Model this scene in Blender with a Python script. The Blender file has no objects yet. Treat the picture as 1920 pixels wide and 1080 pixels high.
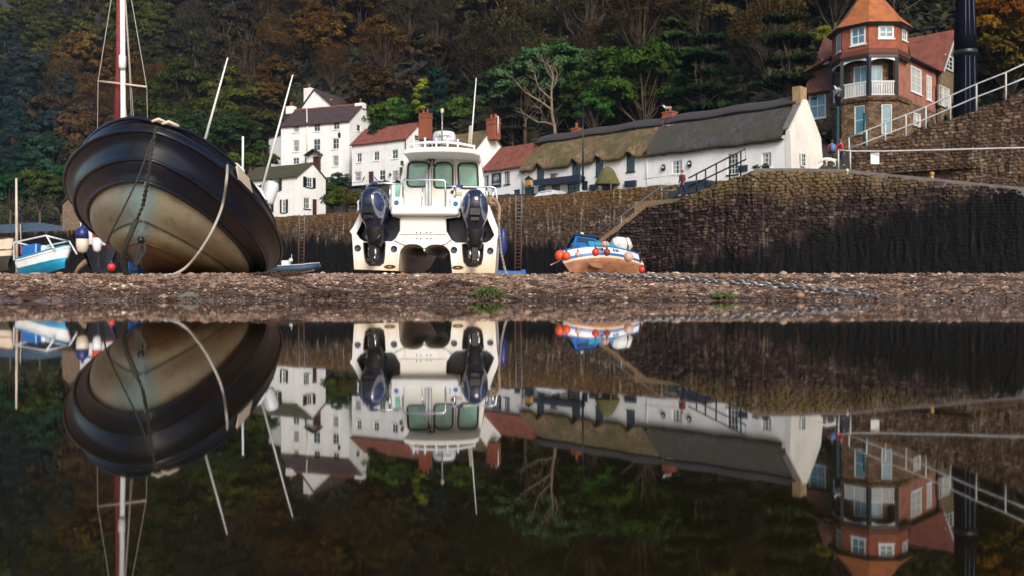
import bpy, bmesh, math, random
import numpy as np
from mathutils import Vector, Matrix
from mathutils.geometry import tessellate_polygon
R = math.radians
random.seed(7)
rng = np.random.default_rng(7)
scene = bpy.context.scene
COL = scene.collection
F, YH, HC = 1700.0, 544.0, 0.12          # lens in pixels of a 1920 wide frame, horizon row, eye height over the pool

def at(px, py, d):
    return Vector(((px - 960) / F * d, d, HC + (YH - py) / F * d))

def lerp(a, b, t):
    t = float(t); return a + (b - a) * t

# ---------------------------------------------------------------- materials
def new_mat(name):
    m = bpy.data.materials.new(name); m.use_nodes = True
    nt = m.node_tree
    return m, nt, nt.nodes['Principled BSDF'], nt.nodes, nt.links

def ramp(nt, fac, stops, interp='LINEAR'):
    n = nt.nodes.new('ShaderNodeValToRGB'); n.color_ramp.interpolation = interp
    while len(n.color_ramp.elements) < len(stops): n.color_ramp.elements.new(.5)
    for e, (p, c) in zip(n.color_ramp.elements, stops):
        e.position = p; e.color = (*c, 1) if len(c) == 3 else c
    nt.links.new(fac, n.inputs[0]); return n.outputs[0]

def noise(nt, scale, detail=4, vec=None, rough=.55, coord='Object', stretch=None):
    n = nt.nodes.new('ShaderNodeTexNoise'); n.inputs['Scale'].default_value = scale
    n.inputs['Detail'].default_value = detail; n.inputs['Roughness'].default_value = rough
    if vec is None:
        tc = nt.nodes.new('ShaderNodeTexCoord'); vec = tc.outputs[coord]
    if stretch:
        mp = nt.nodes.new('ShaderNodeMapping'); mp.inputs['Scale'].default_value = stretch
        nt.links.new(vec, mp.inputs['Vector']); vec = mp.outputs[0]
    nt.links.new(vec, n.inputs['Vector']); return n.outputs['Fac']

def mix(nt, fac, a, b, mode='MIX'):
    n = nt.nodes.new('ShaderNodeMix'); n.data_type = 'RGBA'; n.blend_type = mode
    for s, v in ((0, fac), (6, a), (7, b)):
        if isinstance(v, bpy.types.NodeSocket): nt.links.new(v, n.inputs[s])
        else: n.inputs[s].default_value = v if s == 0 else (*v, 1)
    return n.outputs[2]

def math_n(nt, op, a, b=None, clamp=False):
    n = nt.nodes.new('ShaderNodeMath'); n.operation = op; n.use_clamp = clamp
    for i, v in enumerate((a, b)):
        if v is None: continue
        if isinstance(v, bpy.types.NodeSocket): nt.links.new(v, n.inputs[i])
        else: n.inputs[i].default_value = v
    return n.outputs[0]

def bump(nt, b, h, strength=.4, dist=.02):
    n = nt.nodes.new('ShaderNodeBump'); n.inputs['Strength'].default_value = strength
    n.inputs['Distance'].default_value = dist
    nt.links.new(h, n.inputs['Height']); nt.links.new(n.outputs[0], b.inputs['Normal'])

def simple(name, col, rough=.5, metal=0, col2=None, nscale=6, amount=(.35, .7), bmp=0, bscale=30, coat=0, stretch=None, spec=None):
    m, nt, b, N, L = new_mat(name)
    b.inputs['Roughness'].default_value = rough; b.inputs['Metallic'].default_value = metal
    if coat: b.inputs['Coat Weight'].default_value = coat
    if spec is not None: b.inputs['Specular IOR Level'].default_value = spec
    if col2 is None: col2 = tuple(c * .72 for c in col)
    f = noise(nt, nscale, 5, stretch=stretch)
    L.new(ramp(nt, f, [(amount[0], col), (amount[1], col2)]), b.inputs['Base Color'])
    if bmp: bump(nt, b, noise(nt, bscale, 4, stretch=stretch), bmp)
    return m

MAT = {}
def setup_mats():
    g = MAT
    g['plaster'] = plaster_mat('white_render', (.80, .79, .78), (.60, .58, .54))
    g['plaster_warm'] = plaster_mat('warm_light_render', (.74, .70, .64), (.56, .50, .43))  # warm light on the gable end is painted into its render colour
    g['red_tile'] = tile_mat('red_roof_tile', (.31, .085, .048), (.19, .06, .038), 5.5)
    g['orange_tile'] = tile_mat('orange_turret_tile', (.52, .17, .04), (.34, .10, .03), 7)
    g['brown_tile'] = tile_mat('brown_roof_tile', (.23, .08, .052), (.14, .055, .042), 5.5)
    g['hung_tile'] = tile_mat('hung_red_tile', (.42, .11, .048), (.30, .075, .035), 8)
    g['hung_pink'] = tile_mat('pink_hung_tile', (.42, .17, .11), (.32, .12, .08), 8)
    g['slate'] = tile_mat('dark_purple_slate', (.085, .045, .045), (.05, .03, .032), 5)
    g['moss_tile'] = tile_mat('mossy_roof_tile', (.06, .05, .02), (.035, .03, .018), 5, moss=True)
    g['thatch_moss'] = thatch_mat('mossy_thatch', (.15, .10, .05), (.085, .08, .022), (.42, .28, .14), True)
    g['thatch_porch'] = simple('mossy_porch_thatch', (.14, .12, .04), 1, col2=(.06, .06, .025), nscale=7, amount=(.35, .65), bmp=.8, bscale=16, stretch=(1, 1, .25))
    g['thatch_grey'] = thatch_mat('grey_thatch', (.062, .056, .054), (.055, .056, .034), (.14, .122, .112))
    g['thatch_ridge'] = thatch_mat('dark_thatch_ridge', (.05, .043, .046), (.04, .035, .034), (.085, .072, .07))
    g['brick_red'] = simple('red_chimney_brick', (.31, .085, .04), .85, col2=(.19, .06, .035), nscale=7, bmp=.5, bscale=12)
    g['tan_stone_cap'] = simple('ochre_chimney_render', (.38, .27, .15), .85, col2=(.26, .16, .07), nscale=2)
    g['hotel_stone'] = stone_mat('brown_hotel_stone', [(.12, .06, .03), (.20, .11, .05), (.29, .17, .08), (.16, .085, .05)], 3.0)
    g['gable_stone'] = stone_mat('tan_gable_stone', [(.20, .14, .075), (.27, .19, .10), (.24, .16, .09), (.18, .12, .07)], 4.5)
    g['rubble'] = stone_mat('grey_brown_rubble', [(.10, .075, .055), (.18, .14, .10), (.24, .19, .14), (.14, .10, .08)], 3.0)
    g['shed_stone'] = stone_mat('tan_shed_stone', [(.25, .17, .11), (.33, .23, .15), (.28, .19, .12), (.22, .15, .1)], 4.0)
    g['white_paint'] = simple('white_paint', (.78, .78, .76), .45, col2=(.66, .66, .62), nscale=3)
    g['black_paint'] = simple('black_paint', (.012, .012, .015), .45, col2=(.02, .02, .022))
    g['navy_paint'] = simple('navy_paint', (.012, .018, .045), .4, col2=(.02, .025, .05))
    g['brown_paint'] = simple('dark_brown_door', (.07, .02, .015), .5)
    g['glass'] = simple('dark_window_glass', (.02, .035, .045), .04, col2=(.035, .05, .06), nscale=1.2, spec=.8)
    g['painted_sky_glass'] = simple('glass_with_painted_sky', (.12, .27, .34), .05, col2=(.06, .15, .2), nscale=.7, spec=1.0)  # cyan base colour paints the sky reflection into the hotel panes
    g['green_glass'] = simple('green_cabin_glass', (.20, .44, .34), .06, col2=(.05, .17, .13), nscale=1.7, amount=(.42, .68), spec=.8)  # green tint, lightened with a pale reflection painted into it
    g['curtain'] = simple('pale_curtain', (.45, .46, .45), .8, col2=(.25, .26, .27), nscale=5, stretch=(6, 1, .4))
    g['gelcoat'] = gelcoat_mat()
    g['gel_plain'] = simple('cream_white_gelcoat', (.76, .74, .69), .3, col2=(.68, .64, .56), nscale=2.5, amount=(.45, .8), coat=.2)
    g['outboard'] = simple('glossy_midnight_cowling', (.012, .014, .035), .12, col2=(.02, .02, .05), coat=.6)
    g['outboard_silver'] = simple('silver_cowling_panel', (.26, .29, .36), .2, metal=.3, col2=(.16, .18, .26), coat=.5)
    g['outboard_blue'] = simple('blue_cowling_panel', (.018, .035, .10), .12, col2=(.03, .035, .07), coat=.6)
    g['satin_black'] = simple('satin_black_plastic', (.01, .01, .013), .4)
    g['steel'] = simple('polished_steel', (.72, .72, .72), .22, metal=1)
    g['galv'] = simple('galvanised_steel', (.40, .39, .38), .42, metal=.55, col2=(.16, .14, .12), nscale=22)
    g['white_rail'] = simple('pale_painted_rail', (.58, .58, .58), .5, col2=(.40, .38, .36), nscale=4)
    g['ladder_steel'] = simple('dull_ladder_steel', (.17, .16, .155), .7, col2=(.09, .07, .06), nscale=9)
    g['rust'] = simple('rusty_iron', (.10, .045, .025), .85, col2=(.05, .03, .022), nscale=9)
    g['fender_rubber'] = simple('black_navy_fender_rubber', (.004, .0058, .016), .30, col2=(.005, .0065, .014), nscale=2.2, spec=.5)
    g['fender_patch'] = simple('scuffed_fender_rubber', (.011, .010, .015), .45, col2=(.006, .006, .009), nscale=5, spec=.3)
    g['hull_work'] = workhull_mat()
    g['rope_dark'] = simple('weedy_dark_rope', (.02, .022, .016), .9, col2=(.05, .045, .03), nscale=30)
    g['rope_pale'] = simple('pale_rope', (.42, .38, .34), .9, col2=(.28, .25, .21), nscale=40)
    g['rope_tan'] = simple('tan_rope', (.36, .24, .14), .9, col2=(.2, .13, .08), nscale=30)
    g['blue_paint'] = simple('bright_blue_paint', (.012, .13, .42), .35, col2=(.012, .09, .3), nscale=3)
    g['cyan_paint'] = simple('cyan_paint', (.01, .30, .50), .4, col2=(.01, .2, .40), nscale=3)
    g['boat_white'] = simple('white_boat_paint', (.76, .77, .78), .35, col2=(.62, .62, .62), nscale=3)
    g['boat_cream'] = simple('cream_boat_paint', (.62, .52, .40), .45, col2=(.48, .38, .28), nscale=3)
    g['antifoul'] = simple('red_brown_antifouling', (.40, .18, .085), .8, col2=(.22, .095, .05), nscale=3, bmp=.2)
    g['antifoul_dark'] = simple('dark_blue_antifouling', (.015, .022, .04), .7, col2=(.03, .03, .04))
    g['orange_buoy'] = simple('orange_buoy_vinyl', (.72, .085, .02), .4, col2=(.6, .06, .015), nscale=4)
    g['red_buoy'] = simple('red_buoy_vinyl', (.62, .035, .02), .4, col2=(.5, .03, .02), nscale=4)
    g['dark_red_buoy'] = simple('faded_dark_red_vinyl', (.24, .03, .03), .5, col2=(.17, .03, .03), nscale=4)
    g['pink_buoy'] = simple('faded_pink_vinyl', (.58, .38, .30), .5, col2=(.48, .3, .24), nscale=6)
    g['white_buoy'] = simple('cream_white_vinyl', (.66, .58, .46), .5, col2=(.54, .46, .36), nscale=6)
    g['blue_vinyl'] = simple('navy_blue_vinyl', (.012, .025, .16), .4)
    g['tarp_white'] = simple('white_tarpaulin', (.70, .69, .66), .6, col2=(.55, .54, .5), nscale=5)
    g['tarp_blue'] = simple('blue_tarpaulin', (.02, .15, .42), .5, col2=(.015, .10, .33), nscale=7, bmp=.3, bscale=8)
    g['tarp_navy'] = simple('dark_blue_tarpaulin', (.02, .045, .085), .6, col2=(.03, .06, .10), nscale=2)
    g['sail_red'] = simple('dark_red_sailcloth', (.22, .03, .03), .8, col2=(.14, .02, .025), nscale=4)
    g['skin'] = simple('skin', (.50, .30, .22), .6)
    g['hair'] = simple('dark_hair', (.03, .02, .015), .7)
    g['red_coat'] = simple('red_coat', (.52, .02, .02), .7)
    g['maroon_coat'] = simple('maroon_fleece', (.22, .05, .05), .8)
    g['navy_coat'] = simple('navy_coat', (.015, .02, .05), .8)
    g['jeans'] = simple('blue_jeans', (.02, .03, .09), .85)
    g['olive_trousers'] = simple('olive_trousers', (.05, .045, .02), .85)
    g['rucksack'] = simple('sky_blue_rucksack', (.03, .20, .45), .6)
    g['dog_fur'] = simple('white_dog_fur', (.72, .69, .62), .95, col2=(.6, .56, .5), nscale=20, bmp=.5, bscale=60)
    g['gull_white'] = simple('white_feathers', (.8, .8, .8), .8)
    g['gull_grey'] = simple('grey_feathers', (.30, .32, .36), .8)
    g['beak'] = simple('yellow_beak', (.6, .35, .03), .5)
    g['bark'] = simple('grey_brown_bark', (.12, .085, .055), .95, col2=(.06, .042, .03), nscale=9, bmp=.4, bscale=20, stretch=(1, 1, .2))
    g['bark_pale'] = simple('pale_bare_bark', (.24, .18, .12), .9, col2=(.13, .095, .065), nscale=5, bmp=.3, stretch=(1, 1, .3))
    g['bark_moss'] = simple('mossy_bark', (.15, .17, .03), .95, col2=(.07, .06, .03), nscale=5)
    g['leaf'] = leaf_mat('leaf_cluster')
    g['concrete'] = simple('purple_grey_concrete', (.17, .145, .14), .9, col2=(.11, .095, .095), nscale=2.2, bmp=.35, bscale=14)
    g['step_stone'] = simple('ochre_step_stone', (.24, .16, .085), .9, col2=(.13, .085, .05), nscale=3, bmp=.5, bscale=9)
    g['asphalt'] = simple('grey_quay_paving', (.10, .095, .09), .95, col2=(.07, .065, .06), nscale=3)
    g['hill_soil'] = simple('leaf_litter_soil', (.03, .024, .014), 1, col2=(.018, .02, .01), nscale=.35, bmp=.6, bscale=2)
    g['car_paint'] = simple('dark_car_paint', (.015, .02, .03), .2, coat=.7)
    g['white_car'] = simple('white_car_paint', (.75, .76, .78), .2, coat=.7)
    g['tyre'] = simple('tyre_rubber', (.012, .012, .012), .9)
    g['column_navy'] = simple('dark_navy_column', (.003, .0035, .008), .85, col2=(.004, .005, .009), nscale=2, spec=.05)
    g['column_seam'] = simple('pale_column_seam', (.08, .09, .14), .6)
    g['lantern'] = simple('ochre_lantern', (.50, .27, .05), .5)
    g['sign_brown'] = simple('brown_pub_sign', (.22, .09, .05), .6)
    g['teal_paint'] = simple('teal_painted_post', (.016, .06, .07), .45)
    g['boulder'] = simple('wet_grey_boulder', (.17, .16, .12), .45, col2=(.09, .085, .06), nscale=6, bmp=.3)
    g['boulder_brown'] = simple('brown_boulder', (.12, .075, .05), .6, col2=(.06, .04, .03), nscale=8, bmp=.4)
    g['weed_green'] = simple('bright_green_weed', (.085, .115, .014), .55, col2=(.04, .06, .01), nscale=18, bmp=.5, bscale=40)
    g['weed_brown'] = simple('brown_seaweed', (.035, .018, .010), .5, col2=(.07, .03, .015), nscale=18)
    g['pebble'] = pebble_mat()
    g['shingle'] = shingle_mat()
    g['water'] = water_mat()

def plaster_mat(name, c1, c2):
    m, nt, b, N, L = new_mat(name); b.inputs['Roughness'].default_value = .88
    a = noise(nt, .7, 6, rough=.65); s_ = noise(nt, 1, 6, stretch=(2.6, 2.6, .28), rough=.7); f = noise(nt, 7, 4)
    c = mix(nt, ramp(nt, a, [(.48, (0, 0, 0)), (.75, (.7, .7, .7))]), c1, c2)
    c = mix(nt, ramp(nt, s_, [(.55, (0, 0, 0)), (.78, (.6, .6, .6))]), c, tuple(x * .72 for x in c2))
    L.new(c, b.inputs['Base Color']); bump(nt, b, math_n(nt, 'ADD', f, a), .4, .03); return m

def tile_mat(name, c1, c2, scale, moss=False):
    m, nt, b, N, L = new_mat(name); b.inputs['Roughness'].default_value = .8
    tc = N.new('ShaderNodeTexCoord')
    w = N.new('ShaderNodeTexBrick'); w.inputs['Scale'].default_value = scale * .5
    w.inputs['Color1'].default_value = (*c1, 1); w.inputs['Color2'].default_value = (*c2, 1)
    w.inputs['Mortar'].default_value = (*[c * .35 for c in c2], 1); w.inputs['Mortar Size'].default_value = .018
    w.inputs['Brick Width'].default_value = .34; w.inputs['Row Height'].default_value = .28; w.inputs['Bias'].default_value = -.1
    L.new(tc.outputs['UV'], w.inputs['Vector'])
    f = noise(nt, 1.6, 6)
    dark = tuple(c * .45 for c in c2) if not moss else (.04, .035, .025)
    col = mix(nt, ramp(nt, f, [(.42, (0, 0, 0)), (.72, (.8, .8, .8))]), w.outputs['Color'], dark)
    if moss:
        col = mix(nt, ramp(nt, noise(nt, 2.5, 5), [(.4, (0, 0, 0)), (.6, (1, 1, 1))]), col, (.058, .056, .014))
    L.new(col, b.inputs['Base Color'])
    bump(nt, b, w.outputs['Fac'], -.6, .03)
    return m

def thatch_mat(name, c1, moss, c3, golden=False):
    m, nt, b, N, L = new_mat(name); b.inputs['Roughness'].default_value = 1
    tc = N.new('ShaderNodeTexCoord')
    f1 = noise(nt, 1, 8, vec=tc.outputs['UV'], stretch=(7, 1.6, 1), rough=.78)
    f2 = noise(nt, .35, 5, vec=tc.outputs['UV'])
    f3 = noise(nt, 1.1, 4, vec=tc.outputs['UV'])
    a = ramp(nt, f1, [(.32, tuple(c * .3 for c in c1)), (.5, c1), (.66, c3)])
    a = mix(nt, ramp(nt, f2, [(.44, (0, 0, 0)), (.58, (.8, .8, .8))]), a, moss)
    a = mix(nt, ramp(nt, f3, [(.45, (0, 0, 0)), (.75, (.6, .6, .6))]), a, tuple(c * .5 for c in c1))
    L.new(a, b.inputs['Base Color']); bump(nt, b, f1, 1.0, .16)
    return m

def stone_mat(name, cols, scale, mortar=(.16, .13, .1)):
    m, nt, b, N, L = new_mat(name); b.inputs['Roughness'].default_value = .9
    tc = N.new('ShaderNodeTexCoord'); mp = N.new('ShaderNodeMapping'); mp.inputs['Scale'].default_value = (1, 1, 1.9)
    L.new(tc.outputs['Object'], mp.inputs['Vector'])
    v = N.new('ShaderNodeTexVoronoi'); v.inputs['Scale'].default_value = scale; L.new(mp.outputs[0], v.inputs['Vector'])
    e = N.new('ShaderNodeTexVoronoi'); e.feature = 'DISTANCE_TO_EDGE'; e.inputs['Scale'].default_value = scale; L.new(mp.outputs[0], e.inputs['Vector'])
    sp = N.new('ShaderNodeSeparateColor'); L.new(v.outputs['Color'], sp.inputs[0])
    c = ramp(nt, sp.outputs[0], [(i / 3.5, k) for i, k in enumerate(cols)], 'CONSTANT')
    c = mix(nt, ramp(nt, noise(nt, 1.2, 6), [(.4, (0, 0, 0)), (.8, (.55, .55, .55))]), c, tuple(x * .5 for x in cols[0]))
    c = mix(nt, ramp(nt, e.outputs['Distance'], [(.02, (.7, .7, .7)), (.09, (0, 0, 0))]), c, tuple(x * .55 for x in mortar))
    L.new(c, b.inputs['Base Color'])
    bump(nt, b, ramp(nt, e.outputs['Distance'], [(0, (0, 0, 0)), (.15, (1, 1, 1))]), .8, .05)
    return m

def harbour_mat(name, ta, tb, tone, lichen, pale=.5, lich=.62):
    """relief stones: per-vertex 'rnd' and 'edge' come from the stone layout; weed below a tide line z = ta + tb*x"""
    m, nt, b, N, L = new_mat(name); b.inputs['Roughness'].default_value = .9; b.inputs['Specular IOR Level'].default_value = .12
    at_ = N.new('ShaderNodeAttribute'); at_.attribute_name = 'rnd'
    ae = N.new('ShaderNodeAttribute'); ae.attribute_name = 'edge'
    tc = N.new('ShaderNodeTexCoord'); sx = N.new('ShaderNodeSeparateXYZ'); L.new(tc.outputs['Object'], sx.inputs[0])
    c = ramp(nt, at_.outputs['Fac'], [(0, tone[0]), (.3, tone[1]), (.55, tone[2]), (.8, tone[3]), (1, tone[4])])
    n1 = noise(nt, 7, 6); n2 = noise(nt, .7, 5)
    streak = noise(nt, 1, 6, stretch=(5, 5, .5), rough=.65)
    c = mix(nt, ramp(nt, n1, [(.35, (0, 0, 0)), (.75, (.75, .75, .75))]), c, tuple(x * .4 for x in tone[0]))
    # pale drips and ochre lichen on the upper stones
    h = math_n(nt, 'ADD', sx.outputs[2], math_n(nt, 'MULTIPLY', n2, 3.0))
    hi = ramp(nt, math_n(nt, 'MULTIPLY', h, .1), [(lichen[0], (0, 0, 0)), (lichen[1], (1, 1, 1))])
    c = mix(nt, mix(nt, lich, (0, 0, 0), hi), c, mix(nt, n1, lichen[2], lichen[3]))
    c = mix(nt, ramp(nt, streak, [(.55, (0, 0, 0)), (.72, (pale, pale, pale))]), c, (.44, .36, .25))
    c = mix(nt, ramp(nt, ae.outputs['Fac'], [(.0, (.75, .75, .75)), (.22, (0, 0, 0))]), c, (.02, .014, .011))
    # weed
    line = math_n(nt, 'ADD', math_n(nt, 'MULTIPLY', sx.outputs[0], tb), ta)
    t = math_n(nt, 'SUBTRACT', sx.outputs[2], line)
    t = math_n(nt, 'ADD', t, math_n(nt, 'MULTIPLY', math_n(nt, 'SUBTRACT', noise(nt, 1, 6, stretch=(1.3, 1.3, .35), rough=.72), .5), 4.2))
    wmask = ramp(nt, math_n(nt, 'ADD', math_n(nt, 'MULTIPLY', t, .5), .5), [(.36, (1, 1, 1)), (.54, (.75, .75, .75)), (.74, (0, 0, 0))])
    wc = ramp(nt, streak, [(.4, (.0035, .0035, .0045)), (.6, (.008, .007, .006)), (.75, (.022, .017, .011))])
    c = mix(nt, wmask, c, wc)
    L.new(c, b.inputs['Base Color'])
    bump(nt, b, math_n(nt, 'ADD', n1, math_n(nt, 'MULTIPLY', streak, .8)), .7, .06)
    return m

def gelcoat_mat():
    """white moulding, stained tan where it stands in the harbour silt"""
    m, nt, b, N, L = new_mat('stained_white_gelcoat'); b.inputs['Roughness'].default_value = .32
    tc = N.new('ShaderNodeTexCoord'); sx = N.new('ShaderNodeSeparateXYZ'); L.new(tc.outputs['Object'], sx.inputs[0])
    h = math_n(nt, 'ADD', sx.outputs[2], math_n(nt, 'MULTIPLY', noise(nt, 3, 6, stretch=(1, 1, .35)), .55))
    c = ramp(nt, h, [(.18, (.40, .25, .12)), (.36, (.62, .50, .34)), (.70, (.76, .74, .69)), (1, (.80, .79, .77))])
    g_ = noise(nt, 1, 7, stretch=(7, 7, .9), rough=.7)
    c = mix(nt, ramp(nt, g_, [(.52, (0, 0, 0)), (.8, (.55, .55, .55))]), c, (.36, .28, .18))
    L.new(c, b.inputs['Base Color']); bump(nt, b, noise(nt, 25, 3), .05)
    return m

def workhull_mat():
    m, nt, b, N, L = new_mat('weathered_workboat_hull'); b.inputs['Roughness'].default_value = .45
    tc = N.new('ShaderNodeTexCoord'); sx = N.new('ShaderNodeSeparateXYZ'); L.new(tc.outputs['Object'], sx.inputs[0])
    a = N.new('ShaderNodeAttribute'); a.attribute_name = 'lvl'
    h = math_n(nt, 'ADD', a.outputs['Fac'], math_n(nt, 'MULTIPLY', math_n(nt, 'SUBTRACT', noise(nt, 1.3, 6, stretch=(1, .5, 1)), .5), .22))
    c = ramp(nt, h, [(.0, (.06, .026, .012)), (.26, (.10, .045, .016)), (.35, (.27, .125, .03)), (.43, (.38, .28, .12)), (.54, (.40, .36, .22)), (.75, (.45, .41, .29)), (1, (.50, .44, .33))])
    # blue-green round the stem, with the bluish light on its left painted in
    d = math_n(nt, 'ADD', math_n(nt, 'MAXIMUM', math_n(nt, 'MULTIPLY', sx.outputs[0], 2.2), math_n(nt, 'MULTIPLY', sx.outputs[0], -.55)), math_n(nt, 'MULTIPLY', noise(nt, 2, 4), .35))
    c = mix(nt, ramp(nt, math_n(nt, 'ADD', d, math_n(nt, 'MULTIPLY', sx.outputs[1], .22)), [(.40, (.88, .88, .88)), (.80, (0, 0, 0))]), c, mix(nt, ramp(nt, h, [(.35, (0, 0, 0)), (.5, (1, 1, 1))]), (.14, .065, .025), (.25, .38, .40)))
    scr = noise(nt, 6, 7, stretch=(1, .3, 1.2), rough=.7)
    c = mix(nt, ramp(nt, scr, [(.53, (0, 0, 0)), (.75, (.6, .6, .6))]), c, (.07, .055, .04))
    L.new(c, b.inputs['Base Color']); bump(nt, b, scr, .12)
    return m

def leaf_mat(name):
    m, nt, b, N, L = new_mat(name)
    oi = N.new('ShaderNodeObjectInfo'); a = N.new('ShaderNodeAttribute'); a.attribute_name = 'lv'
    v = math_n(nt, 'ADD', math_n(nt, 'MULTIPLY', a.outputs['Fac'], 1.1), .45)
    cv = N.new('ShaderNodeCombineColor')
    for i in range(3): L.new(v, cv.inputs[i])
    c = mix(nt, 1.0, oi.outputs['Color'], cv.outputs[0], 'MULTIPLY')
    hs = N.new('ShaderNodeHueSaturation'); L.new(c, hs.inputs['Color'])
    L.new(math_n(nt, 'ADD', math_n(nt, 'MULTIPLY', a.outputs['Fac'], .05), .475), hs.inputs['Hue'])
    b.inputs['Roughness'].default_value = .6; b.inputs['Specular IOR Level'].default_value = .04
    L.new(hs.outputs[0], b.inputs['Base Color'])
    return m

def pebble_mat():
    m, nt, b, N, L = new_mat('beach_pebble'); b.inputs['Roughness'].default_value = .5
    a = N.new('ShaderNodeAttribute'); a.attribute_name = 'rnd'
    c = ramp(nt, a.outputs['Fac'], [(0, (.035, .018, .012)), (.2, (.15, .08, .046)), (.4, (.29, .165, .10)), (.6, (.41, .27, .18)), (.75, (.17, .13, .105)), (.88, (.38, .20, .11)), (.95, (.64, .52, .42)), (1, (.74, .66, .56))])
    c = mix(nt, ramp(nt, noise(nt, 30, 4), [(.4, (0, 0, 0)), (.8, (.5, .5, .5))]), c, (.06, .04, .03))
    c = wet(nt, b, c)
    L.new(c, b.inputs['Base Color']); return m

def wet(nt, b, c):
    """stones stay wet a hand's breadth above the pool"""
    tc = nt.nodes.new('ShaderNodeTexCoord'); sx = nt.nodes.new('ShaderNodeSeparateXYZ'); nt.links.new(tc.outputs['Object'], sx.inputs[0])
    z = math_n(nt, 'ADD', sx.outputs[2], math_n(nt, 'MULTIPLY', noise(nt, 1.6, 4), .10))
    w_ = ramp(nt, z, [(.07, (1, 1, 1)), (.16, (0, 0, 0))])
    nt.links.new(ramp(nt, z, [(.07, (.24, .24, .24)), (.16, (.65, .65, .65))]), b.inputs['Roughness'])
    return mix(nt, w_, c, mix(nt, .5, c, (.02, .012, .008)))

def shingle_mat():
    m, nt, b, N, L = new_mat('shingle'); b.inputs['Roughness'].default_value = .75
    tc = N.new('ShaderNodeTexCoord')
    v = N.new('ShaderNodeTexVoronoi'); v.inputs['Scale'].default_value = 38; L.new(tc.outputs['Object'], v.inputs['Vector'])
    sp = N.new('ShaderNodeSeparateColor'); L.new(v.outputs['Color'], sp.inputs[0])
    c = ramp(nt, sp.outputs[0], [(0, (.07, .036, .022)), (.35, (.25, .14, .085)), (.6, (.38, .235, .15)), (.82, (.15, .10, .07)), (1, (.58, .44, .32))])
    c = mix(nt, ramp(nt, noise(nt, 1.3, 6), [(.5, (0, 0, 0)), (.72, (.65, .65, .65))]), c, (.10, .055, .036))
    c = mix(nt, ramp(nt, noise(nt, .5, 5), [(.56, (0, 0, 0)), (.7, (.45, .45, .45))]), c, (.09, .085, .03))
    L.new(wet(nt, b, c), b.inputs['Base Color'])
    bump(nt, b, v.outputs['Distance'], -.9, .03)
    return m

def water_mat():
    m, nt, b, N, L = new_mat('still_pool_water')
    b.inputs['Base Color'].default_value = (.0095, .0072, .0024, 1); b.inputs['Roughness'].default_value = .024
    b.inputs['IOR'].default_value = 1.7
    f = noise(nt, 1, 3, stretch=(2.2, .9, 1))
    n = N.new('ShaderNodeBump'); n.inputs['Strength'].default_value = .03; n.inputs['Distance'].default_value = .02
    L.new(f, n.inputs['Height']); L.new(n.outputs[0], b.inputs['Normal'])
    return m

# ---------------------------------------------------------------- objects
def tag(o, label=None, cat=None, group=None, kind=None):
    if label: o['label'] = label
    if cat: o['category'] = cat
    if group: o['group'] = group
    if kind: o['kind'] = kind
    return o

def wm(o):
    m = o.matrix_basis.copy()
    return wm(o.parent) @ m if o.parent else m

def empty(name, loc, rz=0, label=None, cat=None, group=None, M=None, s=1):
    o = bpy.data.objects.new(name, None); COL.objects.link(o)
    if M is not None: o.matrix_basis = M
    else:
        o.location = loc; o.rotation_euler = (0, 0, rz); o.scale = (s, s, s)
    o.empty_display_size = .3
    return tag(o, label, cat, group)

def copy_tree(o, parent=None):
    c = o.copy(); COL.objects.link(c)
    if parent is not None: c.parent = parent
    for ch in [k for k in bpy.data.objects if k.parent == o]: copy_tree(ch, c)
    return c

def fastmesh(name, V, Fa, mat, parent=None, attrs=None, smooth=False):
    V = np.asarray(V, np.float32); Fa = np.asarray(Fa, np.int32)
    me = bpy.data.meshes.new(name)
    me.vertices.add(len(V)); me.vertices.foreach_set('co', V.ravel())
    k = Fa.shape[1]
    me.loops.add(Fa.size); me.loops.foreach_set('vertex_index', Fa.ravel())
    me.polygons.add(len(Fa)); me.polygons.foreach_set('loop_start', np.arange(0, Fa.size, k, dtype=np.int32))
    try: me.polygons.foreach_set('loop_total', np.full(len(Fa), k, np.int32))
    except Exception: pass
    if smooth: me.polygons.foreach_set('use_smooth', np.ones(len(Fa), bool))
    for n, a in (attrs or {}).items():
        t = me.attributes.new(n, 'FLOAT', 'POINT'); t.data.foreach_set('value', np.asarray(a, np.float32))
    me.update(calc_edges=True); me.validate()
    me.materials.append(mat)
    o = bpy.data.objects.new(name, me); COL.objects.link(o)
    if parent: o.parent = parent
    return o

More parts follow.
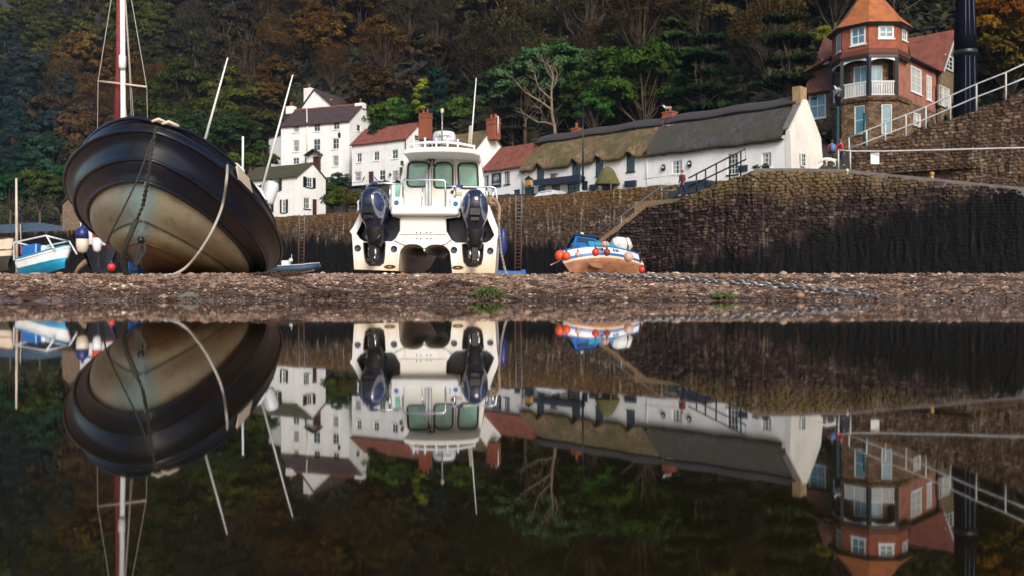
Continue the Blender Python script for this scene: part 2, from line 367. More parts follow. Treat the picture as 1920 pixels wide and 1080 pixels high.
class MB:
    def __init__(s): s.v, s.f, s.uv, s.sm = [], [], {}, []
    def add(s, V, Fs, smooth=False, uv=None):
        n = len(s.v); s.v += [Vector(p) for p in V]
        for f in Fs:
            if uv: s.uv[len(s.f)] = [uv[i] for i in f]
            s.f.append([i + n for i in f]); s.sm.append(smooth)
        return s
    def box(s, c, size, rz=0, M=None, bev=0):
        x, y, z = [k / 2 for k in size]
        m = M or (Matrix.Translation(c) @ Matrix.Rotation(rz, 4, 'Z'))
        if bev:
            b = min(bev, x * .9, y * .9, z * .9); P = []
            for zz, q in ((-z, b), (-z + b, 0), (z - b, 0), (z, b)):
                X, Y = x - q, y - q; k = b if q == 0 else b * .6
                P.append([(-X + k, -Y, zz), (X - k, -Y, zz), (X, -Y + k, zz), (X, Y - k, zz), (X - k, Y, zz), (-X + k, Y, zz), (-X, Y - k, zz), (-X, -Y + k, zz)])
            return s.loft([[m @ Vector(p) for p in r] for r in P])
        V = [m @ Vector(p) for p in ((-x, -y, -z), (x, -y, -z), (x, y, -z), (-x, y, -z), (-x, -y, z), (x, -y, z), (x, y, z), (-x, y, z))]
        return s.add(V, [(3, 2, 1, 0), (4, 5, 6, 7), (0, 1, 5, 4), (1, 2, 6, 5), (2, 3, 7, 6), (3, 0, 4, 7)])
    def loft(s, rings, cap=True, smooth=False, closed=True):
        n = len(rings[0]); V = [p for r in rings for p in r]; Fs = []
        for i in range(len(rings) - 1):
            for j in range(n if closed else n - 1):
                k = (j + 1) % n
                Fs.append((i * n + j, i * n + k, (i + 1) * n + k, (i + 1) * n + j))
        s.add(V, Fs, smooth)
        if cap and closed:
            s.add(rings[0], [tuple(range(n))[::-1]]); s.add(rings[-1], [tuple(range(n))])
        return s
    def tube(s, pts, r, n=6, smooth=True, cap=True):
        pts = [Vector(p) for p in pts]; m = len(pts)
        rr = r if isinstance(r, (list, tuple)) else [r] * m
        rings = []; up = None
        for i, p in enumerate(pts):
            d = (pts[min(i + 1, m - 1)] - pts[max(i - 1, 0)])
            if d.length < 1e-9: d = Vector((0, 0, 1))
            d.normalize()
            if up is None: up = d.orthogonal().normalized()
            up = (up - d * up.dot(d))
            if up.length < 1e-6: up = d.orthogonal()
            up.normalize(); w = d.cross(up)
            rings.append([p + (up * math.cos(a) + w * math.sin(a)) * rr[i] for a in [2 * math.pi * k / n for k in range(n)]])
        return s.loft(rings, cap, smooth)
    def lathe(s, prof, c=(0, 0, 0), n=16, M=None, smooth=True, sx=1, sy=1):
        m = M or Matrix.Translation(c)
        rings = [[m @ Vector((r * math.cos(a) * sx, r * math.sin(a) * sy, z)) for a in [2 * math.pi * k / n for k in range(n)]] for r, z in prof]
        return s.loft(rings, True, smooth)
    def ball(s, c, r, n=14, sz=1, M=None, sx=1, sy=1):
        p = [(max(r * math.sin(t), 1e-4), -r * sz * math.cos(t)) for t in [math.pi * k / (n // 2) for k in range(n // 2 + 1)]]
        return s.lathe(p, c, n, M, True, sx, sy)
    def plate(s, outer, holes, y, th, M=None):
        """flat moulding in the x-z plane with holes, thickness th in +y"""
        loops = [outer] + list(holes); P = [q for l in loops for q in l]
        tri = tessellate_polygon([[Vector((a, b, 0)) for a, b in l] for l in loops])
        A = [Vector((a, y, b)) for a, b in P]; B = [Vector((a, y + th, b)) for a, b in P]
        Fs = []
        for t in tri:
            a, b, c = t
            nrm = (A[b] - A[a]).cross(A[c] - A[a])
            t = t if nrm.y < 0 else (a, c, b)
            Fs.append(tuple(t)); Fs.append(tuple(i + len(P) for i in reversed(t)))
        o = 0
        for l in loops:
            k = len(l)
            for i in range(k):
                j = (i + 1) % k
                Fs.append((o + i, o + j, o + j + len(P), o + i + len(P)))
            o += k
        V = A + B
        if M is not None: V = [M @ p for p in V]
        return s.add(V, Fs)
    def build(s, name, mat, parent=None, world=False, origin=None, smooth=None, label=None, cat=None, group=None, kind=None, auto=None, attrs=None):
        V = s.v
        if world and parent is not None:
            inv = wm(parent).inverted(); V = [inv @ p for p in V]
        if origin is not None: V = [p - Vector(origin) for p in V]
        me = bpy.data.meshes.new(name)
        me.from_pydata([tuple(p) for p in V], [], s.f)
        if s.uv:
            ul = me.uv_layers.new(name='UVMap')
            for p in me.polygons:
                u = s.uv.get(p.index)
                for k, li in enumerate(p.loop_indices):
                    ul.data[li].uv = u[k] if u else (0, 0)
        me.polygons.foreach_set('use_smooth', np.array([bool(x) if smooth is None else smooth for x in s.sm], bool))
        bm = bmesh.new(); bm.from_mesh(me)
        if not s.uv and not attrs: bmesh.ops.remove_doubles(bm, verts=bm.verts, dist=1e-5)
        if not getattr(s, 'open', False): bmesh.ops.recalc_face_normals(bm, faces=bm.faces)
        bm.to_mesh(me); bm.free()
        for n, a in (attrs or {}).items():
            t = me.attributes.new(n, 'FLOAT', 'POINT'); t.data.foreach_set('value', np.asarray(a, np.float32))
        me.materials.append(MAT[mat] if isinstance(mat, str) else mat)
        o = bpy.data.objects.new(name, me); COL.objects.link(o)
        if origin is not None: o.location = origin
        if parent is not None: o.parent = parent
        if auto:
            md = o.modifiers.new('soft', 'BEVEL'); md.width = auto; md.segments = 2; md.limit_method = 'ANGLE'
        return tag(o, label, cat, group, kind)

def text_part(name, body, size, M, mat, parent):
    cu = bpy.data.curves.new(name, 'FONT'); cu.body = body; cu.size = size; cu.extrude = .002; cu.align_x = 'CENTER'; cu.align_y = 'CENTER'
    t = bpy.data.objects.new(name, cu); COL.objects.link(t)
    me = bpy.data.meshes.new_from_object(t.evaluated_get(bpy.context.evaluated_depsgraph_get()))
    bpy.data.objects.remove(t); me.materials.clear(); me.materials.append(MAT[mat])
    o = bpy.data.objects.new(name, me); COL.objects.link(o); o.parent = parent; o.matrix_basis = M
    return o

def smoothstep(a, b, x):
    t = np.clip((x - a) / (b - a), 0, 1); return t * t * (3 - 2 * t)

def vnoise(x, y, seed=0):
    """cheap value noise for numpy arrays"""
    xi, yi = np.floor(x).astype(np.int64), np.floor(y).astype(np.int64); xf, yf = x - xi, y - yi
    def h(i, j):
        n = (i * 374761393 + j * 668265263 + seed * 982451653) & 0x7fffffff
        n = ((n ^ (n >> 13)) * 1274126177) & 0x7fffffff
        return ((n ^ (n >> 16)) & 0xffff) / 65535.
    u, v = xf * xf * (3 - 2 * xf), yf * yf * (3 - 2 * yf)
    return (h(xi, yi) * (1 - u) + h(xi + 1, yi) * u) * (1 - v) + (h(xi, yi + 1) * (1 - u) + h(xi + 1, yi + 1) * u) * v

def fbm(x, y, o=4, seed=0):
    s, a, t = 0, .5, 0
    for k in range(o):
        s = s + a * vnoise(x * 2 ** k, y * 2 ** k, seed + k); t += a; a *= .5
    return s / t
setup_mats()
# ================================================================ camera, light, world
cam = bpy.data.cameras.new('camera'); co = bpy.data.objects.new('camera', cam); COL.objects.link(co)
co.location = (0, 0, HC); co.rotation_euler = (R(90), 0, 0)
cam.sensor_width = 36; cam.lens = F / 1920 * 36; cam.shift_y = (YH - 540) / 1920
cam.clip_start = .02; cam.clip_end = 2000
scene.camera = co
cam.dof.use_dof = True; cam.dof.focus_distance = 17; cam.dof.aperture_fstop = 2.1
SUN_EL, SUN_AZ = R(32), R(163)      # azimuth: clockwise from +Y; the light comes over the photographer's right shoulder
w = bpy.data.worlds.new('World'); scene.world = w; w.use_nodes = True
nt = w.node_tree; bg = nt.nodes['Background']
sky = nt.nodes.new('ShaderNodeTexSky'); sky.sky_type = 'NISHITA'; sky.sun_disc = False
sky.sun_elevation = SUN_EL; sky.sun_rotation = SUN_AZ; sky.dust_density = 2.0; sky.air_density = 1.0; sky.ozone_density = 1.2
nt.links.new(sky.outputs[0], bg.inputs[0]); bg.inputs[1].default_value = .12
sl = bpy.data.lights.new('sun', 'SUN'); so = bpy.data.objects.new('sun', sl); COL.objects.link(so)
sl.energy = 2.4; sl.angle = R(26); sl.color = (1, .93, .85)
dirv = Vector((math.sin(SUN_AZ) * math.cos(SUN_EL), math.cos(SUN_AZ) * math.cos(SUN_EL), math.sin(SUN_EL)))
so.rotation_euler = (-dirv).to_track_quat('-Z', 'Y').to_euler(); so.location = dirv * 60
vs = scene.view_settings; vs.view_transform = 'Standard'; vs.look = 'None'; vs.gamma = 1; vs.exposure = 0.52; vs.use_curve_mapping = False
scene.render.engine = 'CYCLES'
cy = scene.cycles; cy.use_denoising = True; cy.use_adaptive_sampling = True; cy.adaptive_threshold = .02
cy.max_bounces = 6; cy.diffuse_bounces = 3; cy.glossy_bounces = 4; cy.caustics_reflective = False; cy.caustics_refractive = False
try: cy.denoiser = 'OPENIMAGEDENOISE'
except Exception: pass

# ================================================================ beach, water, land
def beach_z(x, y):
    x = np.asarray(x, float); y = np.asarray(y, float)
    sh = 10.25 + .18 * np.sin(x * .55 + 1) + .9 * (fbm(x * .8, y * .8, 3, 5) - .5) + .5 * (fbm(x * 2.6, y * 2.6, 2, 15) - .5)
    base = np.where(y < 15, (y - sh) / np.maximum(15 - sh, .1) * .376, .376 + .0155 * (y - 15))
    base = np.where(y < sh, np.maximum((y - sh) * .075, -.5), base)
    lum = (fbm(x * 1.7, y * 1.7, 3, 11) - .5) * .05 + (fbm(x * 6, y * 6, 3, 2) - .5) * .035
    fade = np.where(y > 15, np.clip(1 - (y - 15) / 6, .15, 1), 1)
    return base + lum * fade
def beach_hit(px, py):
    for d in np.arange(9.0, 60, .02):
        p = at(px, py, d)
        if p.z <= float(beach_z(p.x, d)): return p
    return at(px, py, 15)

ny, nx = 330, 900
yy = np.concatenate([np.linspace(8.6, 16.5, 270), np.linspace(16.6, 40, 60)])
uu = np.linspace(-.66, .66, nx)
Y, U = np.meshgrid(yy, uu, indexing='ij'); X = U * (Y * .9 + 4)
fine = (fbm(X * 24, Y * 24, 2, 31) - .5) * .03
Z = beach_z(X, Y) + fine * np.clip(1 - (Y - 15) / 4, 0, 1)
idx = np.arange(len(yy) * nx).reshape(len(yy), nx)
quads = lambda I: np.stack([I[:-1, :-1], I[:-1, 1:], I[1:, 1:], I[1:, :-1]], -1).reshape(-1, 4)
tag(fastmesh('beach', np.stack([X, Y, Z], -1).reshape(-1, 3), quads(idx), MAT['shingle'], smooth=True), kind='structure')
# the rest of the harbour floor, under the pool and out to the walls
ys = np.array([-30, -5, 4, 8.65, 8.7]); xs = np.linspace(-160, 160, 40)
def sheet(name, xs, ys, zf, mat):
    Y, X = np.meshgrid(ys, xs, indexing='ij'); I = np.arange(X.size).reshape(X.shape)
    return tag(fastmesh(name, np.stack([X, Y, zf(X, Y)], -1).reshape(-1, 3), quads(I), MAT[mat], smooth=True), kind='structure')
sheet('pool_bed', np.linspace(-160, 160, 60), np.array([-40, -5, 4, 8.62]), lambda X, Y: np.where(Y > 8.5, -.13, -.5), 'shingle')
sheet('harbour_floor', np.linspace(-160, 160, 160), np.linspace(39, 140, 60), lambda X, Y: .36 + .0155 * (Y - 15), 'shingle')
for nm, sx in (('harbour_floor', -1), ('harbour_floor', 1)):
    sheet(nm, sx * np.linspace(8.2 if 0 else 7.8, 160, 50) if sx > 0 else -np.linspace(7.8, 160, 50), np.linspace(8.6, 39.5, 50),
          lambda X, Y: np.where(np.abs(X) < .66 * (Y * .9 + 4) - .4, -1.2, np.where(Y < 15, (Y - 10.3) * .08, .376 + .0155 * (Y - 15)) - .012), 'shingle')
W_ = MB(); W_.add([(-160, -40, 0), (160, -40, 0), (160, 11.6, 0), (-160, 11.6, 0)], [(0, 1, 2, 3)])
W_.build('pool_water', 'water', kind='structure')

WX = [-150, -70, -18.8, -.8, 10.8, 25, 60, 150]; WY = [150, 115, 84, 69, 60, 50, 46, 46]
yw = lambda x: np.interp(x, WX, WY)
def land_z(x, y):
    r = y - yw(x)
    z = np.interp(r, [0, 11, 28, 120], [6.9, 7.3, 13.4, 13.4 + 92 * .86])
    z = z + smoothstep(30, 45, r) * (fbm(np.asarray(x) * .07, np.asarray(y) * .07, 3, 3) - .5) * 6
    lowx = smoothstep(14, 20, np.asarray(x, float)) * (1 - smoothstep(2, 14, r)) * 1.2
    return z - 0 * lowx
def land_hit(px, py, lo=60):
    for d in np.arange(lo, 230, .5):
        p = at(px, py, d)
        if p.z <= float(land_z(p.x, d)) and d > yw(p.x): return p
    return at(px, py, 150)
rr = np.concatenate([np.linspace(.35, 30, 40), np.linspace(32, 118, 50)]); lx = np.linspace(-195, 195, 250)
RR, LX = np.meshgrid(rr, lx, indexing='ij'); LY = yw(LX) + RR
tag(fastmesh('hillside', np.stack([LX, LY, land_z(LX, LY)], -1).reshape(-1, 3), quads(np.arange(LX.size).reshape(LX.shape)), MAT['hill_soil'], smooth=True), kind='structure')

# ================================================================ harbour walls (stones in relief)
def stones(u, z, cw, ch, seed):
    gy = z / ch; best = np.full(u.shape, 9.); sec = np.full(u.shape, 9.); bid = np.zeros(u.shape)
    r0 = np.floor(gy)
    for dj in (-1, 0, 1):
        j = r0 + dj
        off = vnoise(j * 1.0, j * 0 + .0, seed + 7) * 3
        gx = u / cw + off; c0 = np.floor(gx)
        for di in (-1, 0, 1):
            i = c0 + di
            h = lambda k: vnoise(i * 1.0, j * 1.0, seed + k)
            cx = i + .5 + (h(1) - .5) * .75; cyy = j + .5 + (h(2) - .5) * .5
            d = np.sqrt(((gx - cx) * 1.0) ** 2 + ((gy - cyy) * .95) ** 2) * (.85 + .3 * h(3))
            new = d < best
            sec = np.where(new, best, np.minimum(sec, d)); bid = np.where(new, h(4), bid); best = np.minimum(best, d)
    return best, sec - best, bid

def wall_strip(name, path, mat, cell, label, cw=.5, ch=.28, seed=1, depth=.9, cat='harbour wall', amp=.07, streak=.05, zb=None, tide=None):
    """path: list of (x, y, z_bottom, z_top) along the foot, left to right as seen"""
    P = np.array(path, float); seg = np.hypot(np.diff(P[:, 0]), np.diff(P[:, 1])); s = np.concatenate([[0], np.cumsum(seg)])
    nu = int(s[-1] / cell) + 2; zr = (P[:, 3] - P[:, 2]).max(); nz = int(zr / cell) + 2
    u = np.linspace(0, s[-1], nu); px_, py_, z0, z1 = [np.interp(u, s, P[:, k]) for k in range(4)]
    tx, ty = np.gradient(px_), np.gradient(py_); l = np.hypot(tx, ty); nxn, nyn = ty / l, -tx / l     # outward = towards the camera
    k1 = np.array([1, 4, 6, 4, 1.]) / 16
    for _ in range(4):
        nxn[2:-2] = np.convolve(nxn, k1, 'valid'); nyn[2:-2] = np.convolve(nyn, k1, 'valid')
    T, UU = np.meshgrid(np.linspace(0, 1, nz), u, indexing='ij')
    top = z1 + (vnoise(u / .45, u * 0, seed) - .5) * .10
    ZZ = z0 + (top - z0) * T
    b, e, rid = stones(UU + (fbm(UU * .8, ZZ * .8, 2, seed) - .5) * .4, ZZ + (fbm(UU * .35, ZZ * .5, 2, seed + 3) - .5) * .35, cw, ch, seed)
    h = smoothstep(0, .28, e) * amp + (rid - .5) * amp * .8 + (fbm(UU * 9, ZZ * 9, 2, seed + 5) - .5) * .05
    h = h + streak * (fbm(UU * 5, ZZ * .7, 3, seed + 9) - .5) * 2
    bat = (1 - T) * .25
    if tide:                                                # hanging weed hides the joints below the tide line
        mk = smoothstep(-.4, .9, ZZ - (tide[0] + tide[1] * px_[None, :]) + (fbm(UU * 1.3, ZZ * .4, 3, seed) - .5) * 3)
        h = h * (.25 + .75 * mk) + (1 - mk) * .18 * (fbm(UU * 7 + fbm(UU, ZZ, 2, 4) * 2, ZZ * .9, 4, seed + 13) - .5)
    D = h + bat
    V = np.stack([px_ + nxn * D, py_ + nyn * D, ZZ], -1)
    # cap: three more rows to the back
    back = np.stack([np.stack([px_ - nxn * q, py_ - nyn * q, top + .02], -1) for q in (.0, depth)], 0)
    bot = np.stack([px_ - nxn * depth, py_ - nyn * depth, z0], -1)[None]
    V = np.concatenate([V, back, bot], 0)
    ext = lambda A, v: np.concatenate([A, np.repeat(A[-1:], 2, 0), A[-1:]], 0)
    I = np.arange(V.shape[0] * nu).reshape(V.shape[0], nu)
    o = fastmesh(name, V.reshape(-1, 3), quads(I), mat, attrs={'rnd': ext(rid, 0).ravel(), 'edge': ext(np.clip(e, 0, 1), 0).ravel()}, smooth=False)
    return tag(o, label, cat)

tone_b = [(.036, .024, .019), (.074, .048, .034), (.115, .078, .054), (.06, .038, .029), (.22, .165, .12)]
tone_f = [(.016, .010, .011), (.036, .022, .022), (.062, .040, .037), (.030, .019, .020), (.12, .085, .072)]
tone_u = [(.05, .028, .018), (.105, .062, .038), (.15, .095, .06), (.085, .048, .03), (.26, .18, .12)]
m_back = harbour_mat('back_wall_stone', 3.5, -.06, tone_b, (.66, .84, (.20, .095, .03), (.12, .075, .03)), .75, .7)
m_front = harbour_mat('front_wall_stone', -.7, .226, tone_f, (.64, .82, (.27, .185, .08), (.12, .085, .035)), .36, .85)
m_upper = harbour_mat('upper_wall_stone', -9, 0, tone_u, (1.15, 1.35, (.17, .12, .06), (.1, .08, .04)))
bz = lambda y: .376 + .0155 * (y - 15) - .1
def wp(px, d, top): p = at(px, top, d); return (p.x, p.y, bz(d), p.z)
back_path = [(-100, 128, bz(128), 7.3), wp(0, 107, 437), wp(145, 102, 432)]
back_path += [wp(505, 87, 408), wp(662, 79.5, 398), wp(760, 76, 390), wp(940, 69.3, 373), wp(1100, 64.6, 360), wp(1268, 60, 346), (17, 55.5, bz(55), 7.15)]
wall_strip('harbour_wall', back_path, m_back, .065, 'long brown stone inner harbour wall running behind the boats below the white cottages', .46, .22, 3, tide=(3.5, -.06))
front_path = [wp(1132, 57, 452), wp(1165, 56.6, 428), wp(1215, 55.5, 388), wp(1270, 53.6, 378), wp(1290, 53, 368), wp(1360, 51.6, 340), wp(1412, 50.4, 320), wp(1590, 48.6, 323), wp(1745, 46.6, 339), wp(1920, 44.5, 357), wp(2100, 42.5, 374), wp(2400, 39, 400), wp(3000, 34, 430)]
wall_strip('pier_wall', front_path, m_front, .04, 'massive dark pier wall hung with black weed at the right of the harbour', .42, .18, 8, depth=2.4, amp=.11, streak=.07, tide=(-.7, .226))
upper_path = []
for px, d, b, t in [(1592, 54.2, 326, 283), (1628, 53.6, 328, 273), (1699, 52.6, 334, 256), (1782, 51.4, 345, 224), (1831, 50.6, 350, 207), (1886, 49.8, 354, 188), (1920, 49.3, 358, 176), (2100, 46.5, 372, 110), (2500, 40.5, 410, 40), (3000, 36, 440, 20)]:
    q = at(px, t, d); upper_path.append((q.x, q.y, at(px, b, d).z - .7, q.z))
wall_strip('ramp_wall', upper_path, m_upper, .05, 'brown rubble wall with sloping top carrying the pale railing at upper right', .34, .19, 5, depth=1.0)
# pavement of the pier between the two walls
pv = MB(); L_, K_ = [], []
for i, (px, d1, t1, d2, t2) in enumerate([(1412, 50.4, 319.5, 54.5, 316), (1500, 49.6, 319, 54.2, 318), (1590, 48.6, 321.5, 53.8, 322), (1660, 47.7, 329, 52.9, 327), (1745, 46.6, 337.5, 51.6, 336), (1920, 44.5, 355.5, 49, 355), (2100, 42.5, 372, 46.2, 370)]):
    a = at(px, t1, d1); b = at(px, t2, d2); L_.append(a + Vector((0, -.06, .0))); K_.append(b)
V = []; 
for a, b in zip(L_, K_): V += [a + Vector((0, 0, .10)), b + Vector((0, .6, .10)), a + Vector((0, 0, -.35))]
Fs = []
for i in range(len(L_) - 1):
    j = i * 3; Fs += [(j, j + 3, j + 4, j + 1), (j, j + 2, j + 5, j + 3)]
pv.open = True
pv.add(V, Fs); pv.build('pier_pavement', 'concrete', kind='structure')
# ================================================================ building kit
def frame2(ax, ay, bx, by, z=0):
    X = Vector((bx - ax, by - ay, 0)).normalized(); Y = Vector((-X.y, X.x, 0))
    M = Matrix.Identity(4)
    for i, v in enumerate((X, Y, Vector((0, 0, 1)))):
        for k in range(3): M[k][i] = v[k]
    M.translation = (ax, ay, z); return M
def side_frame(fr, W):
    o = fr @ Vector((W, 0, 0)); b = fr @ Vector((W, 1, 0)); return frame2(o.x, o.y, b.x, b.y, o.z)
def hit(fr, px, py, dep=0.0):
    inv = fr.inverted(); o = inv @ Vector((0, 0, HC)); d = inv.to_3x3() @ Vector(((px - 960) / F, 1, (YH - py) / F))
    t = (dep - o.y) / d.y; p = o + d * t; return p.x, p.z
def rect(fr, r, dep=0):
    u0, z1 = hit(fr, r[0], r[1], dep); u1, z0 = hit(fr, r[2], r[3], dep)
    return [min(u0, u1), max(u0, u1), min(z0, z1), max(z0, z1)]
def fbox(mb, fr, u0, u1, d0, d1, z0, z1):
    V = [fr @ Vector(p) for p in ((u0, d0, z0), (u1, d0, z0), (u1, d1, z0), (u0, d1, z0), (u0, d0, z1), (u1, d0, z1), (u1, d1, z1), (u0, d1, z1))]
    return mb.add(V, [(3, 2, 1, 0), (4, 5, 6, 7), (0, 1, 5, 4), (1, 2, 6, 5), (2, 3, 7, 6), (3, 0, 4, 7)])
def facade(mb, fr, u0, u1, z0, z1, holes=(), dep=.16, tri=None):
    us = sorted({u0, u1, *[min(max(h[k], u0), u1) for h in holes for k in (0, 1)]}); zs = sorted({z0, z1, *[min(max(h[k], z0), z1) for h in holes for k in (2, 3)]})
    for a, b in zip(us, us[1:]):
        for c, d in zip(zs, zs[1:]):
            m, n = (a + b) / 2, (c + d) / 2
            if any(h[0] < m < h[1] and h[2] < n < h[3] for h in holes): continue
            mb.add([fr @ Vector(p) for p in ((a, 0, c), (b, 0, c), (b, 0, d), (a, 0, d))], [(0, 1, 2, 3)], uv=[(a, c), (b, c), (b, d), (a, d)])
    for h in holes:
        a, b, c, d = h
        Q = [fr @ Vector(p) for p in ((a, 0, c), (b, 0, c), (b, 0, d), (a, 0, d), (a, dep, c), (b, dep, c), (b, dep, d), (a, dep, d))]
        mb.add(Q, [(0, 4, 5, 1), (1, 5, 6, 2), (2, 6, 7, 3), (3, 7, 4, 0)], uv=[(0, 0)] * 8)
    if tri:
        P = [(u0, z1), (u1, z1)] + list(tri)
        mb.add([fr @ Vector((p[0], 0, p[1])) for p in P], [tuple(range(len(P)))], uv=P)
    mb.open = True
    return mb
def window(root, fr, h, nx=2, ny=2, fmat='white_paint', gmat='glass', dep=.10, fw=.07, sill='plaster', part='window', proud=False, surround=None, curtain=False):
    a, b, c, d = h
    s = -.11 if proud else 0
    m = MB(); f = min(fw, (b - a) * .12)
    for (p, q, r, t) in ((a, a + f, c, d), (b - f, b, c, d), (a + f, b - f, c, c + f), (a + f, b - f, d - f, d)): fbox(m, fr, p, q, dep + s - .05, dep + s + .05, r, t)
    iw, ih = (b - a - 2 * f), (d - c - 2 * f); g = f * .5
    for k in range(1, nx): x = a + f + iw * k / nx; fbox(m, fr, x - g / 2, x + g / 2, dep + s - .03, dep + s + .04, c + f, d - f)
    for k in range(1, ny): z = c + f + ih * k / ny; fbox(m, fr, a + f, b - f, dep + s - .025, dep + s + .04, z - g / 2, z + g / 2)
    w = m.build(part, fmat, root, world=True)
    gm = MB(); fbox(gm, fr, a + f * .5, b - f * .5, dep + s + .0, dep + s + .02, c + f * .5, d - f * .5)
    gp = MB(); gp.v = gm.v; gp.f = gm.f; gp.sm = gm.sm
    p_ = gp.build('pane', gmat, w, world=True)
    if curtain:
        cm = MB(); e = (b - a) * .3
        for x0, x1 in ((a + f, a + f + e), (b - f - e, b - f)): fbox(cm, fr, x0, x1, dep + s - .012, dep + s - .002, c + f, d - f)
        cm.build('curtain', 'curtain', w, world=True)
    if sill:
        sm_ = MB(); fbox(sm_, fr, a - .08, b + .08, -.09, dep + s + .02 if proud else .05, c - .09, c - .003); sm_.build('sill', sill, w, world=True)
    return w
def gable_roof(fr, W, D, eave, ridge, mat, root, ovs=.15, ove=.25, th=.14, name='roof', x0=0, ridge_cap=None):
    m = MB(); h = D / 2; sl = (ridge - eave) / h; e = eave - sl * ove
    xa, xb = x0 - ovs, W + ovs; n = max(2, int((xb - xa) / .8)); L = math.hypot(h + ove, ridge - e)
    def sag(x): t = (x - xa) / (xb - xa); return -.06 * math.sin(math.pi * t) + .02 * math.sin(x * 2.1)
    for side in (0, 1):
        V, UV, Fs = [], [], []
        for i in range(n + 1):
            x = lerp(xa, xb, i / n); s_ = sag(x)
            for k, (yy_, zz) in enumerate(((-ove, e), (h, ridge))):
                y_ = yy_ if side == 0 else D - yy_
                V += [fr @ Vector((x, y_, zz + th + s_)), fr @ Vector((x, y_, zz + s_ * .5))]; UV += [(x, L * k), (x, L * k)]
        for i in range(n):
            j = i * 4
            Fs += [(j, j + 4, j + 6, j + 2), (j + 1, j + 3, j + 7, j + 5), (j, j + 1, j + 5, j + 4)]
        Fs += [(0, 2, 3, 1), (n * 4, n * 4 + 1, n * 4 + 3, n * 4 + 2)]
        m.add(V, Fs, uv=UV)
    m.open = True
    o = m.build(name, mat, root, world=True)
    if ridge_cap:
        c = MB(); c.tube([fr @ Vector((lerp(xa, xb, t), h, ridge + th + sag(lerp(xa, xb, t)) + .01)) for t in np.linspace(0, 1, n + 1)], .11, 6); c.build('ridge_tiles', ridge_cap, o, world=True)
    return o
def chimney(root, fr, px, y_top, y_bot, wpx, dep, mat, pots=2, depth=.9, cap=True, pot_mat='brick_red'):
    u, z1 = hit(fr, px, y_top, dep); _, z0 = hit(fr, px, y_bot, dep)
    ua, _ = hit(fr, px - wpx / 2, y_top, dep); ub, _ = hit(fr, px + wpx / 2, y_top, dep); hw = (ub - ua) / 2
    m = MB(); fbox(m, fr, u - hw, u + hw, dep - depth / 2, dep + depth / 2, z0, z1)
    if cap:
        fbox(m, fr, u - hw - .06, u + hw + .06, dep - depth / 2 - .06, dep + depth / 2 + .06, z1 - .42, z1 - .28)
        fbox(m, fr, u - hw - .05, u + hw + .05, dep - depth / 2 - .05, dep + depth / 2 + .05, z1 + .002, z1 + .12)
    c = m.build('chimney', mat, root, world=True)
    for k in range(pots):
        p = MB(); uu_ = u + (k - (pots - 1) / 2) * hw * 1.0; b = fr @ Vector((uu_, dep, z1 + .1))
        p.lathe([(.15, 0), (.13, .1), (.12, .4), (.15, .44), (.15, .5), (.10, .5), (.1, .3)], b, 10); p.build('chimney_pot', pot_mat, c, world=True)
    return c, (fr @ Vector((u, dep, z1 + .12)))
def pipe(root, pts, r=.05, mat='satin_black', name='downpipe'):
    m = MB(); m.tube(pts, r, 6); return m.build(name, mat, root, world=True)
def fpt(fr, px, py, dep=0): u, z = hit(fr, px, py, dep); return fr @ Vector((u, dep, z))
def shutters(root, fr, h, mat='satin_black', k=.33):
    w = (h[1] - h[0]) * k
    for a, b in ((h[0] - w - .02, h[0] - .02), (h[1] + .02, h[1] + w + .02)):
        m = MB(); fbox(m, fr, a, b, -.06, -.003, h[2] - .04, h[3] + .04)
        for i in range(6): z = lerp(h[2], h[3], (i + .5) / 6); fbox(m, fr, a + .04, b - .04, -.075, -.06, z - .03, z + .03)
        m.build('shutter', mat, root, world=True)
def door(root, fr, h, mat, name='door', knob=True):
    m = MB(); fbox(m, fr, h[0] + .04, h[1] - .04, .10, .15, h[2], h[3] - .04)
    for z0, z1 in ((.1, .45), (.55, .92)):
        for x0, x1 in ((.12, .45), (.55, .88)):
            fbox(m, fr, lerp(h[0], h[1], x0), lerp(h[0], h[1], x1), .085, .10, lerp(h[2], h[3], z0), lerp(h[2], h[3], z1))
    d = m.build(name, mat, root, world=True)
    k = MB(); k.ball(fr @ Vector((lerp(h[0], h[1], .85), .06, lerp(h[2], h[3], .48))), .05, 8); k.build('handle', 'steel', d, world=True)
    return d

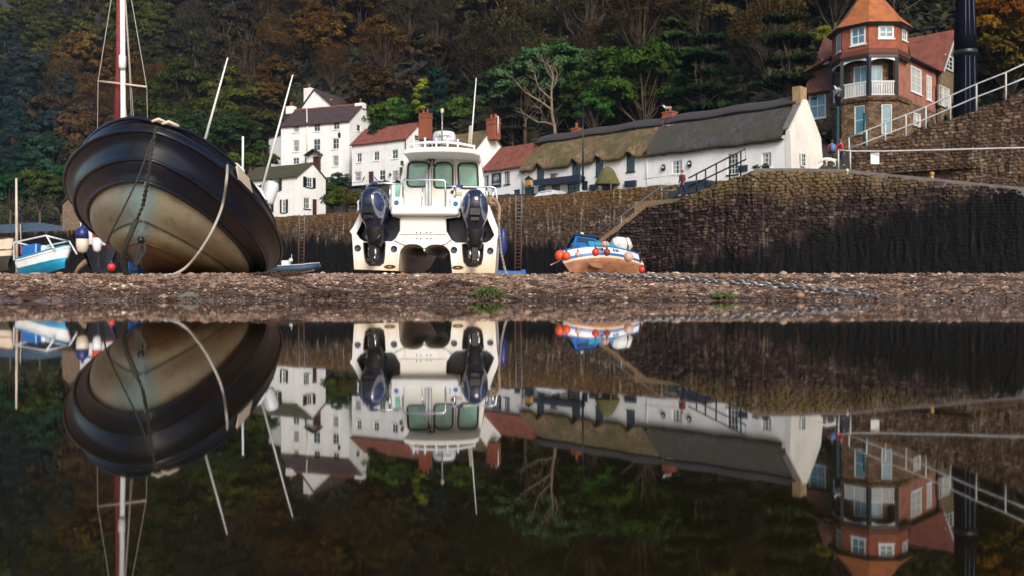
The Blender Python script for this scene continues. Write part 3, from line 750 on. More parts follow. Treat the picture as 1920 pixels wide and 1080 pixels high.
def simple_house(name, label, lx, ly, ld, rx, ry, rd, D, apex_y, zbase, roof, wall='plaster', front=(), gable=(), doors=(), shut=False, ridge_cap=None, extend=0, cat='house', dep=None):
    """front eave runs from pixel (lx, ly) at depth ld to (rx, ry) at depth rd"""
    A, B = at(lx, ly, ld), at(rx, ry, rd); eave = (A.z + B.z) / 2
    X = Vector((B.x - A.x, B.y - A.y)).normalized(); A = Vector((A.x - X.x * extend, A.y - X.y * extend))
    fr = frame2(A.x, A.y, B.x, B.y, 0); W = math.hypot(B.x - A.x, B.y - A.y)
    root = empty(name, (A.x, A.y, zbase), math.atan2(X.y, X.x), label, cat)
    sf = side_frame(fr, W)
    ridge = hit(sf, *apex_y)[1] if isinstance(apex_y, tuple) else apex_y
    fh = [rect(fr, r) for r in front]; gh = [rect(sf, r) for r in gable]; dh = [rect(fr, r) for r in doors]
    m = MB(); facade(m, fr, 0, W, zbase, eave, fh + dh)
    low = [h for h in gh if h[3] < eave - .02]
    facade(m, sf, 0, D, zbase, eave, low, tri=[(D / 2, ridge)])
    bf = frame2(*(fr @ Vector((W, D, 0))).xy, *(fr @ Vector((0, D, 0))).xy, 0); facade(m, bf, 0, W, zbase, eave)
    lf = frame2(*(fr @ Vector((0, D, 0))).xy, *(fr @ Vector((0, 0, 0))).xy, 0); facade(m, lf, 0, D, zbase, eave, tri=[(D / 2, ridge)])
    m.build('wall', wall, root, world=True)
    gable_roof(fr, W, D, eave, ridge, roof, root, ridge_cap=ridge_cap)
    return root, fr, sf, W, D, eave, ridge, fh, gh, dh

# ---------------- tall white house on the left
H = simple_house('white_house', 'tallest white rendered house with three rows of windows, dark slate roof and brown front door', 527, 237, 116, 655, 226, 112, 6.3, (677, 195), 12.2, 'slate',
                 front=[(549.5, 234, 561, 247.5), (588.5, 230, 600, 246), (625, 229, 636.5, 242), (549, 263, 561.5, 284), (587.5, 261, 600.5, 282), (623.5, 259.5, 636.5, 279), (549, 296, 561, 307.5), (623, 292, 636.5, 311)],
                 gable=[(669, 233, 676.5, 247)], doors=[(586, 294, 601.5, 323)], ridge_cap='brick_red')
root, fr, sf, W, D, eave, ridge, fh, gh, dh = H
for i, h in enumerate(fh): window(root, fr, h, 2, 2, 'white_paint', 'glass', curtain=i in (0, 3, 7))
for h in gh: window(root, sf, h, 1, 2)
door(root, fr, dh[0], 'brown_paint')
pr = MB(); h = dh[0]
for sgn in (0, 1):
    a = fr @ Vector((h[0] - .7, -.9, h[3] + .05)); b = fr @ Vector(((h[0] + h[1]) / 2, -.9, h[3] + .75)); c = fr @ Vector((h[1] + .35, -.9, h[3] + .05))
    P = (a, b) if sgn == 0 else (b, c); back = fr.to_3x3() @ Vector((0, .9, 0)); up = Vector((0, 0, .12))
    pr.add([P[0], P[1], P[1] + back, P[0] + back, P[0] + up, P[1] + up, P[1] + back + up, P[0] + back + up], [(3, 2, 1, 0), (4, 5, 6, 7), (0, 1, 5, 4), (1, 2, 6, 5), (2, 3, 7, 6), (3, 0, 4, 7)])
pr.build('porch_roof', 'slate', root, world=True)
for x in (h[0] - .5, h[1] + .2):
    ps = MB(); fbox(ps, fr, x - .06, x + .06, -.8, -.68, h[2], h[3] + .15); ps.build('porch_post', 'brown_paint', root, world=True)
pipe(root, [fpt(fr, 575, 214, 1.2) + Vector((0, 0, .8)), fpt(fr, 575.5, 226, .6) + Vector((0, 0, .2)), fpt(fr, 576, 238, -.12), fpt(fr, 576, 286, -.12)], .07, 'white_paint')
chimney(root, fr, 676, 194, 204, 15, D / 2, 'plaster', 1, .8, False)
chimney(root, fr, 546, 200, 214, 13, D / 2, 'plaster', 1, .8, False)

g0, g1 = at(566, 203, 121), at(621, 203, 119); root = empty('gabled_house', (g0.x, g0.y, 14), 0, 'white gabled house end peeping over the dark slate roof of the tallest house', 'house'); fr = frame2(g0.x, g0.y, g1.x, g1.y, 0); W = (g1 - g0).length
apx = hit(fr, 590, 169); ev = hit(fr, 566, 203)[1]
m = MB(); facade(m, fr, 0, W, 14, ev, tri=[(apx[0], apx[1])]); sb = side_frame(fr, W); facade(m, sb, 0, 6, 14, ev); m.build('wall', 'plaster', root, world=True)
m = MB()
for (ua, za), (ub, zb_) in (((-.3, ev - .25), apx), (apx, (W + .3, ev - .25))):
    V = [fr @ Vector((u_, y_, z_)) for y_ in (-.2, 6.2) for u_, z_ in ((ua, za), (ub, zb_), (ub, zb_ + .18), (ua, za + .18))]
    m.add(V, [(0, 1, 2, 3), (7, 6, 5, 4), (0, 4, 5, 1), (3, 2, 6, 7), (0, 3, 7, 4), (1, 5, 6, 2)], uv=[(0, 0), (0, 4), (0, 4), (0, 0), (6, 0), (6, 4), (6, 4), (6, 0)])
m.build('roof', 'slate', root, world=True)
chimney(root, fr, 580, 166, 200, 14, 0.5, 'plaster', 1, .8, False)
chimney(root, fr, 619.5, 186, 203, 3, 1.5, 'plaster', 0, .3, False)

# little white lean-to left of the tall house
a0, a1 = at(504, 263, 119), at(528, 259, 116.4); fr = frame2(a0.x, a0.y, a1.x, a1.y, 0); W = (a1 - a0).length
root = empty('lean_to', (a0.x, a0.y, 12), 0, 'low blank white wing with flat top against the left end of the tallest house', 'house')
m = MB(); facade(m, fr, 0, W, 11.5, a0.z + .2); facade(m, side_frame(fr, W), 0, 4, 11.5, a0.z + .2)
lf = frame2(*(fr @ Vector((0, 4, 0))).xy, *(fr @ Vector((0, 0, 0))).xy, 0); facade(m, lf, 0, 4, 11.5, a0.z + .2); m.build('wall', 'plaster', root, world=True)
m = MB(); fbox(m, fr, -.1, W - .1, -.1, 4, a0.z + .2, a0.z + .4); m.build('roof', 'slate', root, world=True)

# ---------------- red roofed white house
H = simple_house('red_roofed_house', 'white two-storey house with bright red tiled roof and tall chimney behind the catamaran cabin', 660, 271, 108.5, 762, 259, 104, 5.0, (789, 231), 12.6, 'red_tile',
                 front=[(669, 287.5, 678, 304), (701, 284.5, 711, 300.5), (735, 281, 746, 297), (664.5, 322.5, 678, 339), (711, 319.5, 722.5, 337.5), (734.5, 320.5, 748, 339)],
                 gable=[(776, 252, 785, 265)], doors=[(690, 322, 700.5, 343)])
root, fr, sf, W, D, eave, ridge, fh, gh, dh = H
for i, h in enumerate(fh): window(root, fr, h, 2, 2, 'white_paint', 'glass', curtain=i in (3, 5))
for h in gh: window(root, sf, h, 1, 2, proud=h[3] > eave)
door(root, fr, dh[0], 'brown_paint')
chimney(root, fr, 798, 215, 262, 15, D / 2, 'brick_red', 2, 1.0)
pipe(root, [fpt(fr, 760, 259, -.1), fpt(fr, 760, 345, -.1)], .06)

# ---------------- mossy roofed cottage in front, lower left
H = simple_house('mossy_cottage', 'small white cottage with mossy brown roof and black shuttered windows above the left harbour wall', 468, 336, 93.4, 559, 330, 90, 4.0, (582, 306), 7.0, 'moss_tile',
                 front=[(511, 338, 524, 357), (528.5, 375, 537, 398), (474, 348, 488, 364), (497, 383, 509, 397)],
                 gable=[(573.5, 332, 586, 352), (569.6, 370, 581, 392), (586, 373, 595.5, 404)], extend=1.0)
root, fr, sf, W, D, eave, ridge, fh, gh, dh = H
for h in fh: window(root, fr, h, 3, 2, sill='satin_black'); shutters(root, fr, h)
window(root, sf, gh[0], 3, 2, sill='satin_black', proud=gh[0][3] > eave - .02); shutters(root, sf, gh[0], k=.4)
window(root, sf, gh[1], 3, 2, sill='satin_black')
door(root, sf, gh[2], 'brown_paint')

# ---------------- thatched gable house behind the catamaran
H = simple_house('thatched_gable_house', 'white gabled house with mossy thatch and red brick chimney right of the catamaran cabin', 800, 304, 92, 878, 300, 88, 6.2, (920, 244), 8.5, 'thatch_moss')
root, fr, sf, W, D, eave, ridge, fh, gh, dh = H
c, top = chimney(root, fr, 925, 226, 262, 15, D / 2, 'brick_red', 2, .9)
pipe(root, [fpt(fr, 933.5, 250, D / 2 - .3), fpt(fr, 934, 219, D / 2 - .3), fpt(fr, 929, 217, D / 2 - .3)], .06, 'white_paint', 'flue')

# ---------------- the long thatched row and the red roofed pub wing
A, B = at(985, 318, 83), at(1479, 255, 65); ROW = frame2(A.x, A.y, B.x, B.y, 0); RW = math.hypot(B.x - A.x, B.y - A.y); RD = 4.9
ROWS = side_frame(ROW, RW); r_eave = B.z; r_ridge = hit(ROWS, 1503, 190)[1]
root = empty('thatched_row', (A.x, A.y, 7), math.atan2(B.y - A.y, B.x - A.x), 'long white thatched building, mossy gold thatch on its left half and grey on its right', 'building')
wins = [(1008, 312, 1020, 336), (1074, 302, 1088, 327), (1118, 297, 1131, 329.5), (1176, 288, 1190, 321), (1260, 302, 1279, 325), (1428, 287, 1446, 313), (1364, 288, 1384, 326), (1009, 350, 1022, 364), (1035, 348, 1050, 361), (1064, 345, 1087, 359), (1091, 340, 1102, 357)]
fh = [rect(ROW, r) for r in wins]; gh = [rect(ROWS, (1494, 287.5, 1502.5, 314))]
m = MB(); facade(m, ROW, 0, RW, 6.5, r_eave + .1, [h for h in fh if h[3] < r_eave + .1])
facade(m, ROWS, 0, RD, 6.5, r_eave + .1, gh, tri=[(RD / 2 + .25, r_ridge + .15), (RD / 2 - .25, r_ridge + .15)])
bf = frame2(*(ROW @ Vector((RW, RD, 0))).xy, *(ROW @ Vector((0, RD, 0))).xy, 0); facade(m, bf, 0, RW, 6.5, r_eave)
lf = frame2(*(ROW @ Vector((0, RD, 0))).xy, *(ROW @ Vector((0, 0, 0))).xy, 0); facade(m, lf, 0, RD, 6.5, r_eave, tri=[(RD / 2, r_ridge)])
m.build('wall', 'plaster', root, world=True)
# battered gable end render, standing a little proud
gb = MB(); V = []
for u_, z_, d_ in ((-.02, 6.5, -.35), (RD + .35, 6.5, -.35), (RD + .05, r_eave + .4, -.1), (RD / 2 + .3, r_ridge + .2, -.06), (RD / 2 - .3, r_ridge + .2, -.06), (-.02, r_eave + .35, -.1)): V.append((ROWS @ Vector((u_, d_, z_)), ROWS @ Vector((u_, .25, z_))))
n = len(V); gb.add([v[0] for v in V] + [v[1] for v in V], [tuple(range(n)), tuple(range(2 * n - 1, n - 1, -1))] + [(i, i + n, (i + 1) % n + n, (i + 1) % n) for i in range(n)])
gb.build('gable_end', 'plaster_warm', root, world=True)
window(root, ROWS, [gh[0][0], gh[0][1], gh[0][2], gh[0][3]], 2, 3, proud=True, dep=-.22, sill=None)
for i, h in enumerate(fh):
    if i in (4, 5): window(root, ROW, h, 3, 3, 'white_paint', 'glass', curtain=True)
    elif i == 6: window(root, ROW, h, 3, 4, 'white_paint', 'glass', sill='satin_black')
    elif i == 10: door(root, ROW, h, 'navy_paint')
    elif i < 4: window(root, ROW, h, 2, 1, 'teal_paint', 'glass', sill='satin_black', proud=True, fw=.05)
    else: window(root, ROW, h, 2, 2, 'navy_paint', 'glass', sill=None)
pn = MB(); h = rect(ROW, (1385, 296, 1391, 322)); fbox(pn, ROW, h[0], h[1] + .5, -.1, -.01, h[2], h[3] - .6); pn.build('noticeboard', 'navy_paint', root, world=True)

def thatch(root, fr, x0, x1, D, eave, ridge, mat, name, brows=(), th=.38, ove=.38, hip0=False, hip1=False, roll='thatch_ridge', seed=1, cell=.16):
    nx_ = int((x1 - x0) / cell); h = D / 2
    prof = []                                           # (y, z, s): eave underside, lip, slope, ridge, back slope
    sl = (ridge - eave) / h
    e_z = eave - sl * ove * .5
    prof += [(-.02, e_z + .10, 0), (-ove, e_z - .05, .1), (-ove - .10, e_z + .10, .25), (-ove - .02, e_z + .30, .45)]
    ns = 22
    for k in range(1, ns + 1):
        t = k / ns; prof.append((lerp(-ove, h, t), lerp(e_z + .32, ridge + th, t) + .10 * math.sin(math.pi * t), .45 + t * math.hypot(h + ove, ridge - e_z)))
    L = prof[-1][2]
    for k in range(1, 6):
        t = k / 5; prof.append((lerp(h, D + ove, t), lerp(ridge + th, e_z + .3, t), L + t * 4))
    P = np.array(prof); xs_ = np.linspace(x0, x1, nx_); Xg, K = np.meshgrid(xs_, np.arange(len(P)), indexing='ij')
    Yg, Zg, Sg = P[K, 0], P[K, 1], P[K, 2]
    w_ = np.clip(1 - (K - 0) / 11., 0, 1) ** 1.3
    lift = np.zeros_like(Xg)
    for bx, bw, bh in brows: lift += bh * np.exp(-((Xg - bx) / bw) ** 2)
    belly = -.12 * (fbm(Xg * .35, Xg * 0 + seed, 2, seed) - .2)
    Zg = Zg + (lift + belly) * w_; Yg = Yg - lift * .25 * w_
    Zg = Zg + (fbm(Xg * 2.2, Sg * 1.2, 4, seed) - .5) * .16 + (fbm(Xg * 9, Sg * 3, 2, seed + 4) - .5) * .06
    if hip0: t = np.clip((Xg - x0) / 1.6, 0, 1); Zg = Zg - (1 - t) ** 2 * .5 * np.clip((K - 10) / 10, 0, 1)
    V = np.stack([Xg, Yg, Zg], -1).reshape(-1, 3); M3 = np.array(fr)
    Vw = V @ M3[:3, :3].T + M3[:3, 3]; inv = np.array(wm(root).inverted()); Vl = Vw @ inv[:3, :3].T + inv[:3, 3]
    o = fastmesh(name, Vl, quads(np.arange(Xg.size).reshape(Xg.shape))[:, ::-1], MAT[mat], root, smooth=True)
    uvl = o.data.uv_layers.new(name='UVMap'); li = np.zeros(len(o.data.loops), np.int32); o.data.loops.foreach_get('vertex_index', li)
    uvl.data.foreach_set('uv', np.stack([Xg.ravel(), Sg.ravel()], -1)[li].astype(np.float32).ravel())
    if roll:
        r = MB(); ends = [(x, D / 2, ridge + th + .03 + .05 * math.sin(x * 1.3)) for x in np.linspace(x0, x1, 40)]
        Q = []
        for (x, y_, z_) in ends:
            Q.append([fr @ Vector((x, y_ + dy, z_ + dz)) for dy, dz in ((-.85, -.62), (-.86, -.50), (-.30, .02), (0, .16), (.30, .02), (.8, -.5), (.8, -.6))])
        r.loft(Q, True, True); o2 = r.build('ridge_roll', roll, o, world=True)
    return o
brx = [(fh[k][0] + fh[k][1]) / 2 for k in range(4)]
xs_split = hit(ROW, 1222, 285)[0]
thatch(root, ROW, -.35, xs_split, RD, r_eave, r_ridge, 'thatch_moss', 'mossy_thatch', [(b, .42, .64) for b in brx], hip0=True, seed=2)
thatch(root, ROW, xs_split + .02, RW - .30, RD, r_eave, r_ridge, 'thatch_grey', 'grey_thatch', [], seed=9)
edge = MB()
ex = xs_split; edge.tube([ROW @ Vector((ex + dx, y_, z_ + .02)) for dx, y_, z_ in [(-.25 + .4 * t, lerp(-.5, RD / 2, t), lerp(r_eave - .05, r_ridge + .44, t) + .1 * math.sin(math.pi * t)) for t in np.linspace(0, 1, 10)]], .16, 7)
edge.build('thatch_seam', 'thatch_ridge', root, world=True)
vb = MB(); vb.loft([[ROW @ Vector((RW - .42, y_ + dy, z_ + dz)) for dy, dz in ((0, 0), (0, .14))] + [ROW @ Vector((RW + .02, y_ + dy, z_ + dz)) for dy, dz in ((0, .14), (0, 0))] for y_, z_ in [(lerp(-.15, RD / 2 - .1, t), lerp(r_eave + .45, r_ridge + .45, t)) for t in np.linspace(0, 1, 6)]])
vb.build('verge', 'concrete', root, world=True)
cR, gull_spot = chimney(root, ROW, 1256, 213, 236, 18, RD / 2, 'brick_red', 1, .8)
fl = MB(); u_, z_ = hit(ROW, 1256, 236, RD / 2 - .5); fbox(fl, ROW, u_ - .55, u_ + .5, RD / 2 - .75, RD / 2 - .5, z_ - .25, z_ + .05); fl.build('flashing', 'plaster', cR, world=True)
chimney(root, ROWS, 1499, 164, 205, 12, .28, 'tan_stone_cap', 0, .62, False)
chimney(root, ROW, 1081, 243, 262, 11, RD / 2 + .6, 'brick_red', 1, .7)
for px, py in ((1244, 314), (1293, 307)):
    m = MB(); c = fpt(ROW, px, py, -.08); m.lathe([(.12, 0), (.17, .08), (.17, .38), (.10, .5)], c - Vector((0, 0, .25)), 8); l_ = m.build('wall_lamp', 'satin_black', root, world=True)
    k = MB(); k.ball(c - ROW.to_3x3() @ Vector((0, .1, 0)), .1, 8); k.build('globe', 'white_paint', l_, world=True)
# dark shop front canopy, thatched porch, panels
m = MB(); q0, q1 = hit(ROW, 1002, 349, -.6), hit(ROW, 1089, 340, -.6)
V = [ROW @ Vector((x, y_, z)) for x, z in ((q0[0], q0[1]), (q1[0], q0[1])) for y_, dz in ((-.8, 0), (0, .16), (0, .28), (-.8, .10)) for z in (z + dz,)]
m.add(V, [(0, 1, 2, 3), (7, 6, 5, 4), (0, 4, 5, 1), (1, 5, 6, 2), (2, 6, 7, 3), (3, 7, 4, 0)]); m.build('shop_canopy', 'navy_paint', root, world=True)
for r in ((1174, 340, 1194, 349), (1108, 347, 1122, 356)):
    m = MB(); h = rect(ROW, r); fbox(m, ROW, h[0], h[1], -.25, -.01, h[2], h[3]); m.build('panel', 'navy_paint', root, world=True)
pc = fpt(ROW, 1139, 344, -.9); m = MB()
m.lathe([(1.02, -.12), (1.05, 0), (.85, .45), (.62, .95), (.36, 1.28), (.12, 1.42), (.01, 1.44)], pc, 14, sy=.8); m.build('porch_thatch', 'thatch_porch', root, world=True)
for dx in (-.75, .75):
    m = MB(); m.box(pc + ROW.to_3x3() @ Vector((dx, -.5, -.75)), (.12, .12, 1.4)); m.build('porch_post', 'brown_paint', root, world=True)
m = MB(); h = rect(ROW, (1129, 345, 1150, 356)); fbox(m, ROW, h[0], h[1], -.05, -.01, h[2] - .8, h[3]); m.build('porch_door', 'brown_paint', root, world=True)
pipe(root, [fpt(ROW, 1213, 296, -.1), fpt(ROW, 1213, 345, -.1)], .04, 'plaster')

A2 = ROW @ Vector((-.02, 0, 0)); u_l = hit(ROW, 905, 318)[0]; L0 = ROW @ Vector((u_l, 0, 0))
root = empty('pub_wing', (L0.x, L0.y, 7), math.atan2(B.y - A.y, B.x - A.x), 'white building with low red tiled roof, joined to the left end of the mossy thatch', 'building')
fr = frame2(L0.x, L0.y, A2.x, A2.y, 0); W = (A2 - L0).xy.length; e2 = hit(fr, 960, 312)[1]; rg = hit(fr, 1004, 269, RD / 2)[1]
wins = [(908, 329.5, 917, 349), (946, 322.5, 956, 345), (908.5, 361, 917, 375), (946, 364, 956, 376)]; dr = [(962.5, 356, 975, 382)]
fh2 = [rect(fr, r) for r in wins]; dh2 = [rect(fr, r) for r in dr]
m = MB(); facade(m, fr, 0, W, 6.5, e2, fh2 + dh2); lf = frame2(*(fr @ Vector((0, RD, 0))).xy, *(fr @ Vector((0, 0, 0))).xy, 0); facade(m, lf, 0, RD, 6.5, e2, tri=[(RD / 2, rg)]); m.build('wall', 'plaster', root, world=True)
gable_roof(fr, W - .3, RD, e2, rg, 'red_tile', root, ovs=.2)
m = MB(); m.loft([[fr @ Vector((x, y_, z_ + dz)) for x, dz in ((-.3, .02), (-.3, .26), (-.02, .26), (-.02, .02))] for y_, z_ in ((-.3, e2 - .1), (RD / 2, rg + .05))]); m.build('verge', 'plaster', root, world=True)
for h in fh2: window(root, fr, h, 2, 1, 'teal_paint', 'glass', sill='satin_black', curtain=True, fw=.05)
door(root, fr, dh2[0], 'teal_paint')
pipe(root, [fpt(fr, 975, 312, -.12), fpt(fr, 976, 320, -.12), fpt(fr, 980, 325, -.12), fpt(fr, 980, 372, -.12)], .06, 'galv')
# signs
sg = empty('pub_sign', fpt(fr, 931, 337, -.06), math.atan2(B.y - A.y, B.x - A.x), 'square navy pub sign with round white emblem on the wall under the low red roof', 'sign')
h = rect(fr, (922.5, 325.5, 939.5, 350), -.05); m = MB(); fbox(m, fr, h[0], h[1], -.09, -.02, h[2], h[3]); m.build('board', 'navy_paint', sg, world=True)
m = MB(); cx, cz = (h[0] + h[1]) / 2, lerp(h[2], h[3], .62); r1 = (h[1] - h[0]) * .26
ring = lambda r: [fr @ Vector((cx + r * math.cos(a), -.10, cz + r * math.sin(a))) for a in [2 * math.pi * k / 20 for k in range(20)]]
m.tube(ring(r1) + ring(r1)[:1], .03, 5, cap=False); m.add([p for p in ring(r1 * .6)], [tuple(range(20))]); m.open = True
fbox(m, fr, h[0] + .15, h[1] - .15, -.1, -.092, lerp(h[2], h[3], .18), lerp(h[2], h[3], .27)); m.build('emblem', 'curtain', sg, world=True)
def wall_thing(name, label, cat, r, dep0, dep1, mat, arm=True, fr=ROW):
    h = rect(fr, r, dep0); c = fr @ Vector(((h[0] + h[1]) / 2, (dep0 + dep1) / 2, h[2])); s = empty(name, c, math.atan2(B.y - A.y, B.x - A.x), label, cat)
    m = MB(); fbox(m, fr, h[0], h[1], dep0, dep1, h[2], h[3]); m.build('board', mat, s, world=True)
    m = MB(); fbox(m, fr, h[0] - .05, h[1] + .05, dep0 - .02, dep1 + .02, h[3], h[3] + .08); fbox(m, fr, (h[0] + h[1]) / 2 - .03, (h[0] + h[1]) / 2 + .03, dep1, 0, h[3] + .08, h[3] + .14); m.build('bracket', 'satin_black', s, world=True)
    return s
wall_thing('hanging_sign', 'brown hanging pub sign on a black bracket above the dark shop canopy', 'sign', (1032, 328, 1041, 343), -.7, -.55, 'sign_brown')
lt = wall_thing('wall_lantern', 'ochre lantern with pitched black top on the white wall beside the downpipe', 'lantern', (984, 336, 992.5, 347), -.5, -.1, 'lantern')
m = MB(); h = rect(ROW, (983, 332, 993.5, 336), -.5); k = [ROW @ Vector(p) for p in ((h[0], -.55, h[2]), (h[1], -.55, h[2]), (h[1], -.05, h[2]), (h[0], -.05, h[2]), ((h[0] + h[1]) / 2, -.3, h[3] + .15))]
m.add(k, [(3, 2, 1, 0), (0, 1, 4), (1, 2, 4), (2, 3, 4), (3, 0, 4)]); m.build('cap', 'satin_black', lt, world=True)
wall_thing('shop_board', 'teal board on the white wall right of the pub doorway', 'sign', (984, 353, 1000, 368), -.08, -.02, 'teal_paint')

# ---------------- stone shed far left
a0, a1 = at(117, 384, 108), at(146, 384, 106.5); fr = frame2(a0.x, a0.y, a1.x, a1.y, 0); W = (a1 - a0).length
root = empty('stone_shed', (a0.x, a0.y, 7), 0, 'small tan stone shed with slate roof and white side door left of the heeled workboat', 'shed')
m = MB(); z1 = a0.z; apex = hit(fr, 131, 371)[1]
facade(m, fr, 0, W, 6.5, z1, tri=[(W / 2, apex)]); sf = side_frame(fr, W); facade(m, sf, 0, 6, 6.5, z1); m.build('wall', 'shed_stone', root, world=True)
m = MB()
for (ua, za), (ub, zb_) in (((-.25, z1 - .1), (W / 2, apex + .1)), ((W / 2, apex + .1), (W + .25, z1 - .1))):
    V = [fr @ Vector((u_, y_, z_)) for y_ in (-.2, 6) for u_, z_ in ((ua, za), (ub, zb_), (ub, zb_ + .15), (ua, za + .15))]
    m.add(V, [(0, 1, 2, 3), (7, 6, 5, 4), (0, 4, 5, 1), (3, 2, 6, 7), (0, 3, 7, 4), (1, 5, 6, 2)], uv=[(0, 0), (0, 2), (0, 2), (0, 0), (6, 0), (6, 2), (6, 2), (6, 0)])
m.build('roof', 'slate', root, world=True)
m = MB(); fbox(m, sf, .3, 3.4, -.06, -.005, 6.6, z1 - .2)
for k in range(7): fbox(m, sf, .35 + k * .44, .38 + k * .44, -.075, -.06, 6.7, z1 - .3)
m.build('door', 'white_paint', root, world=True)
# ================================================================ the turreted hotel
CX, CY = 28.75, 72.9
hotel = empty('turret_hotel', (CX, CY, 10), 0, 'brown stone and red tile hotel with octagonal orange-roofed turret and white balcony, top right', 'hotel')
SO = 2.18; RO = SO / (2 * math.sin(math.pi / 8))
def octo(r, z, c=(CX, CY)): return [Vector((c[0] + r * math.cos(R(-112.5 + 45 * k)), c[1] + r * math.sin(R(-112.5 + 45 * k)), z)) for k in range(8)]
def oface(k, r=RO, c=(CX, CY)):          # k = 0 faces the camera, 7 the left neighbour, 1 the right
    P = octo(r, 0, c); a, b = P[k % 8], P[(k + 1) % 8]; return frame2(a.x, a.y, b.x, b.y, 0), (b - a).length
z_eave, z_band = 20.75, 18.55
m = MB(); wl = []
band_px = {7: (1595, 53, 1626, 81), 0: (1647, 48, 1677.5, 72), 1: (1691.5, 53, 1703.5, 80), 6: (1568, 68, 1580, 93)}
for k in range(8):
    fr, w_ = oface(k); hs = [rect(fr, band_px[k])] if k in band_px else []
    hs = [[max(h[0], .25), min(h[1], w_ - .25), h[2], h[3]] for h in hs]
    facade(m, fr, 0, w_, z_band, z_eave, hs)
    wl += [(fr, h) for h in hs]
m.build('turret_wall', 'hung_tile', hotel, world=True)
for fr, h in wl:
    w_ = window(hotel, fr, h, 2, 2, 'white_paint', 'painted_sky_glass', dep=.04, fw=.17, sill='white_paint')
# skirt flare, eaves, roof
m = MB(); m.loft([octo(RO + .16, z_band - .16), octo(RO + .18, z_band - .02), octo(RO + .015, z_band + .35)], False); m.open = True; m.build('tile_skirt', 'hung_tile', hotel, world=True)
m = MB(); m.loft([octo(RO + .12, z_band - .38), octo(RO + .12, z_band - .17)], True); m.loft([octo(RO + .30, z_eave - .10), octo(RO + .42, z_eave + .08)], True); m.build('eaves_board', 'black_paint', hotel, world=True)
m = MB(); rr_ = [(RO + .46, z_eave + .085), (RO * .80, z_eave + 1.05), (RO * .40, z_eave + 2.6), (.04, z_eave + 4.1)]
for k in range(8):
    for (ra, za), (rb, zb_) in zip(rr_, rr_[1:]):
        a, b = octo(ra, za), octo(rb, zb_); q = [a[k], a[(k + 1) % 8], b[(k + 1) % 8], b[k]]
        m.add(q, [(0, 1, 2, 3)], uv=[(k * 2.4, za), (k * 2.4 + ra * .77, za), (k * 2.4 + ra * .385 + rb * .385, zb_ * 1.3), (k * 2.4 + ra * .385 - rb * .385, zb_ * 1.3)])
m.open = True; tr = m.build('turret_roof', 'orange_tile', hotel, world=True)
m = MB(); m.lathe([(.12, 0), (.16, .15), (.07, .3), (.05, .8), (.0, .85)], (CX, CY, z_eave + 4.05), 8); m.build('finial', 'brick_red', tr, world=True)
# loggia: posts, arches, balustrade, inner wall
zf = 15.15; zl = z_band - .38
m = MB(); m.loft([octo(RO + .18, zf - .32), octo(RO + .30, zf - .12), octo(RO + .30, zf)], True); m.build('balcony_floor', 'hotel_stone', hotel, world=True)
P = octo(RO - .02, 0)
for k in (6, 7, 0, 1):
    q = MB(); p = P[k]; q.box((p.x, p.y, (zf + zl) / 2), (.26, .26, zl - zf), R(45 * (k % 2) + 22.5)); q.build('post', 'black_paint', hotel, world=True)
for k in (6, 7, 0):
    fr, w_ = oface(k, RO - .02); q = MB(); n = 14; pts_o = [(w_ * i / n, zl) for i in range(n + 1)]
    arc = [(.12 + (w_ - .24) * i / n, zl - .08 - .22 * (abs(i / n - .5) * 2) ** 2.2) for i in range(n + 1)]
    for i in range(n):
        a, b = arc[i], arc[i + 1]
        V = [fr @ Vector((x, y_, z)) for y_ in (-.04, .06) for x, z in ((a[0], a[1]), (b[0], b[1]), (b[0], zl - .02), (a[0], zl - .02))]
        q.add(V, [(0, 1, 2, 3), (7, 6, 5, 4), (0, 4, 5, 1)])
    q.open = True; q.build('arch', 'white_paint', hotel, world=True)
    q = MB(); zt = zf + 1.12
    fbox(q, fr, .14, w_ - .14, -.05, .07, zt, zt + .09); fbox(q, fr, .14, w_ - .14, -.03, .05, zf + .1, zf + .18)
    nb = 13
    for i in range(nb): x = .2 + (w_ - .4) * (i + .5) / nb; fbox(q, fr, x - .035, x + .035, -.02, .04, zf + .18, zt)
    q.build('balustrade', 'white_paint', hotel, world=True)
m = MB(); ri = RO * .68; inner = []
ipx = {7: (1600, 122, 1626, 162), 0: (1630, 122, 1655, 162)}
for k in (6, 7, 0, 1, 2):
    fr, w_ = oface(k, ri); hs = []
    if k in (7, 0):
        h = rect(fr, ipx[k]); h = [max(h[0], .05), min(h[1], w_ - .05), zf + .05, min(h[3], zl - .35)]; hs = [h]; inner.append((fr, h))
    facade(m, fr, 0, w_, zf, zl + .3, hs)
m.build('loggia_wall', 'hotel_stone', hotel, world=True)
for fr, h in inner: window(hotel, fr, h, 2, 2, 'white_paint', 'painted_sky_glass', sill=None, part='balcony_door')
m = MB(); m.loft([octo(RO + .1, zl + .001), octo(RO + .1, zl + .12)], True); m.build('loggia_ceiling', 'brown_paint', hotel, world=True)
# lower stone octagon
m = MB(); wl = []
lp = {7: (1601.5, 199, 1621.5, 251), 0: (1653, 195, 1673, 251), 1: (1690, 205, 1699, 245)}
for k in range(8):
    fr, w_ = oface(k, RO + .02); hs = [rect(fr, lp[k])] if k in (7, 0) else []
    facade(m, fr, 0, w_, 9.5, zf - .3, hs); wl += [(fr, h) for h in hs]
m.build('turret_base', 'hotel_stone', hotel, world=True)
for fr, h in wl: window(hotel, fr, h, 1, 2, 'white_paint', 'painted_sky_glass', dep=.09, fw=.09, sill='gable_stone')

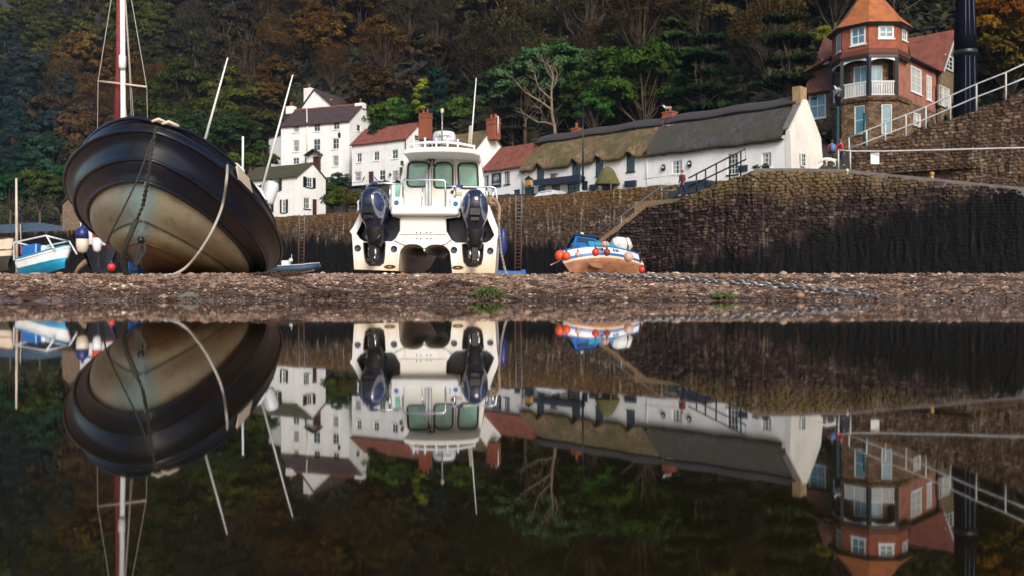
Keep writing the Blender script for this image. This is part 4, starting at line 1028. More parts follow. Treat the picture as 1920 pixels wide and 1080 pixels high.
pv_, qv_ = Vector((.69, .724, 0)), Vector((-.724, .69, 0))
C = Vector((30.55, 71.35, 0))
fr = frame2(C.x, C.y, C.x + pv_.x, C.y + pv_.y, 0)                   # right-hand side wall
z_e = 18.8; uS = hit(fr, 1756, 140)[0]
wpx = [(1708, 122, 1728, 179), (1737.5, 140, 1747, 190)]; hs = [rect(fr, r) for r in wpx]
m = MB(); facade(m, fr, -1.4, uS, 15.3, z_e, hs); m.build('tile_wall', 'hung_pink', hotel, world=True)
for h in hs: window(hotel, fr, h, 2 if h[1] - h[0] > 1 else 1, 3, 'white_paint', 'curtain', dep=.05, fw=.12, sill='white_paint')
lo = [rect(fr, (1712.5, 209, 1727, 240))]
m = MB(); fbox(m, fr, -1.2, uS, -.05, .25, 15.12, 15.3); m.build('string_course', 'gable_stone', hotel, world=True)
m = MB(); facade(m, fr, -1.0, uS, 9.5, 15.12, lo)
uE = hit(fr, 1805, 165)[0]; uA, zA = hit(fr, 1781, 62)
# left wing wall
fq = frame2(*(C + qv_ * 7.7).xy, *C.xy, 0); h3 = [rect(fq, (1516, 176, 1548.5, 220)), rect(fq, (1533, 250, 1549, 290))]
h3 = [[max(h[0], .1), h[1], h[2], h[3]] for h in h3]
facade(m, fq, 0, 7.7, 9.5, 16.8, h3); m.build('wall', 'hotel_stone', hotel, world=True)
for h in lo: window(hotel, fr, h, 2, 2, 'white_paint', 'curtain', dep=.08, fw=.1, sill='gable_stone')
window(hotel, fq, h3[0], 2, 2, 'white_paint', 'painted_sky_glass', fw=.12); window(hotel, fq, h3[1], 2, 2, 'white_paint', 'glass', fw=.1)
# cross gable
fg = frame2(*(fr @ Vector((uS, -.35, 0))).xy, *(fr @ Vector((uE, -.35, 0))).xy, 0); Wg = uE - uS; za = zA + .1
gpx = [(1772, 101, 1785.5, 135), (1760.5, 157, 1781, 205), (1793, 178, 1797.5, 210)]; gh = [rect(fg, r) for r in gpx]
m = MB(); facade(m, fg, 0, Wg, 9.5, z_e, [h for h in gh if h[3] < z_e - .05], tri=[(Wg / 2, za)])
facade(m, frame2(*(fg @ Vector((0, 1.2, 0))).xy, *(fg @ Vector((0, 0, 0))).xy, 0), 0, 1.2, 9.5, z_e)
facade(m, side_frame(fg, Wg), 0, 6, 9.5, z_e); m.build('gable_wall', 'gable_stone', hotel, world=True)
for h in gh: window(hotel, fg, h, 2 if h[1] - h[0] > .7 else 1, 3, 'white_paint', 'curtain' if h[2] < 17 else 'glass', dep=.08, fw=.09, sill='concrete', proud=h[3] >= z_e - .05)
def slope(mb, P, th=.16, uvs=None):
    n = (P[1] - P[0]).cross(P[-1] - P[0]).normalized()
    if n.z < 0: n = -n
    Q = [p + n * th for p in P]; k = len(P); e = (P[1] - P[0]).normalized(); f = n.cross(e); uv = [((p - P[0]).dot(e), (p - P[0]).dot(f)) for p in P]
    mb.add(list(P) + Q, [tuple(range(k))[::-1], tuple(range(k, 2 * k))] + [(i, (i + 1) % k, (i + 1) % k + k, i + k) for i in range(k)], uv=uv + uv)
m = MB(); G = lambda u_, y_, z_: fg @ Vector((u_, y_, z_))
slope(m, [G(-.25, -.25, z_e - .28), G(-.25, 6, z_e - .28), G(Wg / 2, 6, za), G(Wg / 2, -.25, za)]); slope(m, [G(Wg + .25, 6, z_e - .28), G(Wg + .25, -.25, z_e - .28), G(Wg / 2, -.25, za), G(Wg / 2, 6, za)])
m.open = True; m.build('gable_roof', 'red_tile', hotel, world=True)
m = MB(); m.tube([G(-.28, -.32, z_e - .25), G(Wg / 2, -.32, za + .12)], .10, 4); m.tube([G(Wg + .28, -.32, z_e - .25), G(Wg / 2, -.32, za + .12)], .10, 4); m.build('bargeboard', 'curtain', hotel, world=True)
# roofs of the main block
Fp = lambda u_, y_, z_: fr @ Vector((u_, y_, z_))
m = MB(); slope(m, [Fp(-1.2, -.25, z_e - .2), Fp(uE, -.25, z_e - .2), Fp(uE, 3.6, 20.6), Fp(1, 3.6, 20.6)]); slope(m, [Fp(uE, 8.0, z_e - .2), Fp(0, 8, z_e - .2), Fp(1, 3.6, 20.6), Fp(uE, 3.6, 20.6)])
Q = lambda u_, y_, z_: fq @ Vector((u_, y_, z_))
m.build('roof', 'brown_tile', hotel, world=True)
m = MB(); slope(m, [Q(-.2, -.35, 16.55), Q(6.6, -.35, 16.55), Q(6.6, 3.6, 22.0), Q(-.2, 3.6, 22.0)]); slope(m, [Q(6.6, 7.6, 16.55), Q(-.2, 7.6, 16.55), Q(-.2, 3.6, 22), Q(6.6, 3.6, 22)])
m.open = True; lr = m.build('wing_roof', 'brown_tile', hotel, world=True)
m = MB(); facade(m, frame2(*Q(0, 7.3, 0).xy, *Q(0, 0, 0).xy, 0), 0, 7.3, 9.5, 16.6, tri=[(3.7, 21.9)]); m.build('wing_gable', 'hung_tile', hotel, world=True)
m = MB(); h = rect(fq, (1549, 121, 1561, 132), 1.6); m.box(Q((h[0] + h[1]) / 2, 1.0, (h[2] + h[3]) / 2 + .35), (.6, .5, .42), math.atan2(-qv_.y, -qv_.x)); m.build('rooflight', 'white_paint', lr, world=True)
pipe(hotel, [Fp(uS - .1, -.12, z_e), Fp(uS - .1, -.12, 10)], .07, 'satin_black')
m = MB(); m.tube([Fp(-1.3, -.35, z_e - .16), Fp(uS + .1, -.35, z_e - .16)], .09, 6); m.build('gutter', 'black_paint', hotel, world=True)
# ================================================================ railings, stairs, ladders, posts
def railing(name, label, rails, posts, mat, r=.03, rp=None, origin=None, cat='railing'):
    o = Vector(origin or rails[0][0]); root = empty(name, o, 0, label, cat)
    for pts in rails:
        m = MB(); m.tube(pts, r, 6); m.build('rail', mat, root, world=True)
    for a, b in posts:
        m = MB(); m.tube([a, b], rp or r, 6); m.build('post', mat, root, world=True)
    return root
def dl(px): return float(np.interp(px, [1590, 1628, 1699, 1782, 1831, 1886, 1920, 2100], [54.2, 53.6, 52.6, 51.4, 50.6, 49.8, 49.3, 46.5])) + .25
P_ = lambda px, py: at(px, py, dl(px))
top_y = lambda x: float(np.interp(x, [1592, 1735, 1830, 1886, 1920, 2000], [258, 201, 158, 136, 120, 84])); low_y = lambda x: float(np.interp(x, [1592, 1738, 1831, 1920, 2000], [279, 222, 182, 148, 112]))
wal_y = lambda x: float(np.interp(x, [1592, 1628, 1699, 1782, 1831, 1886, 1920, 2000], [288, 277, 258, 227, 210, 190, 178, 145]))
xs_ = [1592, 1625, 1660, 1698.6, 1736, 1782, 1831, 1886, 1940]
railing('sloping_railing', 'pale two-bar railing climbing along the sloping top of the upper rubble wall', [[P_(x, top_y(x)) for x in xs_], [P_(x, low_y(x)) for x in xs_]], [(P_(x, top_y(x)), P_(x, wal_y(x) + 3)) for x in xs_[:-1]], 'white_rail', .045)
railing('level_railing', 'single white rail running level across the foot of the upper rubble wall', [[at(1572, 281, 51.2), at(1597, 283.5, 51), at(1660, 283.5, 50.2), at(1760, 281, 49), at(1920, 277, 47.2), at(2010, 275, 46.2)]], [(at(1572, 281, 51.2), at(1572, 320, 51.2)), (at(1594, 281, 51), at(1594.5, 320, 51))], 'white_rail', .045)
bd = lambda x: lerp(53.0, 50.6, (x - 1290) / 110) + .5
B_ = lambda x, y: at(x, y, bd(x))
ty = lambda x: lerp(334, 279, (x - 1291) / 106); my = lambda x: lerp(350, 299, (x - 1291) / 106); by = lambda x: float(np.interp(x, [1290, 1360, 1412], [367, 340, 318])) + 3
railing('black_railing', 'black two-bar handrail rising beside the white grey-thatched cottage front', [[B_(1291, 334), B_(1397, 279), B_(1398.5, 299), B_(1291, 350)]], [(B_(x, ty(x)), B_(x, by(x))) for x in (1306, 1323, 1343, 1368, 1389)] , 'satin_black', .045)
railing('stair_handrail', 'grey steel handrail slanting down the harbour steps to the beach', [[at(1118, 438, 59.6), at(1180, 394, 58.4), at(1240, 350, 57.2), at(1266, 346, 56.6)], [at(1238, 359, 57.2), at(1268, 356, 56.5)]], [(at(1240, 350, 57.2), at(1241, 376, 57.2)), (at(1165, 405, 58.6), at(1165, 434, 58.6))], 'galv', .05)
# steps between pier wall and inner wall
st = empty('harbour_steps', at(1165, 440, 59), 0, 'worn ochre stone steps climbing between the inner wall and the dark pier wall', 'steps')
ns = 20
for i in range(ns):
    t = i / (ns - 1); px = lerp(1128, 1216, t); d = lerp(58.6, 57.0, t); y0 = lerp(452, 384, t); a = at(px, y0, d); m = MB()
    m.box((a.x + .35, a.y + .2, a.z - 1.0), (.85, 2.6, 2.0), R(-14)); m.build('step', 'step_stone', st, world=True)
m = MB(); a, b = at(1212, 383, 57.2), at(1300, 371, 55.2); mid = (a + b) / 2; m.box((mid.x, mid.y + .4, mid.z - 1), ((b - a).xy.length, 2.8, 2.0), math.atan2(b.y - a.y, b.x - a.x)); m.build('landing', 'step_stone', st, world=True)
def ladder(name, label, pxa, pxb, y0, y1, ymid, d):
    root = empty(name, at((pxa + pxb) / 2, y1, d), 0, label, 'ladder')
    for (m0, m1, mt) in ((y0, ymid, 'ladder_steel'), (ymid, y1, 'rust')):
        for px in (pxa, pxb):
            off = 1.5 if mt == 'rust' else 0
            m = MB(); m.tube([at(px - off * .5, m0, d), at(px - off, m1, d)], .05, 5); m.build('stile', mt, root, world=True)
        n = int((m1 - m0) / 6.5)
        for i in range(n):
            y_ = lerp(m0 + 3, m1 - 2, i / (n - 1)); m = MB(); m.tube([at(pxa - .8, y_, d), at(pxb - .8, y_, d)], .03, 5); m.build('rung', mt, root, world=True)
    return root
ladder('wall_ladder', 'tall iron ladder fixed to the inner wall between catamaran and blue fishing boat', 967, 978, 366, 510, 430, 67.4)
ladder('wall_ladder', 'iron ladder on the inner wall below the mossy cottage, left of the catamaran', 561, 571, 402, 500, 448, 82.0)

def lamp(name, label, px, y0, y1, d, mat, head_mat='satin_black', r=.06, hs=1.0):
    b, t = at(px, y1, d), at(px, y0, d); root = empty(name, b, 0, label, 'lamp post')
    m = MB(); m.tube([b, lerp(b, t, .12), lerp(b, t, .13), t - Vector((0, 0, .5 * hs))], [r * 1.8, r * 1.7, r, r * .8], 8); m.build('post', mat, root, world=True)
    m = MB(); m.lathe([(.06, 0), (.12, .05), (.17, .42), (.2, .44), (.10, .62), (.03, .7), (.03, .8), (0, .82)], t - Vector((0, 0, .55 * hs)), 8, M=Matrix.Translation(t - Vector((0, 0, .55 * hs))) @ Matrix.Scale(hs, 4)); m.build('lantern', head_mat, root, world=True)
    m = MB(); m.tube([t + Vector((-.3 * hs, 0, -.62 * hs)), t + Vector((.3 * hs, 0, -.62 * hs))], .025, 5); m.build('crossbar', mat, root, world=True)
    return root
lamp('street_lamp', 'white lamp post with black lantern in front of the tallest white house', 636, 250, 336, 104, 'white_paint')
lamp('street_lamp', 'pale lamp post with dark lantern between the white gable end and the turreted hotel', 1571, 178, 282, 62, 'teal_paint', r=.10, hs=1.4)
lamp('street_lamp', 'lone lamp post standing behind the far left harbour wall', 41, 385, 432, 108, 'navy_paint')
m = MB(); a, b = at(1093, 356, 74.5), at(1093, 196, 74.5); m.tube([a, lerp(a, b, .5), b], [.10, .07, .04], 7); m.build('flagpole', 'satin_black', origin=a, label='thin black pole rising in front of the mossy thatch', cat='pole')
m = MB(); m.tube([at(1621.5, 288, 60), at(1621.5, 212, 60)], .12, 8); m.build('teal_post', 'teal_paint', origin=at(1621.5, 288, 60), label='plain teal post standing in front of the turret base window', cat='post')
# tall tapered column behind the ramp
cb, ct = at(1810, 222, 62), at(1810, -40, 62); hh = ct.z - cb.z; zc = at(1810, 104, 62).z - cb.z
col = empty('tapered_column', cb, 0, 'huge dark navy column with a collar, standing beside the right gable of the hotel', 'column')
m = MB(); m.lathe([(.80, -1.5), (.78, 0), (.70, zc - .2), (.72, zc)], cb, 20); m.build('lower_shaft', 'column_navy', col, world=True)
m = MB(); m.lathe([(.74, zc), (.78, zc + .05), (.78, zc + .28), (.74, zc + .32)], cb, 20); m.build('collar', 'satin_black', col, world=True)
m = MB(); m.lathe([(.70, zc + .3), (.72, zc + 1.2), (.60, hh - 1.3), (.52, hh - .9), (.55, hh), (.3, hh + .2)], cb, 20); m.build('upper_shaft', 'column_navy', col, world=True)
for a_ in (-115, -65, -95):
    m = MB(); c_, s_ = math.cos(R(a_)), math.sin(R(a_))
    m.tube([cb + Vector((c_ * r_, s_ * r_, z_)) for r_, z_ in ((.79, 0), (.71, zc - .2))], .025, 5); m.tube([cb + Vector((c_ * r_, s_ * r_, z_)) for r_, z_ in ((.725, zc + 1.2), (.61, hh - 1.3))], .03, 5)
    m.build('seam', 'column_seam', col, world=True)
# notice on the wall, mooring balls, picket fence, blue cover
m = MB(); a = at(1640.5, 297, 50.6); m.box(a, (.45, .04, .62), R(-12)); m.build('notice', 'white_paint', origin=a, label='small white rectangular notice fixed below the level rail on the upper wall', cat='sign')
m = MB(); a = at(1588.5, 319.5, 48.6); m.ball(a, .10, 10); m.lathe([(.10, -.22), (.06, -.06)], a, 8); m.build('bollard', 'white_buoy', origin=a, label='small white round bollard on the pier edge below the level rail posts', cat='bollard')
m = MB(); a = at(1747.5, 326, 46.9); m.ball(a, .12, 10); m.lathe([(.12, -.45), (.07, -.06)], a, 8); m.build('bollard', 'lantern', origin=a, label='small ochre round bollard on the pier edge far right', cat='bollard')
m = MB(); m.loft([[at(x, y, 110.0) + Vector((0, dy, 0)) for y, dy in ((437, 0), (yt, .2), (yt + 1, 2.2), (437, 2.4))] for x, yt in ((-30, 423), (18, 420), (50, 417), (75, 417), (100, 421), (117, 424))]); m.build('tarpaulin_cover', 'tarp_navy', origin=at(60, 436, 105), label='long dark blue tarpaulin lying along the top of the far left wall', cat='tarpaulin')
pf = empty('picket_fence', at(1240, 350, 66), 0, 'thin white picket fence in front of the grey thatched cottage', 'fence')
fa, fb = fpt(ROW, 1208, 336, -1.2), fpt(ROW, 1268, 327, -1.2)
for k in range(22):
    p = lerp(fa, fb, k / 21); m = MB(); m.box(p - Vector((0, 0, .5)), (.05, .05, 1.2), 0); m.build('picket', 'white_rail', pf, world=True)
m = MB(); m.tube([fa, fb], .035, 5); m.tube([fa - Vector((0, 0, .6)), fb - Vector((0, 0, .6))], .03, 5); m.build('rail', 'white_rail', pf, world=True)

# cars glimpsed over the wall
def car(name, label, c, rz, mat, s=1):
    root = empty(name, c, rz, label, 'car', s=s); m = MB()
    prof = [(-2.05, .35), (-2.1, .75), (-1.95, .92), (-1.35, 1.0), (-.75, 1.42), (.55, 1.45), (1.25, 1.05), (1.95, .92), (2.1, .7), (2.05, .35)]
    rings = []
    for y_, k in ((-.85, .93), (-.80, 1), (.80, 1), (.85, .93)): rings.append([Vector((x * (.97 if k < 1 else 1), y_ * (.82 if z > 1.1 else 1), z * (k if z > .9 else 1))) for x, z in prof])
    m.loft(rings, True); m.build('body', mat, root, auto=.04)
    m = MB()
    for sg in (-1, 1): m.add([Vector((x, sg * .71, z)) for x, z in ((-1.1, 1.0), (-.72, 1.34), (.5, 1.36), (1.05, 1.02))], [(0, 1, 2, 3) if sg > 0 else (3, 2, 1, 0)])
    m.open = True; m.build('window', 'glass', root)
    for x in (-1.3, 1.3):
        for y_ in (-.78, .78):
            m = MB(); m.lathe([(.20, -.1), (.31, -.09), (.31, .09), (.20, .1)], n=14, M=Matrix.Translation((x, y_, .31)) @ Matrix.Rotation(R(90), 4, 'X')); m.build('wheel', 'tyre', root)
    return root
ra = math.atan2(B.y - A.y, B.x - A.x)
p = at(1317, 350, 57.5); car('parked_car', 'dark parked car half hidden behind the black handrail by the grey thatched cottage', (p.x, p.y, at(1317, 382, 57.5).z), ra, 'car_paint')
p = at(1036, 362, 71.5); car('parked_car', 'white car whose roof shows just above the harbour wall below the shop canopy', (p.x, p.y, at(1036, 358, 71.5).z - 1.45), ra, 'white_car')

# ================================================================ people, dog, gulls
def skin_mesh(name, chains, mat, parent, sub=2):
    """chains: lists of ((x, y, z), radius); the first point of later chains may repeat an earlier point to join it"""
    V, E, Rd, key = [], [], [], {}
    for ch in chains:
        prev = None
        for p, r in ch:
            k = tuple(round(c, 4) for c in p)
            if k not in key: key[k] = len(V); V.append(p); Rd.append(r)
            i = key[k]
            if prev is not None and prev != i: E.append((prev, i))
            prev = i
    me = bpy.data.meshes.new(name); me.from_pydata(V, E, []); o = bpy.data.objects.new(name, me); COL.objects.link(o)
    md = o.modifiers.new('skin', 'SKIN'); md.use_smooth_shade = True
    for i, r in enumerate(Rd):
        v = me.skin_vertices[0].data[i]; v.radius = (r, r); v.use_root = i == 0
    s_ = o.modifiers.new('sub', 'SUBSURF'); s_.levels = sub; s_.render_levels = sub
    me.materials.append(MAT[mat]); o.parent = parent
    return o
def person(label, loc, rz, coat, legs, h=1.72, hat=None, pack=None, stride=.14, lean=.0):
    root = empty('person', loc, rz, label, 'person', s=h / 1.72)
    hip, ch, nk = (0, 0, .92), (0, -lean, 1.32), (0, -lean * 1.2, 1.47)
    arm = lambda s: [(ch, .13), ((s * .19, -lean, 1.38), .075), ((s * .25, .02 - lean, 1.12), .05), ((s * .24, -.08 - lean, .90), .036), ((s * .235, -.11 - lean, .82), .035)]
    leg = lambda s: [(hip, .14), ((s * .10, 0, .86), .095), ((s * .11, -.02 + s * stride * .5, .48), .062), ((s * .11, .03 + s * stride, .09), .042), ((s * .12, -.14 + s * stride, .04), .036)]
    skin_mesh('body', [[(hip, .14), ((0, 0, 1.08), .13), (ch, .145), (nk, .055), ((0, -lean * 1.3, 1.56), .075), ((0, -lean * 1.3, 1.65), .088), ((0, -lean * 1.3, 1.71), .06)], arm(-1), arm(1), leg(-1), leg(1)], 'skin', root)
    bd_ = [o for o in bpy.data.objects if o.parent == root][0]
    m = MB(); c = Vector((0, -lean * 1.3, 1.64)); m.ball(c + Vector((0, -.10, -.01)), .018, 8)
    for s in (-1, 1): m.ball(c + Vector((s * .09, .0, -.01)), .022, 8)
    m.build('face', 'skin', root)
    for s in (-1, 1):                                    # hands
        hb = Vector((s * .235, -.11 - lean, .80)); chs = []
        for k in range(4): x = (k - 1.5) * .016; chs.append([((hb.x, hb.y, hb.z + .03), .022), ((hb.x + x * .3, hb.y + x, hb.z - .02), .013), ((hb.x + x * .4, hb.y + x - .01, hb.z - .065 + abs(k - 1.4) * .008), .009)])
        chs.append([((hb.x, hb.y, hb.z + .03), .022), ((hb.x, hb.y - .04, hb.z + .0), .011), ((hb.x, hb.y - .052, hb.z - .03), .009)])
        skin_mesh('hand', chs, 'skin', root, 1)
    o = skin_mesh('coat', [[((0, 0, .84), .165), ((0, 0, 1.08), .165), (ch, .175), ((0, -lean * 1.2, 1.44), .09)], [(ch, .175), ((-.2, -lean, 1.38), .092), ((-.255, .02 - lean, 1.12), .068), ((-.245, -.075 - lean, .90), .05)], [(ch, .175), ((.2, -lean, 1.38), .092), ((.255, .02 - lean, 1.12), .068), ((.245, -.075 - lean, .90), .05)]], coat, root)
    L_ = lambda s: [((0, 0, .93), .152), ((s * .10, 0, .84), .11), ((s * .11, -.02 + s * stride * .5, .48), .078), ((s * .11, .03 + s * stride, .14), .062)]
    skin_mesh('trousers', [L_(-1), L_(1)], legs, root)
    for s in (-1, 1): skin_mesh('shoe', [[((s * .11, .06 + s * stride, .05), .05), ((s * .115, -.05 + s * stride, .045), .05), ((s * .12, -.16 + s * stride, .035), .038)]], 'satin_black', root, 1)
    m = MB(); m.ball(c + Vector((0, .022, .022)), .112, 14, 1.05); m.build('hat' if hat else 'hair', hat or 'hair', root)
    if pack:
        k = MB(); k.loft([[Vector((x * w_, .16 + y_ * dp, z)) for x, y_ in ((-1, 0), (-.8, .9), (0, 1.1), (.8, .9), (1, 0))] for z, w_, dp in ((.92, .12, .10), (.98, .17, .17), (1.2, .18, .18), (1.4, .14, .13), (1.46, .07, .06))], True, True); pk = k.build('rucksack', pack, root)
    return root
gz = lambda px, py, d: at(px, py, d)
person('person in red coat with a bright blue rucksack beside the hotel lamp post', gz(1560, 312, 60), R(170), 'red_coat', 'olive_trousers', 1.72, None, 'rucksack')
person('person in red coat and dark blue trousers at the end of the level rail', gz(1576.5, 313, 58.5), R(95), 'red_coat', 'jeans', 1.75, 'maroon_coat', None)
person('person in maroon top and navy trousers on the steps landing by the black handrail', gz(1281, 369, 55.6), R(-60), 'maroon_coat', 'navy_coat', 1.6, 'maroon_coat', None, .2, .08)
dg = empty('dog', gz(1554, 312, 58), R(12), 'white shaggy dog with lowered head on the pier beside the person with the rucksack', 'dog', s=1.0)
leg = lambda x, y_: [((x, 0, .42), .12), ((x + .01, y_, .28), .07), ((x + (.05 if x > 0 else -.02), y_, .13), .035), ((x - .01, y_, .03), .035), ((x - .06, y_, .02), .03)]
skin_mesh('body', [[((.34, 0, .42), .12), ((.1, 0, .44), .135), ((-.18, 0, .45), .15), ((-.32, 0, .46), .12), ((-.46, 0, .40), .085), ((-.56, 0, .32), .085), ((-.68, 0, .24), .045), ((-.73, 0, .22), .03)],
                   [((.34, 0, .42), .12), ((.48, 0, .46), .035), ((.60, 0, .40), .03)], [((-.18, 0, .45), .15), ((-.22, -.09, .26), .06), ((-.21, -.09, .12), .036), ((-.22, -.09, .03), .036), ((-.27, -.09, .02), .03)], [((-.18, 0, .45), .15), ((-.22, .09, .26), .06), ((-.21, .09, .12), .036), ((-.22, .09, .03), .036), ((-.27, .09, .02), .03)],
                   [((.34, 0, .42), .12), ((.34, -.09, .27), .075), ((.42, -.09, .15), .036), ((.37, -.09, .03), .034), ((.32, -.09, .02), .03)], [((.34, 0, .42), .12), ((.34, .09, .27), .075), ((.42, .09, .15), .036), ((.37, .09, .03), .034), ((.32, .09, .02), .03)]], 'dog_fur', dg)
for s in (-1, 1):
    m = MB(); m.ball((-.53, s * .085, .33), .045, 8, 1.6); m.build('ear', 'dog_fur', dg)
m = MB(); m.ball((-.755, 0, .225), .02, 8); m.build('nose', 'satin_black', dg)
def gull(label, loc, rz, s=1.25):
    g = empty('seagull', loc, rz, label, 'bird', s=s)
    skin_mesh('body', [[((.22, 0, .16), .02), ((.10, 0, .17), .06), ((-.04, 0, .19), .082), ((-.12, 0, .25), .05), ((-.15, 0, .31), .045), ((-.18, 0, .32), .03)]], 'gull_white', g)
    for sg in (-1, 1):
        m = MB(); m.loft([[Vector((x, sg * (.06 + w_ * .3), z + k)) for k in (-w_, 0, w_)] + [Vector((x, sg * (.075 + w_ * .2), z))] for x, z, w_ in ((-.08, .20, .03), (.05, .195, .055), (.2, .18, .03), (.3, .165, .008))]); m.build('wing', 'gull_grey', g)
        m = MB(); m.tube([(0, sg * .03, .14), (0, sg * .03, 0), (-.05, sg * .03, 0)], .008, 5); m.build('leg', 'beak', g)
    m = MB(); m.tube([(-.20, 0, .32), (-.27, 0, .305)], [.014, .004], 6); m.build('beak', 'beak', g)
gull('white gull standing on the red chimney of the thatched row', gull_spot + Vector((-.3, 0, .05)), 0, 1.6)
gull('white gull perched on the left roof ridge of the turreted hotel', (fq @ Vector((3.6, 3.6, 22.12))), R(200), 1.5)
gull('white gull perched on top of the pale lamp post beside the hotel', at(1569, 174.5, 62), R(30), 1.4)
# ================================================================ big heeled workboat
PB = dict(x=-6.124, y=14.366, z=.617, yaw=.2219, heel=.2197, pitch=.0917, L=6.4898, Bk=.05, Bc2=.8143, Bc1=1.2018, Bh=1.5012, Bf=2.0251, Bt=1.5999, zk=0., zc2=.4036, zc1=.5021, zh=.7008, zf=1.0681, zt=1.5627,
          shk=0., shc2=.0095, shc1=.2785, shh=.6103, shf=1.0205, sht=.6498, xk=1.4207, xc2=.8966, xc1=.5752, xh=.0971, xf=.0027, xt=-.0236, a=2.0518, c=1.7761, ue=.6516, cl=1.0955, ch=1.5768, al=1.6991)
def wb_local(X, Yr, Z): return Vector((Yr, X, Z))
def wb_world(v):
    Yr, X, Z = v; d = PB
    Yr, Z = math.cos(d['heel']) * Yr + math.sin(d['heel']) * Z, -math.sin(d['heel']) * Yr + math.cos(d['heel']) * Z
    X, Z = math.cos(d['pitch']) * X + math.sin(d['pitch']) * Z, -math.sin(d['pitch']) * X + math.cos(d['pitch']) * Z
    return Vector((d['x'] - X * math.sin(d['yaw']) + Yr * math.cos(d['yaw']), d['y'] + X * math.cos(d['yaw']) + Yr * math.sin(d['yaw']), d['z'] + Z))
o0 = wb_world((0, 0, 0)); WM = Matrix.Identity(4)
for i, e in enumerate(((1, 0, 0), (0, 1, 0), (0, 0, 1))):
    v = wb_world(e) - o0
    for k in range(3): WM[k][i] = v[k]
WM.translation = o0
wb = empty('workboat', None, M=WM, label='big workboat heeled over on the shingle with ribbed black fender and weathered brown-green hull', cat='boat')
def wbl(k, u, side):
    d = PB; x = d['x' + k] + u * (d['L'] - d['x' + k]); v = min(max((x - d['x' + k]) / (d['ue'] * (d['L'] - d['x' + k])), 0), 1)
    if k == 'k': b = .0
    else: b = d['B' + k] * max(1 - (1 - v) ** (d['al'] if k[0] == 'c' else d['a']), 0) ** (1 / (d['cl'] if k[0] == 'c' else d['ch'] if k == 'h' else d['c'])) * (1 - .12 * min(max((x / d['L'] - .6) / .4, 0), 1) ** 2)
    z = d['z' + k] + d['sh' + k] * min(max(1 - x / d['L'], 0), 1) ** 2
    return Vector((side * b, x, z))
NU = 56; US = [(i / NU) ** 2.2 for i in range(NU + 1)]
def hullpt(u, q, side):                                  # q: 0 keel .. 3 hull top
    ks = ['k', 'c2', 'c1', 'h']; i = min(int(q), 2); t = q - i
    a, b = wbl(ks[i], u, side), wbl(ks[i + 1], u, side); p = lerp(a, b, t)
    n = Vector((side, -.25, -.35)).normalized(); return p + n * (.05 + .05 * (i == 2)) * math.sin(math.pi * t) * min(1, u * 8 + .02)
V, Fs, lvl = [], [], []; QS = [k / 5 for k in range(16)]
for side in (-1, 1):
    base = len(V)
    for u in US:
        for q in QS: V.append(hullpt(u, q, side)); lvl.append(q / 3)
    n = len(QS)
    for i in range(NU):
        for j in range(n - 1):
            f = (base + i * n + j, base + (i + 1) * n + j, base + (i + 1) * n + j + 1, base + i * n + j + 1); Fs.append(f if side < 0 else f[::-1])
n = len(QS); e1 = [NU * n + j for j in range(n)]; e2_ = [len(V) // 2 + NU * n + j for j in range(n)]
hb = MB(); hb.add(V, Fs, True); hb.add([], []); hb.f.append(e1 + e2_[::-1]); hb.sm.append(False); hb.open = True
hb.build('hull', 'hull_work', wb, attrs={'lvl': lvl})
for side in (-1, 1):
    for k, r in (('c1', .017), ('c2', .017)):
        m = MB(); m.tube([wbl(k, u, side) + Vector((side * .012, -.008, 0)) for u in US[1:]], r, 6); m.build('spray_rail', 'boulder', wb)
def fraw(u, v, side):
    u, v = min(max(float(u), 0), 1), float(v)
    h, f, t = wbl('h', u, side), wbl('f', u, side), wbl('t', u, side) + Vector((0, 0, .03))
    c = 2 * f - .5 * (h + t)
    return (1 - v) ** 2 * h + 2 * v * (1 - v) * c + v * v * t
def fpt_(u, v, side, off=0):
    u, v = float(u), float(v); p = fraw(u, v, side)
    tv = fraw(u, v + .02, side) - fraw(u, v - .02, side); tu = fraw(u + .006, v, side) - fraw(max(u - .004, .0005), v, side)
    n = tu.cross(tv) * side
    if n.length < 1e-8: n = Vector((side * .2, -1, 0))
    n.normalize(); n = (n + Vector((0, -1, 0)) * max(0, 1 - u / .012) * 1.5).normalized()
    if n.dot(p - Vector((0, p.y + .9, p.z))) < 0: n = -n
    ridge = .062 * (.5 - .5 * math.cos(v * 3.0 * 2 * math.pi)) ** 1.2 - .02
    return p + n * (ridge * min(1, math.sin(math.pi * min(max(v, 0), 1)) * 3) + off)
VS = [k / 30 for k in range(31)]
def fender(us_l, us_r, vs_, off, name, mat, inner=True):
    sec = [(u, -1) for u in reversed(us_l)] + [(u, 1) for u in us_r]
    m = MB(); rows = []
    for u, sd in sec:
        r = [fpt_(u, v, sd, off) for v in vs_]
        if inner:
            t = r[-1]; cen = Vector((0, t.y + .25 * max(0, 1 - u / .08), t.z)); dirn = (cen - t); dirn = dirn.normalized() if dirn.length > 1e-4 else Vector((0, 1, 0))
            r += [t + dirn * .22 + Vector((0, 0, -.01)), t + dirn * .26 + Vector((0, 0, -.3))]
        rows.append(r)
    m.loft(rows, False, True, closed=False); m.open = not inner
    return m.build(name, mat, wb)
ULS = [(i / 60) ** 2.4 for i in range(1, 61)]
fd = fender(ULS, ULS, VS, 0, 'fender', 'fender_rubber')
sm_ = [(i / 12) ** 2.2 * .022 for i in range(1, 13)]
fender(sm_, sm_[:8], [k / 30 for k in range(2, 31)], .022, 'bow_pad', 'fender_patch', False)
for v_ in (.17, .5, .83):
    m = MB(); m.tube([fpt_(u, v_, -1, .012) for u in reversed(ULS)] + [fpt_(u, v_, 1, .012) for u in ULS], .032, 8); m.build('fender_rib', 'fender_rubber', wb)
